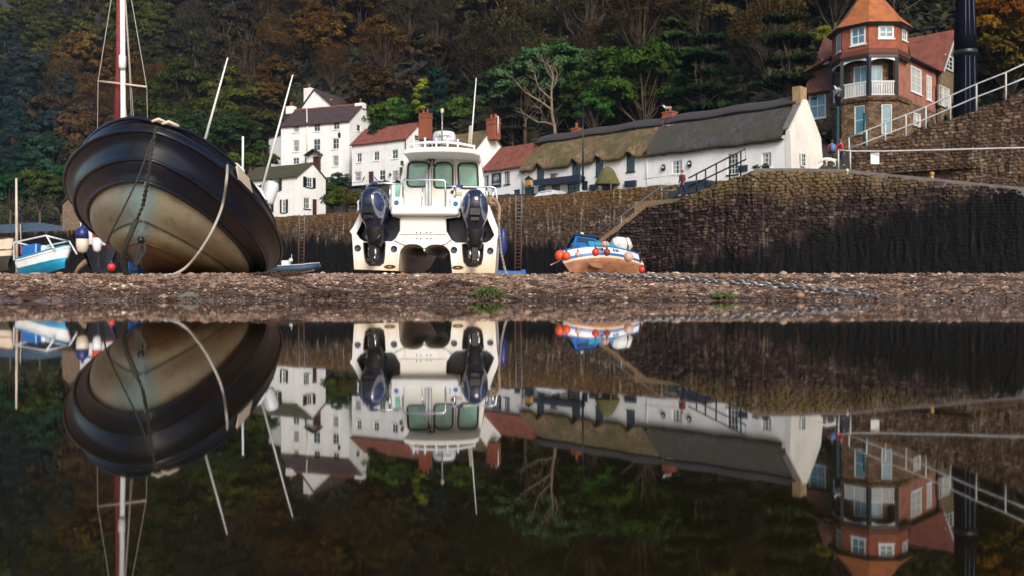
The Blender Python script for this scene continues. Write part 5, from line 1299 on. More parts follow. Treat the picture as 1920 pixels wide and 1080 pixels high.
# rub strake at the hull edge, deck
for side in (-1, 1):
    m = MB(); m.tube([wbl('h', u, side) + Vector((side * .03, -.02, -.01)) for u in US[1:]], .035, 6); m.build('rub_strake', 'satin_black', wb)
m = MB(); L1 = [wbl('t', u, -1) + Vector((.1, 0, -.22)) for u in US[4:]]; R1 = [wbl('t', u, 1) + Vector((-.1, 0, -.22)) for u in US[4:]]
m.add(L1 + R1, [(i, i + 1, len(L1) + i + 1, len(L1) + i) for i in range(len(L1) - 1)]); m.open = True; m.build('deck', 'concrete', wb)
def wsurf(px, py, n=400, vs_=(.55, .75, .9)):            # nearest point of the starboard fender skin to a pixel
    best = None
    for i in range(1, n):
        u = (i / n) ** 1.6
        for v in np.linspace(.05, 1, 24):
            w_ = WM @ fpt_(u, v, 1, .02); x = 960 + F * w_.x / w_.y; y_ = YH - F * (w_.z - HC) / w_.y; e = (x - px) ** 2 + (y_ - py) ** 2
            if best is None or e < best[0]: best = (e, u, v, w_)
    return best
ca, cb_ = wsurf(437, 350), wsurf(456, 380); corner = [(0, ca[1], .80), (0, cb_[1], .80), (0, cb_[1], .54), (0, ca[1], .54)]
m = MB(); q = [WM @ fpt_(c[1], c[2], 1, .045) for c in corner]; m.add(q, [(0, 1, 2, 3)]); q2 = [WM @ fpt_(c[1], c[2], 1, .01) for c in corner]; m.add(q + q2, [(i, (i + 1) % 4, (i + 1) % 4 + 4, i + 4) for i in range(4)]); m.open = True
m.build('nameplate', 'boat_cream', wb, world=True)
for px in (297, 316):
    m = MB(); c = at(px, 229 + (px - 297) * .25, 14.6); m.tube([c + Vector((-.09, -.05, .0)), c + Vector((0, 0, .045)), c + Vector((.10, .1, .0)), c + Vector((.13, .3, -.05))], [.02, .032, .032, .02], 8); m.build('bow_roller', 'boat_cream', wb, world=True)
m = MB(); c = WM @ wbl('c2', 0, 1); c2 = c + Vector((0, -.05, .03)); m.lathe([(.03, -.05), (.055, -.03), (.055, .03), (.03, .05)], n=12, M=Matrix.Translation(c2) @ Matrix.Rotation(R(90), 4, 'Y')); m.build('bow_eye', 'satin_black', wb, world=True)
# wheelhouse, windscreen and whip aerials aft
wh = MB(); D0 = 18.6
def wq(px, py, d=D0): return at(px, py, d)
wh.loft([[wq(x, y, d) for x, y in pts] for d, pts in ((18.2, ((410, 330), (414, 306), (422, 300), (445, 306), (458, 318), (462, 345))), (19.4, ((408, 330), (412, 306), (420, 301), (443, 308), (456, 320), (460, 350))))])
wh.build('wheelhouse', 'boat_white', wb, world=True)
m = MB(); m.ball(wq(408, 300, 18), .045, 10); m.tube([wq(408, 312, 18), wq(408, 300, 18)], .02, 6); m.build('nav_light', 'boat_white', wb, world=True)
m = MB(); m.tube([wq(447, 338, 18), wq(470, 346, 18), wq(488, 356, 18), wq(496, 372, 18), wq(490, 398, 18)], .04, 7); m.tube([wq(447, 338, 19.2), wq(470, 345, 19.2), wq(486, 356, 19.2), wq(494, 374, 19.2)], .03, 6)
m.tube([wq(447, 338, 18), wq(447, 338, 19.2)], .03, 6); m.tube([wq(488, 356, 18), wq(486, 356, 19.2)], .03, 6); m.build('windscreen_frame', 'boat_white', wb, world=True)
m = MB(); m.add([wq(452, 342, 18.5), wq(486, 357, 18.5), wq(492, 385, 18.5), wq(470, 372, 18.5)], [(0, 1, 2, 3)]); m.open = True; m.build('windscreen', 'glass', wb, world=True)
m = MB(); c = wq(506, 360, 18.9); m.lathe([(.05, -.26), (.13, -.25), (.15, -.2), (.15, .14), (.11, .22), (.02, .24)], n=16, M=Matrix.Translation(c) @ Matrix.Rotation(R(18), 4, 'Y')); m.build('life_float', 'boat_white', wb, world=True)
m = MB(); m.tube([wq(500, 375, 18), wq(494, 398, 18)], .03, 6); m.build('blue_strap', 'blue_paint', wb, world=True)
m = MB(); m.ball(wq(497, 408, 18.2), .09, 10, .8); m.ball(wq(501, 418, 18.2), .07, 10); m.build('stern_light_bundle', 'red_buoy', wb, world=True)
m = MB(); m.ball(wq(452, 324, 18.4), .05, 8); m.tube([wq(455, 340, 18.6), wq(455.5, 256, 18.6)], .025, 6); m.build('stub_mast', 'boat_white', wb, world=True)
m = MB(); m.tube([wq(379, 282, 17.3), wq(427, 108, 17.3)], [.03, .014], 6); m.build('whip_aerial', 'white_paint', wb, world=True)
m = MB(); m.tube([wq(489, 362, 18.5), wq(549, 140, 18.5)], [.03, .014], 6); m.build('whip_aerial', 'white_paint', wb, world=True)

def gnd(px, py): return beach_hit(px, py)
def rope(name, label, pts, r, mat, cat='rope', n=40, twist=True):
    P = [Vector(p) for p in pts]; out = []
    for i in range(len(P) - 1):                          # Catmull-Rom
        p0, p1, p2, p3 = P[max(i - 1, 0)], P[i], P[i + 1], P[min(i + 2, len(P) - 1)]
        for k in range(8):
            t = k / 8; out.append(.5 * ((2 * p1) + (p2 - p0) * t + (2 * p0 - 5 * p1 + 4 * p2 - p3) * t * t + (3 * p1 - p0 - 3 * p2 + p3) * t ** 3))
    out.append(P[-1])
    m = MB(); m.tube(out, r, 6); o = m.build(name, mat, origin=out[0], label=label, cat=cat); return o
def chain(name, label, pts, size, mat, cat='chain', wire=.24):
    P = [Vector(p) for p in pts]; D = [0]
    for a, b in zip(P, P[1:]): D.append(D[-1] + (b - a).length)
    step = size * .62; n = int(D[-1] / step); m = MB()
    for i in range(n + 1):
        s = min(i * step, D[-1]); k = max(j for j in range(len(D)) if D[j] <= s + 1e-9); k = min(k, len(P) - 2); t = (s - D[k]) / max(D[k + 1] - D[k], 1e-6)
        c = lerp(P[k], P[k + 1], t); d = (P[k + 1] - P[k]).normalized(); up = Vector((0, 0, 1)) if abs(d.z) < .9 else Vector((1, 0, 0)); sd = d.cross(up).normalized(); up = sd.cross(d)
        a = sd if i % 2 else (up * .8 + sd * .6).normalized(); jit = Vector((0, 0, random.uniform(-.1, .1) * size))
        ring = [c + jit + d * (math.cos(t_) * size * .5 * (1 if True else 1)) + a * (math.sin(t_) * size * .34) for t_ in [2 * math.pi * j / 10 for j in range(10)]]
        m.tube(ring + ring[:2], size * wire * .5, 5, cap=False)
    return m.build(name, mat, origin=P[0], label=label, cat=cat)
chain('bow_chain', 'dark weedy chain hanging from the bow of the heeled workboat down to the shingle', [at(292, 240, 14.3), at(282, 300, 14.1), at(276, 345, 14.2), at(268, 385, 14.4), at(255, 415, 14.5)], .07, 'rope_dark', wire=.32)
rope('bow_rope', 'thick weed-dark rope continuing from the bow chain to the ground under the stem', [at(256, 412, 14.5), at(245, 438, 14.5), at(234, 465, 14.6), at(231, 490, 14.8), at(236, 512, 15.0), at(244, 518, 15.1)], .045, 'rope_dark')
rope('bow_line', 'thin dark line slanting left from the bow past the hull of the heeled workboat', [at(285, 262, 14.2), at(258, 335, 14.1), at(232, 390, 14.2), at(210, 433, 14.4), at(199, 461, 14.6), at(192, 500, 14.9)], .014, 'rope_dark')
rope('stem_strop', 'short looped black strop hanging from the stem eye of the heeled workboat', [at(270, 455, 15.3), at(272, 470, 15.2), at(262, 486, 15.1), at(254, 497, 15.0), at(256, 484, 15.1), at(260, 468, 15.2), at(268, 452, 15.3)], .03, 'rope_dark')
g0 = wsurf(423, 318)[3]
rope('mooring_rope', 'pale rope looping from the fender top of the heeled workboat down to the shingle', [g0 + Vector((0, .1, .1)), at(425, 335, g0.y - .75), at(417, 385, 15.0), at(399, 430, 14.7), at(375, 470, 14.7), at(350, 500, 14.85), gnd(325, 517) + Vector((0, 0, .02)), gnd(310, 519) + Vector((0, 0, .02))], .024, 'rope_pale')

# ================================================================ catamaran with twin outboards
KD = 16.5; KS = KD / F
cx0, cz0 = at(798, 516, KD).x, at(798, 516, KD).z
cat = empty('catamaran', (cx0, KD, cz0), 0, 'white catamaran fishing boat seen from astern with two dark outboards and three green cabin windows', 'boat')
lc = lambda px, py: ((px - 798) * KS, (516 - py) * KS)
def lpoly(pts): return [lc(*p) for p in pts]
outer = [(664, 505), (660, 440), (656, 434), (663, 424), (683, 382), (690, 376), (716, 375), (720, 386), (735, 390), (860, 392), (878, 390), (882, 379), (910, 379), (918, 386), (936, 434), (932, 450), (928, 512), (848, 512)] + [(823 + 21.5 * math.cos(a_), 480 - 21.5 * math.sin(a_)) for a_ in np.linspace(.05, 1.57, 9)] + [(816, 458.4)] + [(815 - 18.5 * math.sin(a_), 470 - 11.6 * math.cos(a_)) for a_ in np.linspace(.15, 1.45, 7)] + [(795.5, 472)] + [(776 + 18.5 * math.sin(a_), 470 - 12.4 * math.cos(a_)) for a_ in np.linspace(1.45, .15, 7)] + [(775, 457.6)] + [(770 - 21 * math.cos(a_), 479 - 21.4 * math.sin(a_)) for a_ in np.linspace(1.57, .05, 9)] + [(747, 508)]
wellL = [(668, 438), (675, 448), (683, 452.5), (735, 452.5), (742, 447), (750, 432), (750, 409), (736, 406), (732, 393), (718, 388), (692, 388)]
wellR = [(927, 441), (920, 450), (912, 455), (855, 455), (847, 450), (837, 434), (836, 410), (862, 407), (864, 395), (880, 392), (906, 391)]
legL = [(682, 455.5), (723, 455.5), (721, 480), (719, 493), (712, 498), (692, 497), (686, 490), (683, 475)]
legR = [(867, 458), (907, 458), (905, 482), (902, 495), (894, 499.5), (877, 499), (870, 491), (868, 475)]
m = MB(); m.plate(lpoly(outer), [lpoly(wellL), lpoly(wellR), lpoly(legL), lpoly(legR)], 0, .05); m.build('transom', 'gelcoat', cat)
hb = MB(); sec = lpoly(outer)
rings = []
for y_, sx, zb in ((.052, 1, 0), (.6, 1, 0), (3.0, 1.0, 0), (4.6, .97, .03), (5.8, .86, .12), (6.6, .66, .3)): rings.append([Vector((x * sx, y_, z + zb * max(0, 1 - z / 1.2) * 2)) for x, z in sec])
hb.loft(rings, False); hb.f.append(list(range(len(hb.v) - len(sec), len(hb.v)))); hb.sm.append(False); hb.build('hull', 'gelcoat', cat)
for w_ in (wellL, wellR, legL, legR):
    P2 = lpoly(w_); cxm = sum(p[0] for p in P2) / len(P2); czm = sum(p[1] for p in P2) / len(P2); dp = .42 if w_ in (wellL, wellR) else .30; n = len(P2)
    a = [Vector((x, .052, z)) for x, z in P2]; b = [Vector((lerp(x, cxm, .06), dp, lerp(z, czm, .06))) for x, z in P2]
    m = MB(); m.add(a + b, [(i, (i + 1) % n, (i + 1) % n + n, i + n) for i in range(n)]); m.add(b, [tuple(range(n))]); m.open = True; m.build('motor_well', 'navy_paint', cat)
m = MB()
for w_ in (legL, legR):
    P2 = [p for p in lpoly(w_)]
    m.tube([Vector((x, -.005, z)) for x, z in P2] + [Vector((P2[0][0], -.005, P2[0][1]))], .012, 5)
m.build('well_seal', 'rust', cat)
# centre box, ledge, seams, holes, skin fittings, vents
m = MB(); bx = lpoly([(751.5, 405), (834.5, 405), (835.5, 432), (838, 440), (748, 440), (750.5, 432)]); m.plate(bx, [], -.022, .02); m.build('centre_box', 'gel_plain', cat, auto=.015)
m = MB(); (xa, za), (xb, zb_) = lc(735, 405), lc(861, 389); m.box(((xa + xb) / 2, -.02, (za + zb_) / 2), (xb - xa, .34, zb_ - za), bev=.03); m.build('bench', 'boat_white', cat)
for px, py in ((745, 381), (855, 383)):
    x, z = lc(px, py); m = MB(); m.box((x, .02, z), (.24, .26, .22), bev=.03); b_ = m.build('corner_block', 'boat_white', cat)
    k = MB(); k.lathe([(.04, 0), (.042, .012), (.03, .02)], n=14, M=Matrix.Translation((x, -.112, z)) @ Matrix.Rotation(R(90), 4, 'X')); k.build('socket_cap', 'blue_paint', b_)
m = MB()
for px in (781.5, 789, 800.5, 808):
    for py in (436.5, 447):
        x, z = lc(px, py); m.lathe([(.0135, 0), (.0135, .004), (.004, .005)], n=10, M=Matrix.Translation((x, (-.0225 if py < 440 else -.0005), z)) @ Matrix.Rotation(R(90), 4, 'X'))
m.build('bolt_holes', 'satin_black', cat)
m = MB(); m.tube([Vector((lc(*p)[0], -.008, lc(*p)[1])) for p in ((739, 451), (757, 459.5), (775, 463), (795, 465.5), (815, 463), (835, 458), (846, 450))], .006, 5); m.build('seam', 'rope_dark', cat)
for px, py in ((671, 465), (739, 466.5), (851.5, 468.5), (919.5, 470)):
    x, z = lc(px, py); m = MB(); m.lathe([(.058, 0), (.058, .02), (.046, .022), (.042, .008), (.02, .006), (.001, .006)], n=18, M=Matrix.Translation((x, 0, z)) @ Matrix.Rotation(R(90), 4, 'X')); m.build('skin_fitting', 'navy_paint', cat)
for px, py in ((731, 500), (858.5, 501.5)):
    x, z = lc(px, py); m = MB(); m.lathe([(.105, 0), (.105, .014), (.08, .016), (.075, .004), (.001, .004)], n=20, M=Matrix.Translation((x, 0, z)) @ Matrix.Rotation(R(90), 4, 'X') @ Matrix.Diagonal((1, .33, 1, 1))); v_ = m.build('drain_vent', 'rust', cat)
    k = MB(); k.box((x, -.012, z), (.06, .01, .018)); k.build('vent_lip', 'lantern', v_)
# cabin
CD = 18.35
cw = lambda px, py, d=CD: at(px, py, d)
def wplate(mb, o, holes, d, th):
    """flat moulding facing aft, outlines in pixels at depth d"""
    cv = lambda pts: [((p[0] - 960) / F * d, HC + (YH - p[1]) / F * d) for p in pts]
    return mb.plate(cv(o), [cv(h) for h in holes], d, th)
def rrect(x0, y0, x1, y1, r, n=4, tl=None):
    P = []
    for (cx_, cy_, a0, rr) in ((x1 - (tl or r), y0 + (tl or r), -90, tl or r), (x1 - r, y1 - r, 0, r), (x0 + r, y1 - r, 90, r), (x0 + (tl or r), y0 + (tl or r), 180, tl or r)):
        for k in range(n + 1): a_ = R(a0 + 90 * k / n); P.append((cx_ + rr * math.cos(a_), cy_ + rr * math.sin(a_)))
    return P
w1, w2, w3 = rrect(763, 304, 802, 350, 8), rrect(814, 304.5, 849, 352, 6, tl=12), rrect(860.5, 306, 897, 353, 8)
w1 = [(x + (350 - y) * .05, y) for x, y in w1]; w3 = [(x - (352 - y) * .05, y) for x, y in w3]
body = [(744, 404), (748, 370), (756, 300), (760, 284), (898, 286), (902, 304), (911, 372), (914, 404)]
m = MB(); wplate(m, body, [w1, w2, w3], CD, .05); m.build('cabin_bulkhead', 'gel_plain', cat, world=True)
m = MB(); rings = [[at(x, y, CD + .052) + Vector((0, dy, 0)) for x, y in body] for dy in (0, 2.2)]; c_ = sum(rings[1], Vector()) / len(body); rings[1] = [Vector((lerp(p.x, c_.x, .1), p.y, p.z)) for p in rings[1]]; m.loft(rings, False)
m.f.append(list(range(len(m.v) - len(body), len(m.v)))); m.sm.append(False); m.build('cabin', 'gel_plain', cat, world=True)
for w_ in (w1, w2, w3):
    c3 = [cw(x, y, CD - .012) for x, y in w_]; m = MB(); m.tube(c3 + c3[:2], .019, 6, cap=False); fo = m.build('cabin_window', 'satin_black', cat, world=True)
    g_ = MB(); wplate(g_, w_, [], CD + .02, .006); g_.build('pane', 'green_glass', fo, world=True)
m = MB(); arc = [(809, 398), (809, 320)] + [(809 + 22.5 * (1 - math.cos(a_)), 320 - 27 * math.sin(a_)) for a_ in np.linspace(.1, math.pi - .1, 12)] + [(854, 320), (855, 400)]
m.tube([cw(x, y, CD - .008) for x, y in arc], .010, 5); dr_ = m.build('door_seal', 'curtain', cat, world=True)
m = MB(); m.ball(cw(848, 360, CD - .03), .035, 10); m.build('door_handle', 'satin_black', dr_, world=True)
roofp = [(756, 289), (757.5, 281), (766, 277.5), (795, 275.3), (828, 274.6), (862, 276), (890, 279.5), (898, 284), (898.5, 292), (888, 288), (862, 285.5), (828, 284.5), (795, 285), (768, 286.5)]
m = MB(); r0 = [at(x, y, 17.35) for x, y in roofp]; r1 = [p + Vector((0, 3.2, 0)) for p in r0]; m.loft([r0, r1]); m.build('roof', 'gel_plain', cat, world=True, auto=.02)
m = MB(); m.box(at(805, 300, CD - .06), (.03, .05, .02))
for px in (806.5, 813.5): m.tube([cw(px, 297, CD - .06), cw(px, 312, CD - .06)], .016, 6); m.tube([cw(px, 298, CD - .06), cw(px - 6, 301, CD - .1)], .014, 6)
m.build('rod_bracket', 'satin_black', cat, world=True)
m = MB()
for px in (800, 806): m.tube([cw(px, 318, CD - .05), cw(px, 388, CD - .05)], .03, 6)
m.build('rod_tubes', 'boat_white', cat, world=True)
m = MB(); wplate(m, [(732, 348), (751, 346), (748, 380), (731, 380)], [], 17.9, .04); m.build('side_window', 'green_glass', cat, world=True)
m = MB(); wplate(m, [(735, 346), (741, 346), (740, 380), (734, 380)], [], 17.85, .04); m.build('side_frame', 'boat_white', cat, world=True)
# roof rail, radar, lights, aerials
RDp = 17.75; m = MB(); m.tube([at(x, y, RDp) for x, y in ((771, 277), (771, 269.5), (798, 267.3), (830, 266.6), (860, 269), (888, 274.5), (889.5, 283))], .028, 7); m.build('roof_rail', 'boat_white', cat, world=True)
for px, y0 in ((775.5, 259), (797, 258), (818, 258.5), (839, 259), (858.5, 261), (889, 272)):
    m = MB(); m.tube([at(px, y0, RDp - .01), at(px, 281, RDp - .01)], .024, 7); m.build('rail_post', 'boat_white', cat, world=True)
m = MB(); c = at(833, 268, 18.6); m.lathe([(.20, 0), (.235, .03), (.24, .07), (.232, .16), (.20, .215), (.10, .235), (.001, .24)], c, 24); rd = m.build('radar_dome', 'boat_white', cat, world=True)
tm = Matrix.Translation(Vector((c.x - cx0, c.y - KD - .245, c.z - cz0 + .10))) @ Matrix.Rotation(R(90), 4, 'X')
text_part('lettering', 'GARMIN', .085, tm, 'satin_black', rd)
m = MB(); m.tube([at(829, 280, 18.2), at(829, 210, 18.2)], .016, 6); lp_ = m.build('light_mast', 'galv', cat, world=True)
m = MB(); c = at(829, 208, 18.2); m.lathe([(.02, -.05), (.035, -.03), (.035, .03), (.02, .05)], c, 10); m.build('masthead_light', 'boat_cream', lp_, world=True)
m = MB(); m.tube([at(880, 279, 18), at(881, 262, 18), at(882.5, 236, 18)], [.036, .036, .03], 8); m.build('aerial_base', 'boat_cream', cat, world=True)
m = MB(); m.tube([at(883, 276, 17.9), at(885.5, 240, 17.9), at(893, 146, 17.9)], [.018, .015, .009], 6); m.build('whip_aerial', 'white_paint', cat, world=True)
m = MB()
for px, py in ((756, 306), (754, 318)): m.box(at(px - 2, py, 18.3), (.06, .06, .09))
m.build('side_lamps', 'satin_black', cat, world=True)
# cockpit rails
def crail(pts, d, r=.017, nm='grab_rail'): m = MB(); m.tube([at(x, y, d) for x, y in pts], r, 7); return m.build(nm, 'steel', cat, world=True)
crail([(756, 392), (756, 340), (758, 337), (790, 336.5), (832, 338), (835, 341), (835, 393)], 16.95, .02); crail([(793, 350), (790.5, 388)], 17.2, .012); crail([(852, 350), (852, 382)], 17.0)
crail([(690, 380), (686.5, 358), (688, 348), (694, 344), (720, 343), (755, 345)], 17.2); crail([(687, 350), (699, 358), (699, 372)], 17.1); crail([(731, 345), (731, 384)], 17.1)
crail([(836, 346), (850, 350), (905, 351), (922, 350), (929, 353), (932, 372), (932, 392)], 17.2); crail([(925, 352), (923, 385)], 17.1); crail([(912, 351), (914, 380)], 17.1)
m = MB(); m.tube([at(x, y, 16.9) for x, y in ((682, 372), (672, 378), (671, 395), (679, 381))], .03, 7); m.build('quarter_rail', 'gel_plain', cat, world=True)
m = MB(); m.box(at(795, 393, 17.6), (.9, .5, .10), bev=.03); m.build('engine_hatch', 'boat_white', cat, world=True)
for x_ in (862, 701): m = MB(); m.box(at(x_, 349 if x_ > 800 else 343, 17.15), (.13, .06, .05), bev=.01); m.build('rail_pad', 'blue_vinyl', cat, world=True)
m = MB(); m.box(at(861, 363, CD - .02), (.12, .012, .06)); m.build('sticker', 'boat_cream', cat, world=True)
# outboards
def outboard(px, py, rz, loc=None):
    o = at(px, py, KD - .12); lx = Vector((o.x - cx0, -.12, o.z - cz0))
    m = MB()
    prof = [(-.64, .13, .13), (-.5, .17, .17), (-.3, .20, .22), (-.02, .22, .25)]
    m.loft([[Vector((w_ * math.cos(a_), .02 + dpt * math.sin(a_), z)) for a_ in [2 * math.pi * k / 14 for k in range(14)]] for z, w_, dpt in prof], True, True)
    m.loft([[Vector((x, y_, z)) for x, y_ in ((-.05, -.20), (.05, -.20), (.07, .1), (-.07, .1))] for z in (-.62, -.9)])
    m.tube([(0, -.1, -.93), (0, -.34, -.93), (0, -.40, -.93)], [.06, .055, .02], 10)
    leg_ = m.build('outboard_motor', 'satin_black', cat); leg_.location = lx; leg_.rotation_euler = (0, 0, rz); leg_.scale = (.9, .9, .9)
    S = [(-.34, .13, .18, .03), (-.2, .19, .26, .02), (-.06, .24, .32, 0), (.1, .268, .36, -.02), (.24, .265, .38, -.03), (.36, .235, .36, -.04), (.46, .18, .30, -.04), (.53, .11, .2, -.03), (.56, .03, .06, -.02)]
    def sf_(z, a_, k=1.0):
        zs = [s[0] for s in S]; w_, dpt, oy = (np.interp(z, zs, [s[i] for s in S]) for i in (1, 2, 3))
        e = 2.5; c_, s_ = math.cos(a_), math.sin(a_); q = (abs(c_) ** e + abs(s_) ** e) ** (-1 / e)
        return Vector((w_ * q * c_ * k, oy + dpt * q * s_ * k, z))
    zz = [-.34, -.27, -.2, -.13, -.06, .02, .1, .17, .24, .3, .36, .41, .46, .5, .53, .55, .56]
    m = MB(); m.loft([[sf_(z, 2 * math.pi * k / 28) for k in range(28)] for z in zz], True, True); cw_ = m.build('cowling', 'outboard', leg_)
    def patch(a0, a1, z0, z1, mat, nm, k=1.012, skew=0):
        m = MB(); na, nz_ = 8, 8; V = []
        for i in range(nz_ + 1):
            for j in range(na + 1):
                t, u_ = i / nz_, j / na; bulge = math.sin(math.pi * t) ** .6
                ac, hwid = (a0 + a1) / 2 + skew * (t - .5), (a1 - a0) / 2 * (.35 + .65 * bulge)
                V.append(sf_(lerp(z0, z1, t), R(ac + hwid * (u_ * 2 - 1)), k))
        m.add(V, [(i * (na + 1) + j, i * (na + 1) + j + 1, (i + 1) * (na + 1) + j + 1, (i + 1) * (na + 1) + j) for i in range(nz_) for j in range(na)], True); m.open = True
        return m.build(nm, mat, leg_)
    patch(292, 348, -.08, .47, 'outboard_silver', 'side_panel', skew=-8); patch(192, 248, -.08, .47, 'outboard_silver', 'side_panel', skew=8)
    patch(298, 340, .05, .41, 'outboard_blue', 'side_graphic', 1.02, -8); patch(200, 242, .05, .41, 'outboard_blue', 'side_graphic', 1.02, 8)
    m = MB(); m.box((0, -.34, .08), (.24, .12, .17), bev=.02); m.box((0, -.30, -.06), (.20, .14, .1), bev=.02); m.build('rear_cover', 'satin_black', leg_)
    m = MB()
    for s in (-1, 1): m.tube([(s * .12, -.18, -.5), (s * .15, .0, -.35), (s * .16, .1, -.1)], .022, 6); m.box((s * .13, .16, -.3), (.05, .16, .5))
    m.tube([(-.2, -.2, -.05), (-.1, -.3, -.02), (.08, -.28, -.05), (.18, -.1, -.15)], .02, 6); m.tube([(.13, -.2, -.15), (.24, .05, -.28), (.2, .2, -.4)], .015, 6); m.build('clamp_bracket', 'navy_paint', leg_)
    m = MB(); m.tube([(-.085, -.06, -.66), (-.085, -.06, -.84)], .035, 10); m.build('trim_ram', 'steel', leg_)
    m = MB(); m.tube([(.05, -.16, -.66), (.085, -.18, -.72), (.085, -.18, -.80), (.055, -.17, -.84)], .022, 8); m.ball((.06, -.17, -.87), .03, 8); m.build('drain_fitting', 'steel', leg_)
    return leg_
outboard(703, 403, R(-14)); outboard(890, 407, R(3))
# fender and ropes on the right side
m = MB(); c = at(943, 453, 17.2); m.ball(c, .085, 14, 3.2); m.tube([c + Vector((-.06, 0, .26)), at(934, 405, 17)], .012, 5); m.build('hanging_fender', 'blue_vinyl', origin=c, label='long navy blue fender hanging on the right side of the catamaran', cat='fender')
rope('deck_rope', 'tan rope coiled over the right quarter of the catamaran', [at(912, 376, 16.8), at(920, 371, 16.75), at(931, 377, 16.7), at(936, 392, 16.6), at(930, 384, 16.65), at(918, 378, 16.7), at(926, 373, 16.7), at(936, 388, 16.55), at(935, 415, 16.5)], .032, 'rope_tan')
chain('quarter_chain', 'thin pale chain dropping from the right quarter of the catamaran to the beach', [at(935, 412, 16.5), at(937, 440, 16.45), at(940, 475, 16.4), at(946, 502, 16.3), at(951, 517, 16.0)], .055, 'rope_pale')

# ================================================================ smaller boats
def bline(xb, xs, Bm, z, sb=0, ss=0, p=2.2, q=.62, tb=.25):
    def f(t, side):
        t = float(t); b = Bm * max(1 - t ** p, 0) ** q * (1 - tb * (1 - t) ** 2)
        return Vector((xs + (xb - xs) * t, side * b, z + sb * t * t + ss * (1 - t) ** 2))
    return f
def strip(root, name, mat, la, lb, n=28, proud=0, close=True, sub=3, belly=0):
    m = MB(); T = [1 - (1 - i / n) ** 1.5 for i in range(n + 1)]
    for side in (-1, 1):
        rows = []
        for t in T:
            a, b = la(t, side), lb(t, side)
            rows.append([lerp(a, b, k / sub) + Vector((0, side * (proud + belly * math.sin(math.pi * k / sub)), 0)) for k in range(sub + 1)])
        if side > 0: rows = [r[::-1] for r in rows]
        m.loft(rows, False, True, closed=False)
    a0, b0 = [la(0, s) for s in (-1, 1)], [lb(0, s) for s in (-1, 1)]
    if close: m.add([a0[0], a0[1], b0[1], b0[0]], [(0, 1, 2, 3)])
    m.open = True; return m.build(name, mat, root)
def deckface(root, name, mat, l, dz=-.06, n=24):
    m = MB(); T = [i / n for i in range(n + 1)]; a = [l(t, -1) + Vector((0, 0, dz)) for t in T]; b = [l(t, 1) + Vector((0, 0, dz)) for t in T]
    m.add(a + b, [(i, i + n + 1, i + n + 2, i + 1) for i in range(n)]); m.open = True; return m.build(name, mat, root)
def pose(loc, bow_dir, heel=0, trim=0):
    X = Vector((bow_dir[0], bow_dir[1], 0)).normalized(); Y = Vector((-X.y, X.x, 0)); Mx = Matrix.Identity(4)
    for i, v in enumerate((X, Y, Vector((0, 0, 1)))):
        for k in range(3): Mx[k][i] = v[k]
    Mx = Mx @ Matrix.Rotation(R(heel), 4, 'X') @ Matrix.Rotation(R(trim), 4, 'Y'); Mx.translation = loc; return Mx
# blue and white fishing boat
FD = 44.0; fs = FD / F
loc = at(1129, 515, FD); fb = empty('fishing_boat', None, M=pose(loc + Vector((0, .3, -.02)), (-.90, -.42), 33, -2), label='small blue and white fishing boat hung with round buoys, leaning over by the steps', cat='boat')
kl = bline(1.75, -1.95, .12, .0, .10, 0, 2.0, .7); ch_ = bline(1.86, -1.98, .98, .34, .04, -.08, 2.2, .85, .5); wl_ = bline(1.93, -2.0, 1.12, .52, .06, -.14, 2.2, .85, .5); s1 = bline(1.98, -2.02, 1.17, .64, .07, -.16, 2.2, .85, .5); s2 = bline(2.0, -2.03, 1.2, .76, .08, -.17, 2.2, .84, .5); s3 = bline(2.1, -2.06, 1.24, 1.10, .14, -.14, 2.2, .82, .5)
strip(fb, 'bottom', 'antifoul', kl, ch_, belly=.06); strip(fb, 'bilge', 'antifoul', ch_, wl_, belly=.03); strip(fb, 'boot_top', 'boat_cream', wl_, s1); strip(fb, 'blue_strake', 'blue_paint', s1, s2, proud=.03); strip(fb, 'topside', 'boat_white', s2, s3); deckface(fb, 'deck', 'blue_paint', s3)
m = MB()
for side in (-1, 1): m.tube([s3(t, side) for t in np.linspace(0, 1, 20)], .04, 6)
m.build('gunwale', 'blue_paint', fb)
for side in (-1, 1):
    m = MB(); m.loft([[Vector((x, side * y_, z)) for x, z in ((.2, .26), (1.1, .26), (.75, .0), (.3, -.06))] for y_ in (.60, .66)]); m.build('bilge_keel', 'antifoul', fb)
m = MB(); m.loft([[Vector((x, y_, z)) for x, z in ((-1.9, .5), (-2.25, .55), (-2.2, .02), (-1.7, .02))] for y_ in (-.025, .025)]); m.build('rudder', 'antifoul', fb)
m = MB(); m.loft([[Vector((x, y_ * k, z)) for x, z, k in ((1.55, 1.2, 1), (1.15, 1.95, .8), (.05, 1.85, .8), (-.1, 1.15, 1))] for y_ in (-.62, .62)]); m.build('wheelhouse', 'blue_paint', fb)
m = MB()
for sd in (-1, 1):
    m.add([Vector((x, sd * y_, z)) for x, y_, z in ((1.28, .575, 1.5), (1.08, .535, 1.82), (.2, .535, 1.76), (.15, .575, 1.48))], [(0, 1, 2, 3)])
m.open = True; m.build('side_window', 'glass', fb)
m = MB(); m.add([Vector((1.44, -.48, 1.45)), Vector((1.44, .48, 1.45)), Vector((1.2, .42, 1.88)), Vector((1.2, -.42, 1.88))], [(0, 1, 2, 3)]); m.open = True; m.build('windscreen', 'glass', fb)
m = MB(); m.loft([[Vector((x, y_, z)) for x, z in ((1.25, 1.95), (1.2, 2.05), (-.05, 1.97), (-.12, 1.86))] for y_ in (-.58, .58)]); m.build('wheelhouse_roof', 'navy_paint', fb)
m = MB(); m.loft([[Vector((x, y_, z)) for x, z in ((-.15, 1.15), (-.15, 1.5), (-.9, 1.42), (-.95, 1.12))] for y_ in (-.66, .66)]); m.build('engine_casing', 'cyan_paint', fb)
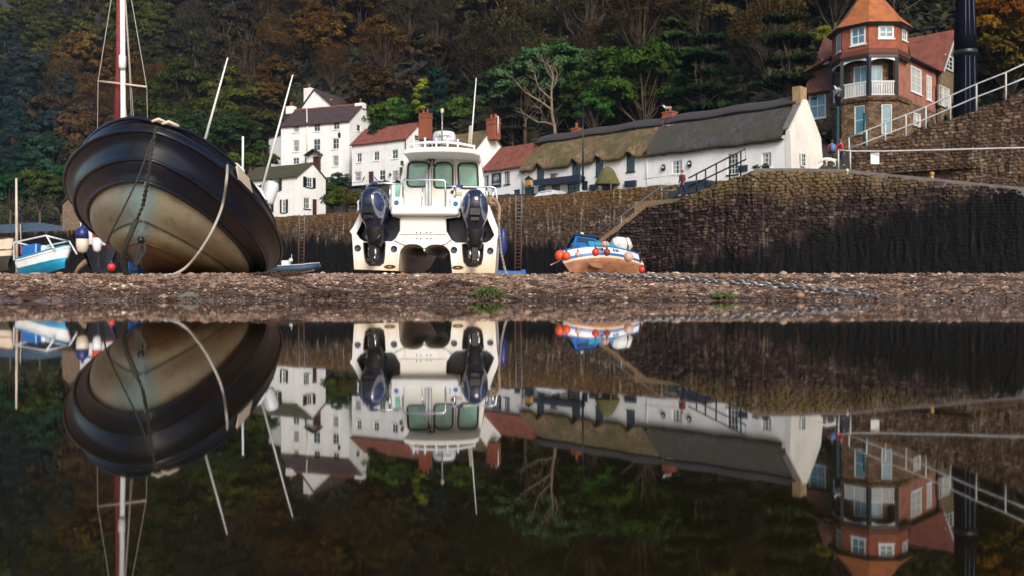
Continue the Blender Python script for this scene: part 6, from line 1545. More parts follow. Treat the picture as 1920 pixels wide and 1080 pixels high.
m = MB(); m.loft([[Vector((x, y_, z)) for x, z in ((.75, 1.2), (.7, 1.46), (-.1, 1.4), (-.1, 1.15))] for y_ in (.74, .78)]); m.build('dodger', 'cyan_paint', fb)
m = MB(); m.tube([(.5, .1, 2.0), (.5, .1, 2.3)], .05, 8); m.box((.5, .1, 2.36), (.14, .14, .14)); m.build('light_post', 'boat_white', fb)
m = MB(); c3 = [Vector((.15 + .28 * math.cos(a_), -.05 + .28 * math.sin(a_), 2.06)) for a_ in np.linspace(0, 2 * math.pi, 22)]; m.tube(c3, .055, 7, cap=False); lb_ = m.build('lifebuoy', 'boat_white', fb)
m = MB(); m.tube(c3[3:8], .058, 7); m.tube(c3[14:19], .058, 7); m.build('lifebuoy_band', 'orange_buoy', lb_)
m = MB()
for i, (dx, wd) in enumerate(((.48, .05), (.36, .09), (.24, .04), (.12, .09), (-.5, .07), (-.62, .05), (-.72, .07))):
    t = (dx + 2.05) / 4.1; p = lerp(s2(t, 1), s3(t, 1), .5); m.box(p + Vector((0, .022, 0)), (wd, .02, .15))
m.build('registration_marks', 'navy_paint', fb)
m = MB(); m.box((-1.35, .15, 1.58), (1.05, 1.3, .75), bev=.18); bt = m.build('covered_crate', 'tarp_white', fb)
m = MB(); m.box((-1.5, .15, 1.59), (.06, 1.34, .79), bev=.17); m.build('strap', 'satin_black', bt)
m = MB(); m.tube([at(1053, 487, 43.3), at(1032, 497, 43)], .03, 6); m.build('bow_pole', 'boat_cream', fb, world=True)
def buoy(label, px, py, d, r, mat, sz=1.08, group=None, tail=True):
    c = at(px, py, d); m = MB(); o = empty('buoy', c, 0, label, 'buoy', group); m.ball((0, 0, 0), r, 16, sz); m.build('ball', mat, o)
    m = MB(); m.lathe([(.05, 0), (.045, .05), (.02, .09)], (0, 0, r * sz - .01), 8); m.build('eye', 'blue_vinyl' if mat != 'white_buoy' else 'orange_buoy', o)
    if tail: m = MB(); m.tube([(0, .02, r * sz + .05), (0, .2, r * sz + .32)], .014, 5); m.build('lanyard', 'rope_dark', o)
    return o
bd0 = 43.0
buoy('larger orange buoy at the very bow of the blue fishing boat', 1050, 479, 42.6, .24, 'orange_buoy'); buoy('second orange buoy tucked right beside the bow one on the blue fishing boat', 1062, 480, 42.4, .20, 'orange_buoy')
buoy('small faded tan buoy on the white side of the blue fishing boat', 1083.5, 477, 42.6, .13, 'pink_buoy'); buoy('bright red buoy amidships on the white side of the blue fishing boat', 1116.5, 473, 42.7, .175, 'red_buoy'); buoy('dark red buoy amidships on the white side of the blue fishing boat', 1138, 473, 42.7, .165, 'dark_red_buoy')
buoy('big pale pink buoy near the stern of the blue fishing boat', 1178.5, 481, 42.9, .23, 'pink_buoy'); buoy('pale pink buoy lying on the deck behind the blue wheelhouse', 1135, 458, 43.6, .20, 'pink_buoy', .8, tail=False)
buoy('small cream buoy hanging above the red one at the stern of the fishing boat', 1203, 496, 43.5, .11, 'white_buoy'); buoy('red buoy hanging lowest at the stern of the fishing boat', 1203.5, 505.5, 43.4, .155, 'red_buoy')
# grey-blue inflatable behind the workboat
m_ = at(553, 508, 60); rb = empty('inflatable_dinghy', None, M=pose(Vector((m_.x, 60, at(0, 515, 60).z)), (.99, -.12), 0, -1), label='low blue inflatable dinghy with white gear between the workboat and the catamaran', cat='dinghy')
m = MB()
for sd in (-1, 1): m.tube([(-1.9, sd * .62, .36), (-.5, sd * .66, .38), (.7, sd * .62, .42), (1.25, sd * .40, .50), (1.62, sd * .02, .58)], [.20, .23, .23, .22, .18], 12)
m.build('tube', 'tarp_navy', rb)
m = MB()
for sd in (-1, 1): m.tube([(-1.9, sd * .66, .56), (-.5, sd * .68, .60), (.7, sd * .64, .64), (1.25, sd * .42, .71), (1.66, sd * .02, .75)], .035, 6)
m.build('rubbing_strip', 'boat_white', rb)
strip(rb, 'hull', 'boat_white', bline(1.3, -1.7, .08, .02, .2), bline(1.5, -1.8, .5, .30, .2)); deckface(rb, 'floor', 'galv', bline(1.5, -1.8, .5, .30, .2))
m = MB(); m.box((-.6, 0, .75), (.5, .5, .4), bev=.05); m.ball((-.3, .1, .98), .14, 10); m.build('console', 'boat_white', rb)
m = MB(); m.box((-1.75, 0, .85), (.25, .3, .5), bev=.08); m.build('outboard_motor', 'boat_white', rb)
m = MB(); m.tube([(-1.55, 0, .5), (-1.55, 0, 1.5)], .02, 6); m.add([Vector((-1.55, .01, 1.1)), Vector((-1.2, .06, 1.0)), Vector((-1.22, .02, .72)), Vector((-1.55, .01, .75))], [(0, 1, 2, 3), (3, 2, 1, 0)]); m.open = True; m.build('flag', 'red_buoy', rb)
m = MB(); m.tube([(-.2, 0, .8), (-.2, 0, 1.35)], .015, 5); m.build('aerial', 'boat_white', rb)
# blue tarpaulin covered dinghy behind the catamaran
p = at(955, 514, 50); m = MB()
m.loft([[Vector((x, y_, z)) for y_, z in ((-w_, -.08), (-w_, h_ * .8), (-w_ * .7, h_), (w_ * .7, h_), (w_, h_ * .8), (w_, -.08))] for x, w_, h_ in ((-1.0, .35, .16), (-.7, .5, .22), (-.2, .52, .19), (.3, .5, .17), (.62, .45, .16), (.66, .4, .24), (.86, .32, .26), (.93, .2, .12))], True)
m.build('blue_dinghy', 'tarp_blue', origin=None, label=None); bo = bpy.context.scene.objects[-1] if False else [o for o in bpy.data.objects if o.name == 'blue_dinghy'][0]
bo.location = p; tag(bo, 'bright blue tarpaulin-covered dinghy just right of the catamaran stern', 'dinghy')

# sailing boat with fenders behind the workboat
SD = 30.0; loc = at(196, 514, SD + 2.0)
sb = empty('sailing_boat', None, M=pose(loc, (-.33, .94), 2, 0), label='white sailing boat with tall white mast mostly hidden behind the heeled workboat', cat='boat')
ch_ = bline(2.6, -1.9, .62, .85, .2, 0, 2.3, .6, .2); l0 = bline(2.1, -1.6, .30, .02, .1); s1 = bline(2.75, -1.98, .70, .92, .26, .02, 2.3, .58, .2); s3 = bline(3.0, -2.05, .76, 1.50, .34, .05, 2.3, .55, .2)
strip(sb, 'bottom', 'antifoul_dark', l0, ch_, belly=.08); strip(sb, 'boot_stripe', 'dark_red_buoy', ch_, s1); strip(sb, 'topside', 'boat_white', s1, s3); deckface(sb, 'deck', 'boat_white', s3)
m = MB()
for side in (-1, 1): m.tube([lerp(s1(t, side), s3(t, side), .78) + Vector((0, side * .012, 0)) for t in np.linspace(0, 1, 20)], .022, 6)
a, b = lerp(s1(0, -1), s3(0, -1), .78), lerp(s1(0, 1), s3(0, 1), .78); m.tube([a - Vector((.015, 0, 0)), b - Vector((.015, 0, 0))], .03, 6); m.build('blue_line', 'blue_vinyl', sb)
m = MB(); m.loft([[Vector((x, y_, z)) for x, z in ((-.9, 1.5), (-.8, 1.78), (1.0, 1.95), (1.5, 1.7))] for y_ in (-.5, .5)]); m.build('coachroof', 'boat_white', sb)
m = MB(); m.loft([[Vector((x, y_, z)) for x, z in ((-2.1, 1.3), (-2.35, 1.2), (-2.3, .2), (-2.0, .2))] for y_ in (-.03, .03)]); m.build('rudder', 'antifoul_dark', sb)
mb_ = at(231.5, 400, 31.0)
m = MB(); m.tube([Vector((mb_.x, 31, 1.9)), at(231, 200, 31), at(229, -60, 31)], [.10, .09, .08], 10); mast = m.build('mast', 'white_paint', sb, world=True)
m = MB(); m.tube([at(229.5, 101, 30.88), at(229.5, 105, 30.88), at(229.5, 126, 30.88), at(229.5, 130, 30.88)], [.05, .12, .12, .05], 10); m.build('radar_reflector', 'boat_white', mast, world=True)
m = MB(); m.tube([at(184, 152, 31.2), at(228, 157, 31), at(275, 163, 30.8)], .035, 6); m.build('spreader', 'boat_cream', mast, world=True)
for pts in ([(218, -60), (184, 152), (182, 300)], [(236, -60), (275, 163), (278, 270)], [(232, -60), (246, 160), (256, 300)], [(231, -50), (242, 120), (250, 300)], [(233, 180), (246, 300)]):
    m = MB(); m.tube([at(x, y, 31) for x, y in pts], .013, 5); m.build('stay', 'rope_pale', sb, world=True)
m = MB(); m.tube([at(222, -60, 31.3), at(223, 120, 31.3), at(221, 240, 31.3)], [.06, .10, .15], 8); m.build('furled_sail', 'sail_red', sb, world=True)
def tall_fender(label, px, py, d, top, bot, r=.26):
    c = at(px, py, d); o = empty('fender', c, 0, label, 'fender'); m = MB(); m.lathe([(.03, -.44), (r * .8, -.38), (r, -.2), (r, .02)], (0, 0, 0), 16); m.build('lower_half', bot, o)
    m = MB(); m.lathe([(r * 1.005, .025), (r, .2), (r * .8, .34), (.05, .42), (.03, .5)], (0, 0, 0), 16); m.build('upper_half', top, o); return o
tall_fender('fender with navy blue top and cream bottom hanging on the sailing boat', 154.5, 449, 29.2, 'blue_vinyl', 'white_buoy', .19); tall_fender('fender with orange top and white bottom hanging on the sailing boat', 182, 447, 29.0, 'orange_buoy', 'boat_white', .14)
# small white and blue boat, far left
AD = 33.0; loc = at(85, 516, AD); ab = empty('small_cabin_boat', None, M=pose(loc, (.92, -.38), -9, -7), label='little white and light blue open boat with a blue dodger and white frame, far left', cat='boat')
l0 = bline(.95, -.95, .08, 0, .15); ch_ = bline(1.05, -1.0, .52, .30, .22, .02); s3 = bline(1.18, -1.05, .62, .62, .34, .05)
strip(ab, 'bottom', 'cyan_paint', l0, ch_, belly=.05); strip(ab, 'topside', 'boat_white', ch_, s3); deckface(ab, 'deck', 'cyan_paint', s3, -.1)
m = MB()
for side in (-1, 1): m.tube([s3(t, side) for t in np.linspace(0, 1, 16)], .028, 6)
m.build('gunwale', 'cyan_paint', ab)
m = MB(); m.box((-.35, -.0, .86), (.75, .95, .5), bev=.04); m.build('dodger', 'blue_paint', ab)
m = MB()
for y_ in (-.5, .5): m.tube([(-1.0, y_, .6), (-1.05, y_, 1.28), (.55, y_, 1.30), (.95, y_, .75)], .035, 6)
for x in (-1.05, .55): m.tube([(x, -.5, 1.29), (x, .5, 1.29)], .035, 6)
m.build('canopy_frame', 'boat_white', ab)
m = MB(); m.box((-.75, -.3, .95), (.2, .25, .3), bev=.05); m.build('lifejacket', 'red_buoy', ab)
m = MB(); m.box((.3, 0, .85), (.16, .9, .28), bev=.03); m.build('bench', 'boat_white', ab)
# cream boat at the left edge
loc = at(-14, 516, 35.0); bb = empty('cream_boat', None, M=pose(loc, (.9, -.42), -6, -3), label='cream clinker boat with dark bottom and bare pale mast cut off by the left edge', cat='boat')
l0 = bline(.9, -1.6, .08, 0, .15); ch_ = bline(1.0, -1.65, .6, .5, .2, .05); s2 = bline(1.06, -1.7, .66, .72, .22, .05); s3 = bline(1.12, -1.72, .70, 1.12, .26, .08)
strip(bb, 'bottom', 'rope_dark', l0, ch_, belly=.06); strip(bb, 'lower_strake', 'boat_cream', ch_, s2); strip(bb, 'topside', 'boat_cream', s2, s3, proud=.03); deckface(bb, 'deck', 'boat_cream', s3)
m = MB()
for side in (-1, 1): m.tube([s2(t, side) + Vector((0, side * .02, 0)) for t in np.linspace(0, 1, 16)], .025, 6); m.tube([s3(t, side) + Vector((0, side * .03, 0)) for t in np.linspace(0, 1, 16)], .035, 6)
m.build('rubbing_strake', 'brown_paint', bb)
m = MB(); m.loft([[Vector((x, y_, z)) for x, z in ((-.9, 1.1), (-.8, 1.55), (.1, 1.5), (.3, 1.15))] for y_ in (-.5, .5)]); m.build('cover', 'tarp_blue', bb)
m = MB(); m.tube([at(32, 512, 34.4), at(31, 400, 34.4), at(30.5, 334, 34.4)], [.055, .05, .035], 8); m.build('mast', 'boat_cream', bb, world=True)
m = MB(); m.tube([at(38, 420, 34.4), at(40, 470, 34.4)], .02, 5); m.build('stay', 'rope_pale', bb, world=True)
m = MB(); m.tube([at(141, 512, 31), at(150, 500, 31), at(160, 492, 31), at(172, 488, 31), at(181, 491, 31)], [.05, .08, .11, .12, .05], 7); m.build('net_heap', 'rope_tan', origin=at(150, 512, 31), label='heap of tan rope netting on the shingle between the little blue boat and the workboat', cat='net')
buoy('small red float lying in the dark under the workboat bow', 209, 501, 26, .11, 'red_buoy', tail=False)
m = MB(); c = at(258, 507, 21); m.lathe([(.17, -.22), (.19, .0), (.21, .2), (.17, .2), (.15, -.1)], c, 14); m.build('blue_bucket', 'blue_paint', origin=c, label='blue bucket standing behind the stem of the heeled workboat', cat='bucket')
# ================================================================ beach details
pal = gnd
chain('mooring_chain', 'long pale galvanised chain running down the beach into the pool at right', [pal(1102, 518) + Vector((0, .2, .03))] + [pal(x, y) + Vector((0, 0, .03)) for x, y in ((1140, 519.5), (1200, 523), (1290, 529), (1400, 537), (1480, 543), (1560, 550), (1610, 555.5))] + [pal(1640, 559) + Vector((0, 0, .0)), pal(1662, 562) + Vector((0, 0, -.06))], .15, 'galv')
chain('old_chain', 'rusty dark chain half buried in the shingle below the workboat stern', [pal(x, y) + Vector((0, 0, .012)) for x, y in ((508, 518), (545, 528), (580, 540), (615, 551), (640, 559), (655, 564))], .085, 'rust')
def rock(px, py, w_px, h_px, mat, label, seed, cat='stone', name='boulder'):
    p = gnd(px, py); d = p.y; rx, rz = w_px / 2 * d / F, h_px * d / F
    bm = bmesh.new(); bmesh.ops.create_icosphere(bm, subdivisions=4, radius=1)
    V = np.array([v.co[:] for v in bm.verts]); n = .24 * (fbm(V[:, 0] * 1.3 + seed, V[:, 1] * 1.3 + V[:, 2] * 1.7, 3, seed) - .5) * 2
    for v, k in zip(bm.verts, n):
        c = v.co * (1 + k); v.co = Vector((c.x * rx, c.y * rx * .8, max(c.z, -.5) * rz))
    me = bpy.data.meshes.new(name); bm.to_mesh(me); bm.free(); me.polygons.foreach_set('use_smooth', np.ones(len(me.polygons), bool)); me.materials.append(MAT[mat])
    o = bpy.data.objects.new(name, me); COL.objects.link(o); o.location = p + Vector((0, 0, .0)); tag(o, label, cat); return o
rock(357, 561, 44, 14, 'boulder', 'smooth wet grey boulder at the water edge below the workboat', 1)
rock(853, 541, 34, 9, 'boulder_brown', 'brown weedy stone on the shingle in front of the catamaran', 2)
rock(966, 560, 30, 8, 'boulder_brown', 'pinkish brown stone at the water edge right of the green weed', 3)
rock(745, 550, 18, 6, 'boulder', 'small grey stone on the shingle below the catamaran left hull', 4)
rock(805, 545, 24, 5, 'boulder', 'flat pale grey stone on the shingle in the middle of the beach', 5)
rock(1024, 563, 34, 5, 'weed_brown', 'dark weedy slab at the water edge right of the pinkish stone', 6)
rock(60, 562, 40, 7, 'weed_brown', 'dark weedy lump at the water edge far left', 7)
rock(1035, 519, 18, 4, 'boulder_brown', 'low brown stone on the beach crest left of the fishing boat', 8)
def weed(px, py, w_px, n, mat, label, seed, hgt=.05):
    p = gnd(px, py); w_ = w_px / 2 * p.y / F; r = np.random.default_rng(seed); V, Fs = [], []
    m = MB()
    for i in range(n):
        a_, q = r.uniform(0, 2 * math.pi), r.uniform(0, 1) ** .5; x, y_ = p.x + math.cos(a_) * q * w_, p.y + math.sin(a_) * q * w_ * .5; L_ = r.uniform(.06, .16); th = r.uniform(0, 2 * math.pi); k = (1 - q) * hgt
        P = [Vector((x + math.cos(th) * L_ * t, y_ + math.sin(th) * L_ * t, float(beach_z(x, y_)) + k + .015 + .05 * math.sin(math.pi * t) * r.uniform(.3, 1))) for t in (0, .35, .7, 1)]
        m.tube(P, [.004, .010, .009, .003], 4)
    o = m.build('seaweed_clump', mat, origin=p, label=label, cat='seaweed'); return o
weed(916, 560, 44, 200, 'weed_green', 'bright green weed clump at the water edge in front of the catamaran', 1, .09)
weed(1354, 561, 30, 90, 'weed_green', 'small green weed patch at the water edge below the fishing boat', 2, .02)
weed(520, 519, 90, 200, 'weed_brown', 'dark brown seaweed heap under the stern of the heeled workboat', 3, .05)
weed(610, 556, 80, 160, 'weed_brown', 'brown seaweed strands along the rusty chain', 4, .02)
weed(850, 537, 70, 160, 'weed_brown', 'brown seaweed around the weedy stone in front of the catamaran', 5, .03)
# wrack line and pebbles: nobody could count them
V, Fs = [], []
m = MB(); r = np.random.default_rng(5)
for i in range(2600):
    px = r.uniform(-60, 1980); band = r.choice([0, 1, 2], p=[.2, .3, .5]); right = px > 1180
    py = (r.normal(526, 3.5) if right and band else r.normal(556, 9)) if band < 2 else r.uniform(520, 562)
    py = min(max(py, 518), 566); d = None
    t = (py - 515) / 49.; y_ = lerp(15, 10.3, t ** .75); x = (px - 960) / F * y_; L_ = r.uniform(.04, .16); th = r.uniform(-.6, .6) + (math.pi if r.uniform() < .5 else 0)
    z = float(beach_z(x, y_))
    if z < -.02: continue
    m.tube([Vector((x + math.cos(th) * L_ * q, y_ + math.sin(th) * L_ * q, z + .02 + .02 * math.sin(q * 3))) for q in (0, .5, 1)], [.004, .011, .004], 4)
m.build('seaweed_wrack', 'weed_brown', kind='stuff')
def pebbles(n):
    bm = bmesh.new(); bmesh.ops.create_icosphere(bm, subdivisions=1, radius=1); B0 = np.array([v.co[:] for v in bm.verts]); F0 = np.array([[v.index for v in f.verts] for f in bm.faces]); bm.free()
    r = np.random.default_rng(3)
    y_ = 10.1 + (16.6 - 10.1) * r.uniform(0, 1, n) ** .85; x = r.uniform(-.62, .62, n) * y_
    s = .0095 * np.exp(r.normal(0, .55, n)); s = np.clip(s, .006, .06) * np.where(r.uniform(0, 1, n) < .012, 2.6, 1)
    ang = r.uniform(0, 6.28, n); sc = np.stack([s * r.uniform(.9, 1.6, n), s * r.uniform(.8, 1.2, n), s * r.uniform(.4, .75, n)], -1)
    P = B0[None] * (1 + r.uniform(-.18, .18, (n, len(B0), 1))) * sc[:, None]
    c, s_ = np.cos(ang)[:, None], np.sin(ang)[:, None]
    X, Y_ = P[..., 0] * c - P[..., 1] * s_, P[..., 0] * s_ + P[..., 1] * c; z = beach_z(x, y_) + (fbm(x * 24, y_ * 24, 2, 31) - .5) * .03
    V = np.stack([X + x[:, None], Y_ + y_[:, None], P[..., 2] + z[:, None] + sc[:, 2:3] * .35], -1)
    Fc = (F0[None] + (np.arange(n) * len(B0))[:, None, None]).reshape(-1, 3)
    tag(fastmesh('pebbles', V.reshape(-1, 3), Fc, MAT['pebble'], attrs={'rnd': np.repeat(r.uniform(0, 1, n), len(B0))}, smooth=True), kind='stuff')
pebbles(34000)

# ================================================================ trees
def leaf_quads(C, N, size, r, flat=.0, aspect=.6):
    """one bent leaf cluster per row of C, facing roughly along N"""
    n = len(C); d = N + r.normal(0, .55, (n, 3)); d[:, 2] += flat; d /= np.linalg.norm(d, axis=1, keepdims=True) + 1e-9
    a = np.cross(d, r.normal(0, 1, (n, 3))); a /= np.linalg.norm(a, axis=1, keepdims=True) + 1e-9; b = np.cross(d, a)
    s = (size * np.exp(r.normal(0, .35, n)))[:, None]; a = a * s; b = b * s * aspect
    return np.stack([C - a, C - b * .9 + d * s * .15, C + a, C + b * .9 + d * s * .15], 1)
def crown(name, kind, n, seed, size=.27):
    r = np.random.default_rng(seed); clumps = []
    if kind == 'round':
        k = 46; u = r.normal(0, 1, (k, 3)); u /= np.linalg.norm(u, axis=1, keepdims=True); u[:, 2] = np.where(u[:, 2] < -.35, -u[:, 2], u[:, 2]); rad = r.uniform(.55, 1, k)
        cc = u * rad[:, None] * np.array([3.3, 3.3, 3.3]) + np.array([0, 0, 5.4]); cr = r.uniform(.65, 1.35, k)
    elif kind == 'tall':
        k = 44; t = r.uniform(0, 1, k); an = r.uniform(0, 6.28, k); w_ = 2.4 * np.sin(np.pi * (t * .85 + .12)) ** .8
        cc = np.stack([np.cos(an) * w_ * r.uniform(.4, 1, k), np.sin(an) * w_ * r.uniform(.4, 1, k), 2.5 + t * 7.5], -1); cr = r.uniform(.6, 1.15, k)
    elif kind == 'spread':
        k = 50; an = r.uniform(0, 6.28, k); q = r.uniform(0, 1, k) ** .5
        cc = np.stack([np.cos(an) * q * 4.2, np.sin(an) * q * 4.2, 4.6 + 2.4 * np.sqrt(1 - q ** 2 * .95) + r.normal(0, .3, k)], -1); cr = r.uniform(.55, 1.1, k)
    elif kind == 'tier':
        k = 46; lay = r.integers(0, 6, k); an = r.uniform(0, 6.28, k); w_ = (3.6 - lay * .5) * r.uniform(.25, 1, k)
        cc = np.stack([np.cos(an) * w_, np.sin(an) * w_, 2.6 + lay * 1.35 - w_ * .10], -1); cr = r.uniform(.7, 1.25, k)
    elif kind == 'twig':
        k = 40; u = r.normal(0, 1, (k, 3)); u /= np.linalg.norm(u, axis=1, keepdims=True); u[:, 2] = abs(u[:, 2]) * 1.1 - .15
        cc = u * r.uniform(.5, 1, k)[:, None] * np.array([3.4, 3.4, 3.6]) + np.array([0, 0, 5]); cr = r.uniform(.7, 1.5, k)
    elif kind == 'bush':
        k = 26; u = r.normal(0, 1, (k, 3)); u /= np.linalg.norm(u, axis=1, keepdims=True); u[:, 2] = abs(u[:, 2])
        cc = u * r.uniform(.4, .95, k)[:, None] * np.array([1.5, 1.5, 1.5]) + np.array([0, 0, .35]); cr = r.uniform(.35, .65, k)
    w_ = cr ** 2 / (cr ** 2).sum(); ci = r.choice(len(cc), n, p=w_)
    u = r.normal(0, 1, (n, 3)); u /= np.linalg.norm(u, axis=1, keepdims=True); u[:, 2] = np.where(u[:, 2] < -.2, -u[:, 2], u[:, 2])
    zsq = .32 if kind == 'tier' else .75
    off = u * (cr[ci] * r.uniform(.55, 1.05, n) ** .6)[:, None] * np.array([1, 1, zsq]); C = cc[ci] + off
    size = size * (.6 + .9 * r.uniform(0, 1, len(cc))[ci]); tone = r.uniform(0, 1, len(cc))[ci] * .65 + r.uniform(0, 1, n) * .35
    Q = leaf_quads(C, u, size if kind != 'twig' else size * .75, r, .35, .6 if kind != 'twig' else .32)
    V = Q.reshape(-1, 3); return name, V, np.arange(len(V)).reshape(-1, 4), np.repeat(tone, 4), cc
def twigs(kind, cc, seed, trunk_h, r0=.2, lean=0):
    r = np.random.default_rng(seed); m = MB(); top = Vector((lean, 0, trunk_h))
    m.tube([Vector((0, 0, -.8)), Vector((lean * .3, .05, trunk_h * .4)), top, Vector((lean * 1.1, .1, trunk_h * 1.5))], [r0 * 1.3, r0, r0 * .75, r0 * .25], 7)
    for c in cc[:: 2 if kind != 'twig' else 1]:
        c = Vector(c); t = r.uniform(.5, 1.25); s = Vector((lean * t, .05, min(trunk_h * t, c.z - .3))); mid = lerp(s, c, .5) + Vector(r.normal(0, .25, 3))
        m.tube([s, mid, c], [r0 * .4, r0 * .24, r0 * .07], 5)
        if kind == 'twig':
            for _ in range(2): e = c + Vector(r.normal(0, .7, 3)) + Vector((0, 0, .5)); m.tube([mid, lerp(mid, e, .6) + Vector(r.normal(0, .1, 3)), e], [r0 * .16, r0 * .1, r0 * .03], 4)
    return m
PROTO = {}
for kind, n, size, th in (('round', 13000, .15, 3.2), ('round', 13000, .145, 3.0), ('tall', 12000, .15, 4.0), ('spread', 12000, .14, 3.6), ('tier', 13000, .14, 5.5), ('twig', 9000, .13, 3.4), ('twig', 10000, .14, 3.0), ('bush', 6000, .075, .8)):
    i = len(PROTO); nm, V, Fa, tone, cc = crown('crown', kind, n, 100 + i, size)
    co_ = fastmesh('crown', V, Fa, MAT['leaf'], attrs={'lv': tone}); to_ = twigs(kind, cc, 50 + i, th).build('trunk', 'bark')
    PROTO[(kind, sum(1 for k in PROTO if k[0] == kind))] = (co_.data, to_.data); bpy.data.objects.remove(co_); bpy.data.objects.remove(to_)
def tree(kind, loc, s, rz, col, label, group=None, name='tree', sz=1, cat='tree'):
    var = [k for k in PROTO if k[0] == kind]; cd, td = PROTO[var[random.randrange(len(var))]]
    t = empty(name, loc, rz, label, cat, group, s=s); t.scale = (s, s, s * sz)
    for n_, d_ in (('crown', cd), ('trunk', td)):
        o = bpy.data.objects.new(n_, d_); COL.objects.link(o); o.parent = t; o.color = (*[c * (1.25 if label and group is None else 1) for c in col], 1)
    return t
# colour of the wood by where it stands: (px, py): colour, kinds, words
Z = [((30, 30), (.045, .050, .012), ['round', 'tall'], 'olive'), ((40, 130), (.012, .022, .028), ['tall', 'round'], 'dark blue-green'), ((60, 250), (.012, .024, .027), ['round', 'tall'], 'dark blue-green'), ((70, 350), (.014, .042, .022), ['round'], 'deep green'),  # far-left blue-green entries: haze tint painted into the crown colour
     ((130, 60), (.05, .045, .016), ['round'], 'olive'), ((190, 110), (.075, .036, .014), ['round', 'twig'], 'russet'), ((170, 250), (.05, .032, .018), ['round', 'twig'], 'brown'), ((270, 60), (.042, .048, .014), ['round'], 'olive'), ((330, 100), (.030, .030, .016), ['tall'], 'dark olive'), ((340, 200), (.034, .044, .012), ['round', 'tall'], 'olive green'), ((420, 60), (.026, .022, .018), ['twig', 'tall'], 'dark brown'),
     ((430, 200), (.042, .042, .012), ['round'], 'olive green'), ((540, 40), (.065, .038, .014), ['twig', 'round'], 'russet'), ((560, 110), (.072, .044, .014), ['spread', 'round'], 'golden brown'), ((640, 60), (.075, .042, .012), ['round', 'spread'], 'golden brown'), ((700, 120), (.05, .030, .014), ['twig', 'round'], 'brown'), ((800, 90), (.034, .026, .014), ['twig', 'spread'], 'dark brown'), ((800, 20), (.03, .022, .016), ['twig'], 'dark bare-branched'),
     ((880, 150), (.016, .022, .012), ['tier', 'round'], 'very dark green'), ((960, 60), (.032, .026, .012), ['twig'], 'brown'), ((1080, 60), (.028, .022, .012), ['twig'], 'dark bare-branched'), ((1180, 40), (.042, .026, .014), ['twig'], 'brown'), ((1200, 150), (.026, .042, .010), ['round'], 'green'), ((1270, 90), (.020, .040, .010), ['tier'], 'dark green layered'), ((1300, 20), (.042, .030, .014), ['twig', 'round'], 'brown'), ((1350, 150), (.010, .020, .009), ['tier'], 'very dark green layered'),
     ((1450, 180), (.009, .017, .009), ['tier', 'round'], 'very dark green layered'), ((1460, 100), (.018, .034, .010), ['tier'], 'dark green layered'), ((1380, 30), (.055, .034, .013), ['twig', 'round'], 'russet'), ((1480, 30), (.036, .036, .014), ['round'], 'olive'), ((1560, 60), (.04, .036, .012), ['round'], 'olive'), ((1720, 30), (.065, .040, .012), ['round', 'spread'], 'golden brown'), ((1780, 90), (.052, .034, .013), ['twig', 'round'], 'brown'), ((1860, 60), (.12, .052, .012), ['round', 'spread'], 'orange'), ((1900, 110), (.06, .042, .012), ['round'], 'golden brown'), ((1880, 170), (.03, .026, .016), ['twig'], 'dark bare-branched')]
def to_px(p): return 960 + F * p.x / p.y, YH - F * (p.z - HC) / p.y
def near_mark(px):
    for a, b, s in ((-400, 120, 'at the far left'), (120, 330, 'above the bow and mast at left'), (330, 500, 'above the workboat aerials'), (500, 700, 'above the tallest white house'), (700, 900, 'above the catamaran cabin'), (900, 1180, 'above the mossy thatch'), (1180, 1490, 'above the grey thatch'), (1490, 1760, 'behind the turreted hotel'), (1760, 2400, 'beyond the tapered column')):
        if a <= px < b: return s
random.seed(11); cnt = 0; seen_l = {}
for row in range(13):
    r_ = 29 + row * 5.0; k = 0; px = -160 + random.uniform(0, 60)
    while px < 2080:
        # solve for the point on the hill at offset r_ in this column
        d = 100
        for _ in range(30): x = (px - 960) / F * d; d = float(yw(x)) + r_ + 0
        x = (px - 960) / F * d; jit = random.uniform(-1.8, 1.8); d += jit; x += random.uniform(-1, 1); z = float(land_z(x, d)); p = Vector((x, d, z))
        qx, qy = to_px(p + Vector((0, 0, 6))); step = random.uniform(5.6, 8.2) * F / d; px += step
        if qy < -110 or not (-120 < qx < 2040): continue
        if (500 < qx < 930 and qy > 150) or (930 <= qx < 1230 and qy > 190) or (1490 < qx < 1840 and r_ < 40): continue
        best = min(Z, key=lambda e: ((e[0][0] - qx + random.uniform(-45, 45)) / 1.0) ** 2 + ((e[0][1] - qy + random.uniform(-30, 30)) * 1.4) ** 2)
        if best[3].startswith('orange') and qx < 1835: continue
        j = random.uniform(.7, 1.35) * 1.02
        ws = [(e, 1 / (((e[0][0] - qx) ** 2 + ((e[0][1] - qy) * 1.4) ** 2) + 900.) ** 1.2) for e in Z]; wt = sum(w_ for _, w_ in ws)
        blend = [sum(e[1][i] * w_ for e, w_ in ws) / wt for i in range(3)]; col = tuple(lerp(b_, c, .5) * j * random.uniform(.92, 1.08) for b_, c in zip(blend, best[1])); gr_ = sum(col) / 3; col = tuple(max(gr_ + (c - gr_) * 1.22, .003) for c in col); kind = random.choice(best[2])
        tier = 'low' if row < 3 else 'halfway up' if row < 6 else 'high'
        lab = f"{best[3]} tree {tier} on the wooded hill {near_mark(qx)}"; g = f"{best[3]} trees {tier} on the hill {near_mark(qx)}"
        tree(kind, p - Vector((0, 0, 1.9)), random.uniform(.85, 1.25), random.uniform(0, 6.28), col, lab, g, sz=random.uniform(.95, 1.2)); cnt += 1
print('hill trees', cnt)
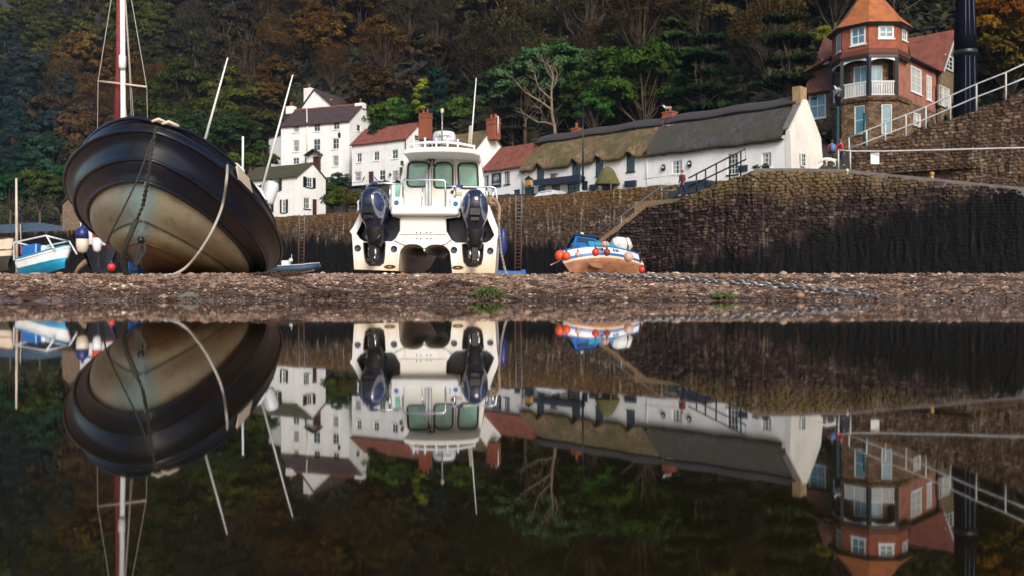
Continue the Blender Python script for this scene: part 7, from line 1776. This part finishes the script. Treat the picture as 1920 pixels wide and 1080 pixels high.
# single trees and bushes one can point to
def spot(px, py, d): return at(px, py, d)
def special(name, label, kind, px, pyb, d, s, col, sz=1, cat='tree'): return tree(kind, at(px, pyb, d), s, random.uniform(0, 6.28), col, label, None, name, sz, cat)
special('green_tree', 'rounded blue-green tree with dense top behind the pale bare tree', 'round', 985, 262, 97, 1.05, (.030, .060, .022)); special('green_tree', 'second rounded green tree right behind the pale bare tree', 'round', 1062, 262, 98, 1.15, (.030, .062, .020))
special('green_tree', 'bushy mid green tree right of the bare tree above the mossy thatch', 'round', 1128, 262, 94, .92, (.028, .052, .016)); special('green_tree', 'yellow-green bushy tree left of the red thatch chimney', 'round', 1195, 262, 90, .85, (.048, .060, .014)); special('green_tree', 'low leafy green tree just behind the mossy thatch ridge', 'round', 1115, 268, 88, .55, (.028, .075, .012))
special('dark_tree', 'dark grey-green tree left of the pale bare tree', 'round', 930, 262, 99, .85, (.022, .034, .018))
special('yew_tree', 'dark blue-green upright yew behind the red roofed house', 'tall', 818, 262, 112, .82, (.010, .030, .026)); special('sapling', 'bright yellow-green sapling standing in the hedge behind the red roofed house', 'tall', 793, 235, 113, .55, (.16, .19, .02))
for i, (px, y_, s, c, w_) in enumerate([(690, 246, 1.9, (.042, .085, .010), 'left end of the bright clipped hedge behind the tallest house gable'), (735, 238, 2.0, (.045, .090, .010), 'middle of the bright clipped hedge behind the red roofed house'), (770, 240, 1.8, (.036, .075, .010), 'right end of the bright clipped hedge beside the sapling'), (862, 238, 1.9, (.045, .08, .012), 'green hedge bush behind the catamaran aerial'), (905, 240, 1.7, (.035, .06, .012), 'green bush behind the thatched gable chimney'), (720, 268, 1.6, (.02, .035, .012), 'dark bush directly above the red roof ridge')]):
    special('hedge_bush', w_, 'bush', px, y_, 117 - (i > 2) * 6, s, c, .95, 'bush')
for px, y_, d, s, c, w_ in [(622, 392, 89, .95, (.03, .055, .010), 'green bush against the gable door of the mossy cottage'), (648, 394, 88, 1.2, (.05, .058, .010), 'olive yellow bush above the wall left of the catamaran'), (672, 392, 86, .9, (.06, .05, .012), 'browning bush above the wall touching the catamaran rail'), (637, 356, 98, .95, (.012, .035, .014), 'clipped dark green bush below the white lamp post'), (612, 362, 96, .7, (.04, .06, .012), 'small bush under the brown front door'),
                            (430, 318, 100, 1.0, (.05, .075, .012), 'green hedge left of the mossy cottage roof'), (470, 318, 101, 1.0, (.042, .065, .012), 'green hedge directly behind the mossy cottage roof'), (505, 312, 104, .8, (.035, .055, .012), 'small hedge below the low blank white wing'), (492, 286, 118, .8, (.025, .05, .012), 'dark bush left of the low blank white wing'),
                            (1436, 318, 62.5, .22, (.03, .055, .014), 'small green shrub under the right window of the grey thatched cottage'), (1418, 318, 62.5, .18, (.05, .05, .02), 'tiny straggly shrub left of the right cottage window'), (1547, 88, 88, 1.0, (.13, .13, .012), 'bright yellow-green bush left of the hotel turret'), (1688, 55, 96, 1.4, (.05, .06, .012), 'green bush right behind the hotel turret roof')]:
    special('bush', w_, 'bush', px, y_, d, s, c, 1, 'bush')
special('orange_tree', 'blazing orange tree at the top right corner beyond the tapered column', 'spread', 1892, 130, 92, .92, (.26, .10, .012)); special('orange_tree', 'russet orange tree below the blazing one at the right edge', 'round', 1915, 190, 88, .6, (.11, .06, .014))
# far left greenery behind the wall
for px, y_, d, s, c, w_ in [(20, 425, 122, .8, (.012, .045, .016), 'deep green tree left of the far lamp post'), (75, 425, 121, .85, (.030, .042, .010), 'olive tree just right of the cream boat mast'), (115, 425, 124, .9, (.014, .05, .018), 'green tree directly behind the small stone shed'), (165, 420, 126, .9, (.014, .042, .016), 'green tree behind the left edge of the heeled workboat'), (-30, 425, 121, .9, (.012, .04, .018), 'deep green tree at the left edge behind the wall'), (380, 330, 118, .9, (.018, .032, .012), 'dark tree behind the workboat aerial'), (330, 330, 120, .9, (.02, .03, .012), 'dark tree behind the bow rollers'), (440, 320, 122, .85, (.02, .034, .012), 'dark olive tree above the hedge left of the cottage')]:
    special('tree', w_, 'round', px, y_, d, s, c)
# bare pale tree above the thatch
bt = empty('bare_tree', at(1041, 256, 90), 0, 'pale leafless tree with forked branches leaning left above the mossy thatch', 'tree')
rb_ = np.random.default_rng(4); LIMBS = [([(1042, 262), (1040, 240), (1035, 215), (1034, 190), (1034, 165), (1037, 148), (1034, 132), (1026, 118)], .19), ([(1034, 206), (1022, 196), (1010, 188), (996, 180), (984, 172), (973, 160), (966, 150)], .12), ([(1034, 186), (1022, 176), (1010, 164), (1005, 150), (1003, 138), (998, 128)], .10), ([(1038, 234), (1022, 229), (1008, 229), (996, 222), (984, 214)], .10), ([(1034, 170), (1042, 155), (1046, 140), (1041, 126)], .08), ([(1016, 228), (1017, 214), (1013, 204)], .05), ([(1037, 150), (1030, 140), (1024, 128), (1022, 116)], .07)]
tr_ = MB(); jd = 90
for li, (pts, r0) in enumerate(LIMBS):
    dj = 0 if li == 0 else rb_.uniform(-.9, .9); n = len(pts); tr_.tube([at(x, y, jd + (dj * i / n) * 1.5) for i, (x, y) in enumerate(pts)], [r0 * (1 - .8 * i / (n - 1)) for i in range(n)], 7)
    for i in range(1, n):
        for _ in range(5):
            b = at(*pts[i], jd + dj * i / n * 1.5); e = b + Vector((rb_.normal(-.35 if pts[i][0] < 1030 else 0, .5), rb_.normal(0, .5), rb_.uniform(.2, 1.1))); mid = lerp(b, e, .5) + Vector(rb_.normal(0, .1, 3)); tr_.tube([b, mid, e], [.028, .018, .008], 4)
tr_.build('trunk', 'bark_pale', bt, world=True)
# bare trunks showing high in the wood
def trunk_tree(label, pts, d, r0, mat, n_tw=10):
    t = empty('bare_tree', at(*pts[0], d), 0, label, 'tree'); n = len(pts); m = MB(); r = np.random.default_rng(int(pts[0][0]))
    m.tube([at(x, y, d) for x, y in pts], [r0 * (1 - .6 * i / (n - 1)) for i in range(n)], 7)
    for _ in range(n_tw):
        i = r.integers(1, n); b = at(*pts[i], d); e = b + Vector((r.normal(0, 1.0), r.normal(0, .8), r.uniform(.3, 2))); m.tube([b, lerp(b, e, .5) + Vector(r.normal(0, .15, 3)), e], [r0 * .35, r0 * .2, .015], 5)
    m.build('trunk', mat, t, world=True); return t
trunk_tree('mossy yellow-green trunk standing at the top of the wood above the grey thatch', [(1328, 85), (1333, 45), (1333, 10), (1336, -30)], 110, .42, 'bark_moss', 3)
trunk_tree('pale bare trunk, left one of a pair at the top of the wood', [(1133, 70), (1134, 30), (1132, -20)], 118, .22, 'bark_pale', 6); trunk_tree('pale bare trunk, right one of a pair at the top of the wood', [(1150, 75), (1149, 30), (1148, -20)], 118, .24, 'bark_pale', 6)
trunk_tree('slim bare trunk right of the pale pair at the top of the wood', [(1186, 62), (1184, 20), (1188, -20)], 119, .2, 'bark_pale', 6)
trunk_tree('twisted pale bare tree at the top of the wood left of the bare trunks', [(1030, 70), (1026, 50), (1018, 30), (1028, 10), (1024, -20)], 118, .2, 'bark_pale', 16)
trunk_tree('crooked ochre bare tree high above the green trees behind the bare tree', [(918, 100), (924, 72), (938, 50), (955, 44), (968, 52)], 116, .22, 'bark_pale', 18); trunk_tree('ochre bare branch tree high in the wood above the catamaran aerial', [(930, 60), (945, 30), (950, 5), (948, -20)], 118, .2, 'bark_pale', 14)
# undergrowth on the slope
def undergrowth(n):
    r = np.random.default_rng(21); px = r.uniform(-420, 2340, n); rr_ = np.where(px < 470, 8, 24) + 66 * r.uniform(0, 1, n)
    d = np.full(n, 110.)
    for _ in range(25): d = yw((px - 960) / F * d) + rr_
    x = (px - 960) / F * d; z = land_z(x, d) + r.uniform(0, 1.3, n) ** 1.5
    C = np.stack([x, d, z], -1); Q = leaf_quads(C, np.tile([0, -.5, .8], (n, 1)), .42, r, .2); V = Q.reshape(-1, 3)
    o = fastmesh('undergrowth', V, np.arange(len(V)).reshape(-1, 4), MAT['leaf'], attrs={'lv': np.repeat(r.uniform(0, 1, n), 4)}); o.color = (.036, .036, .014, 1); tag(o, kind='stuff')
undergrowth(52000)
hm = MB(); hm.box((0, 110, 60), (424, 330, 130)); hm.v = [Vector((p.x, p.y, p.z if p.z > 0 else -2.2)) for p in hm.v]
hmat = bpy.data.materials.new('harbour_air'); hmat.use_nodes = True; hn = hmat.node_tree; hn.nodes.clear()
ho = hn.nodes.new('ShaderNodeOutputMaterial'); hv = hn.nodes.new('ShaderNodeVolumePrincipled'); hv.inputs['Density'].default_value = .00013; hv.inputs['Color'].default_value = (.5, .74, 1, 1)
hn.links.new(hv.outputs[0], ho.inputs['Volume']); hm.build('haze', hmat, kind='stuff')
print('objects', len(bpy.data.objects))
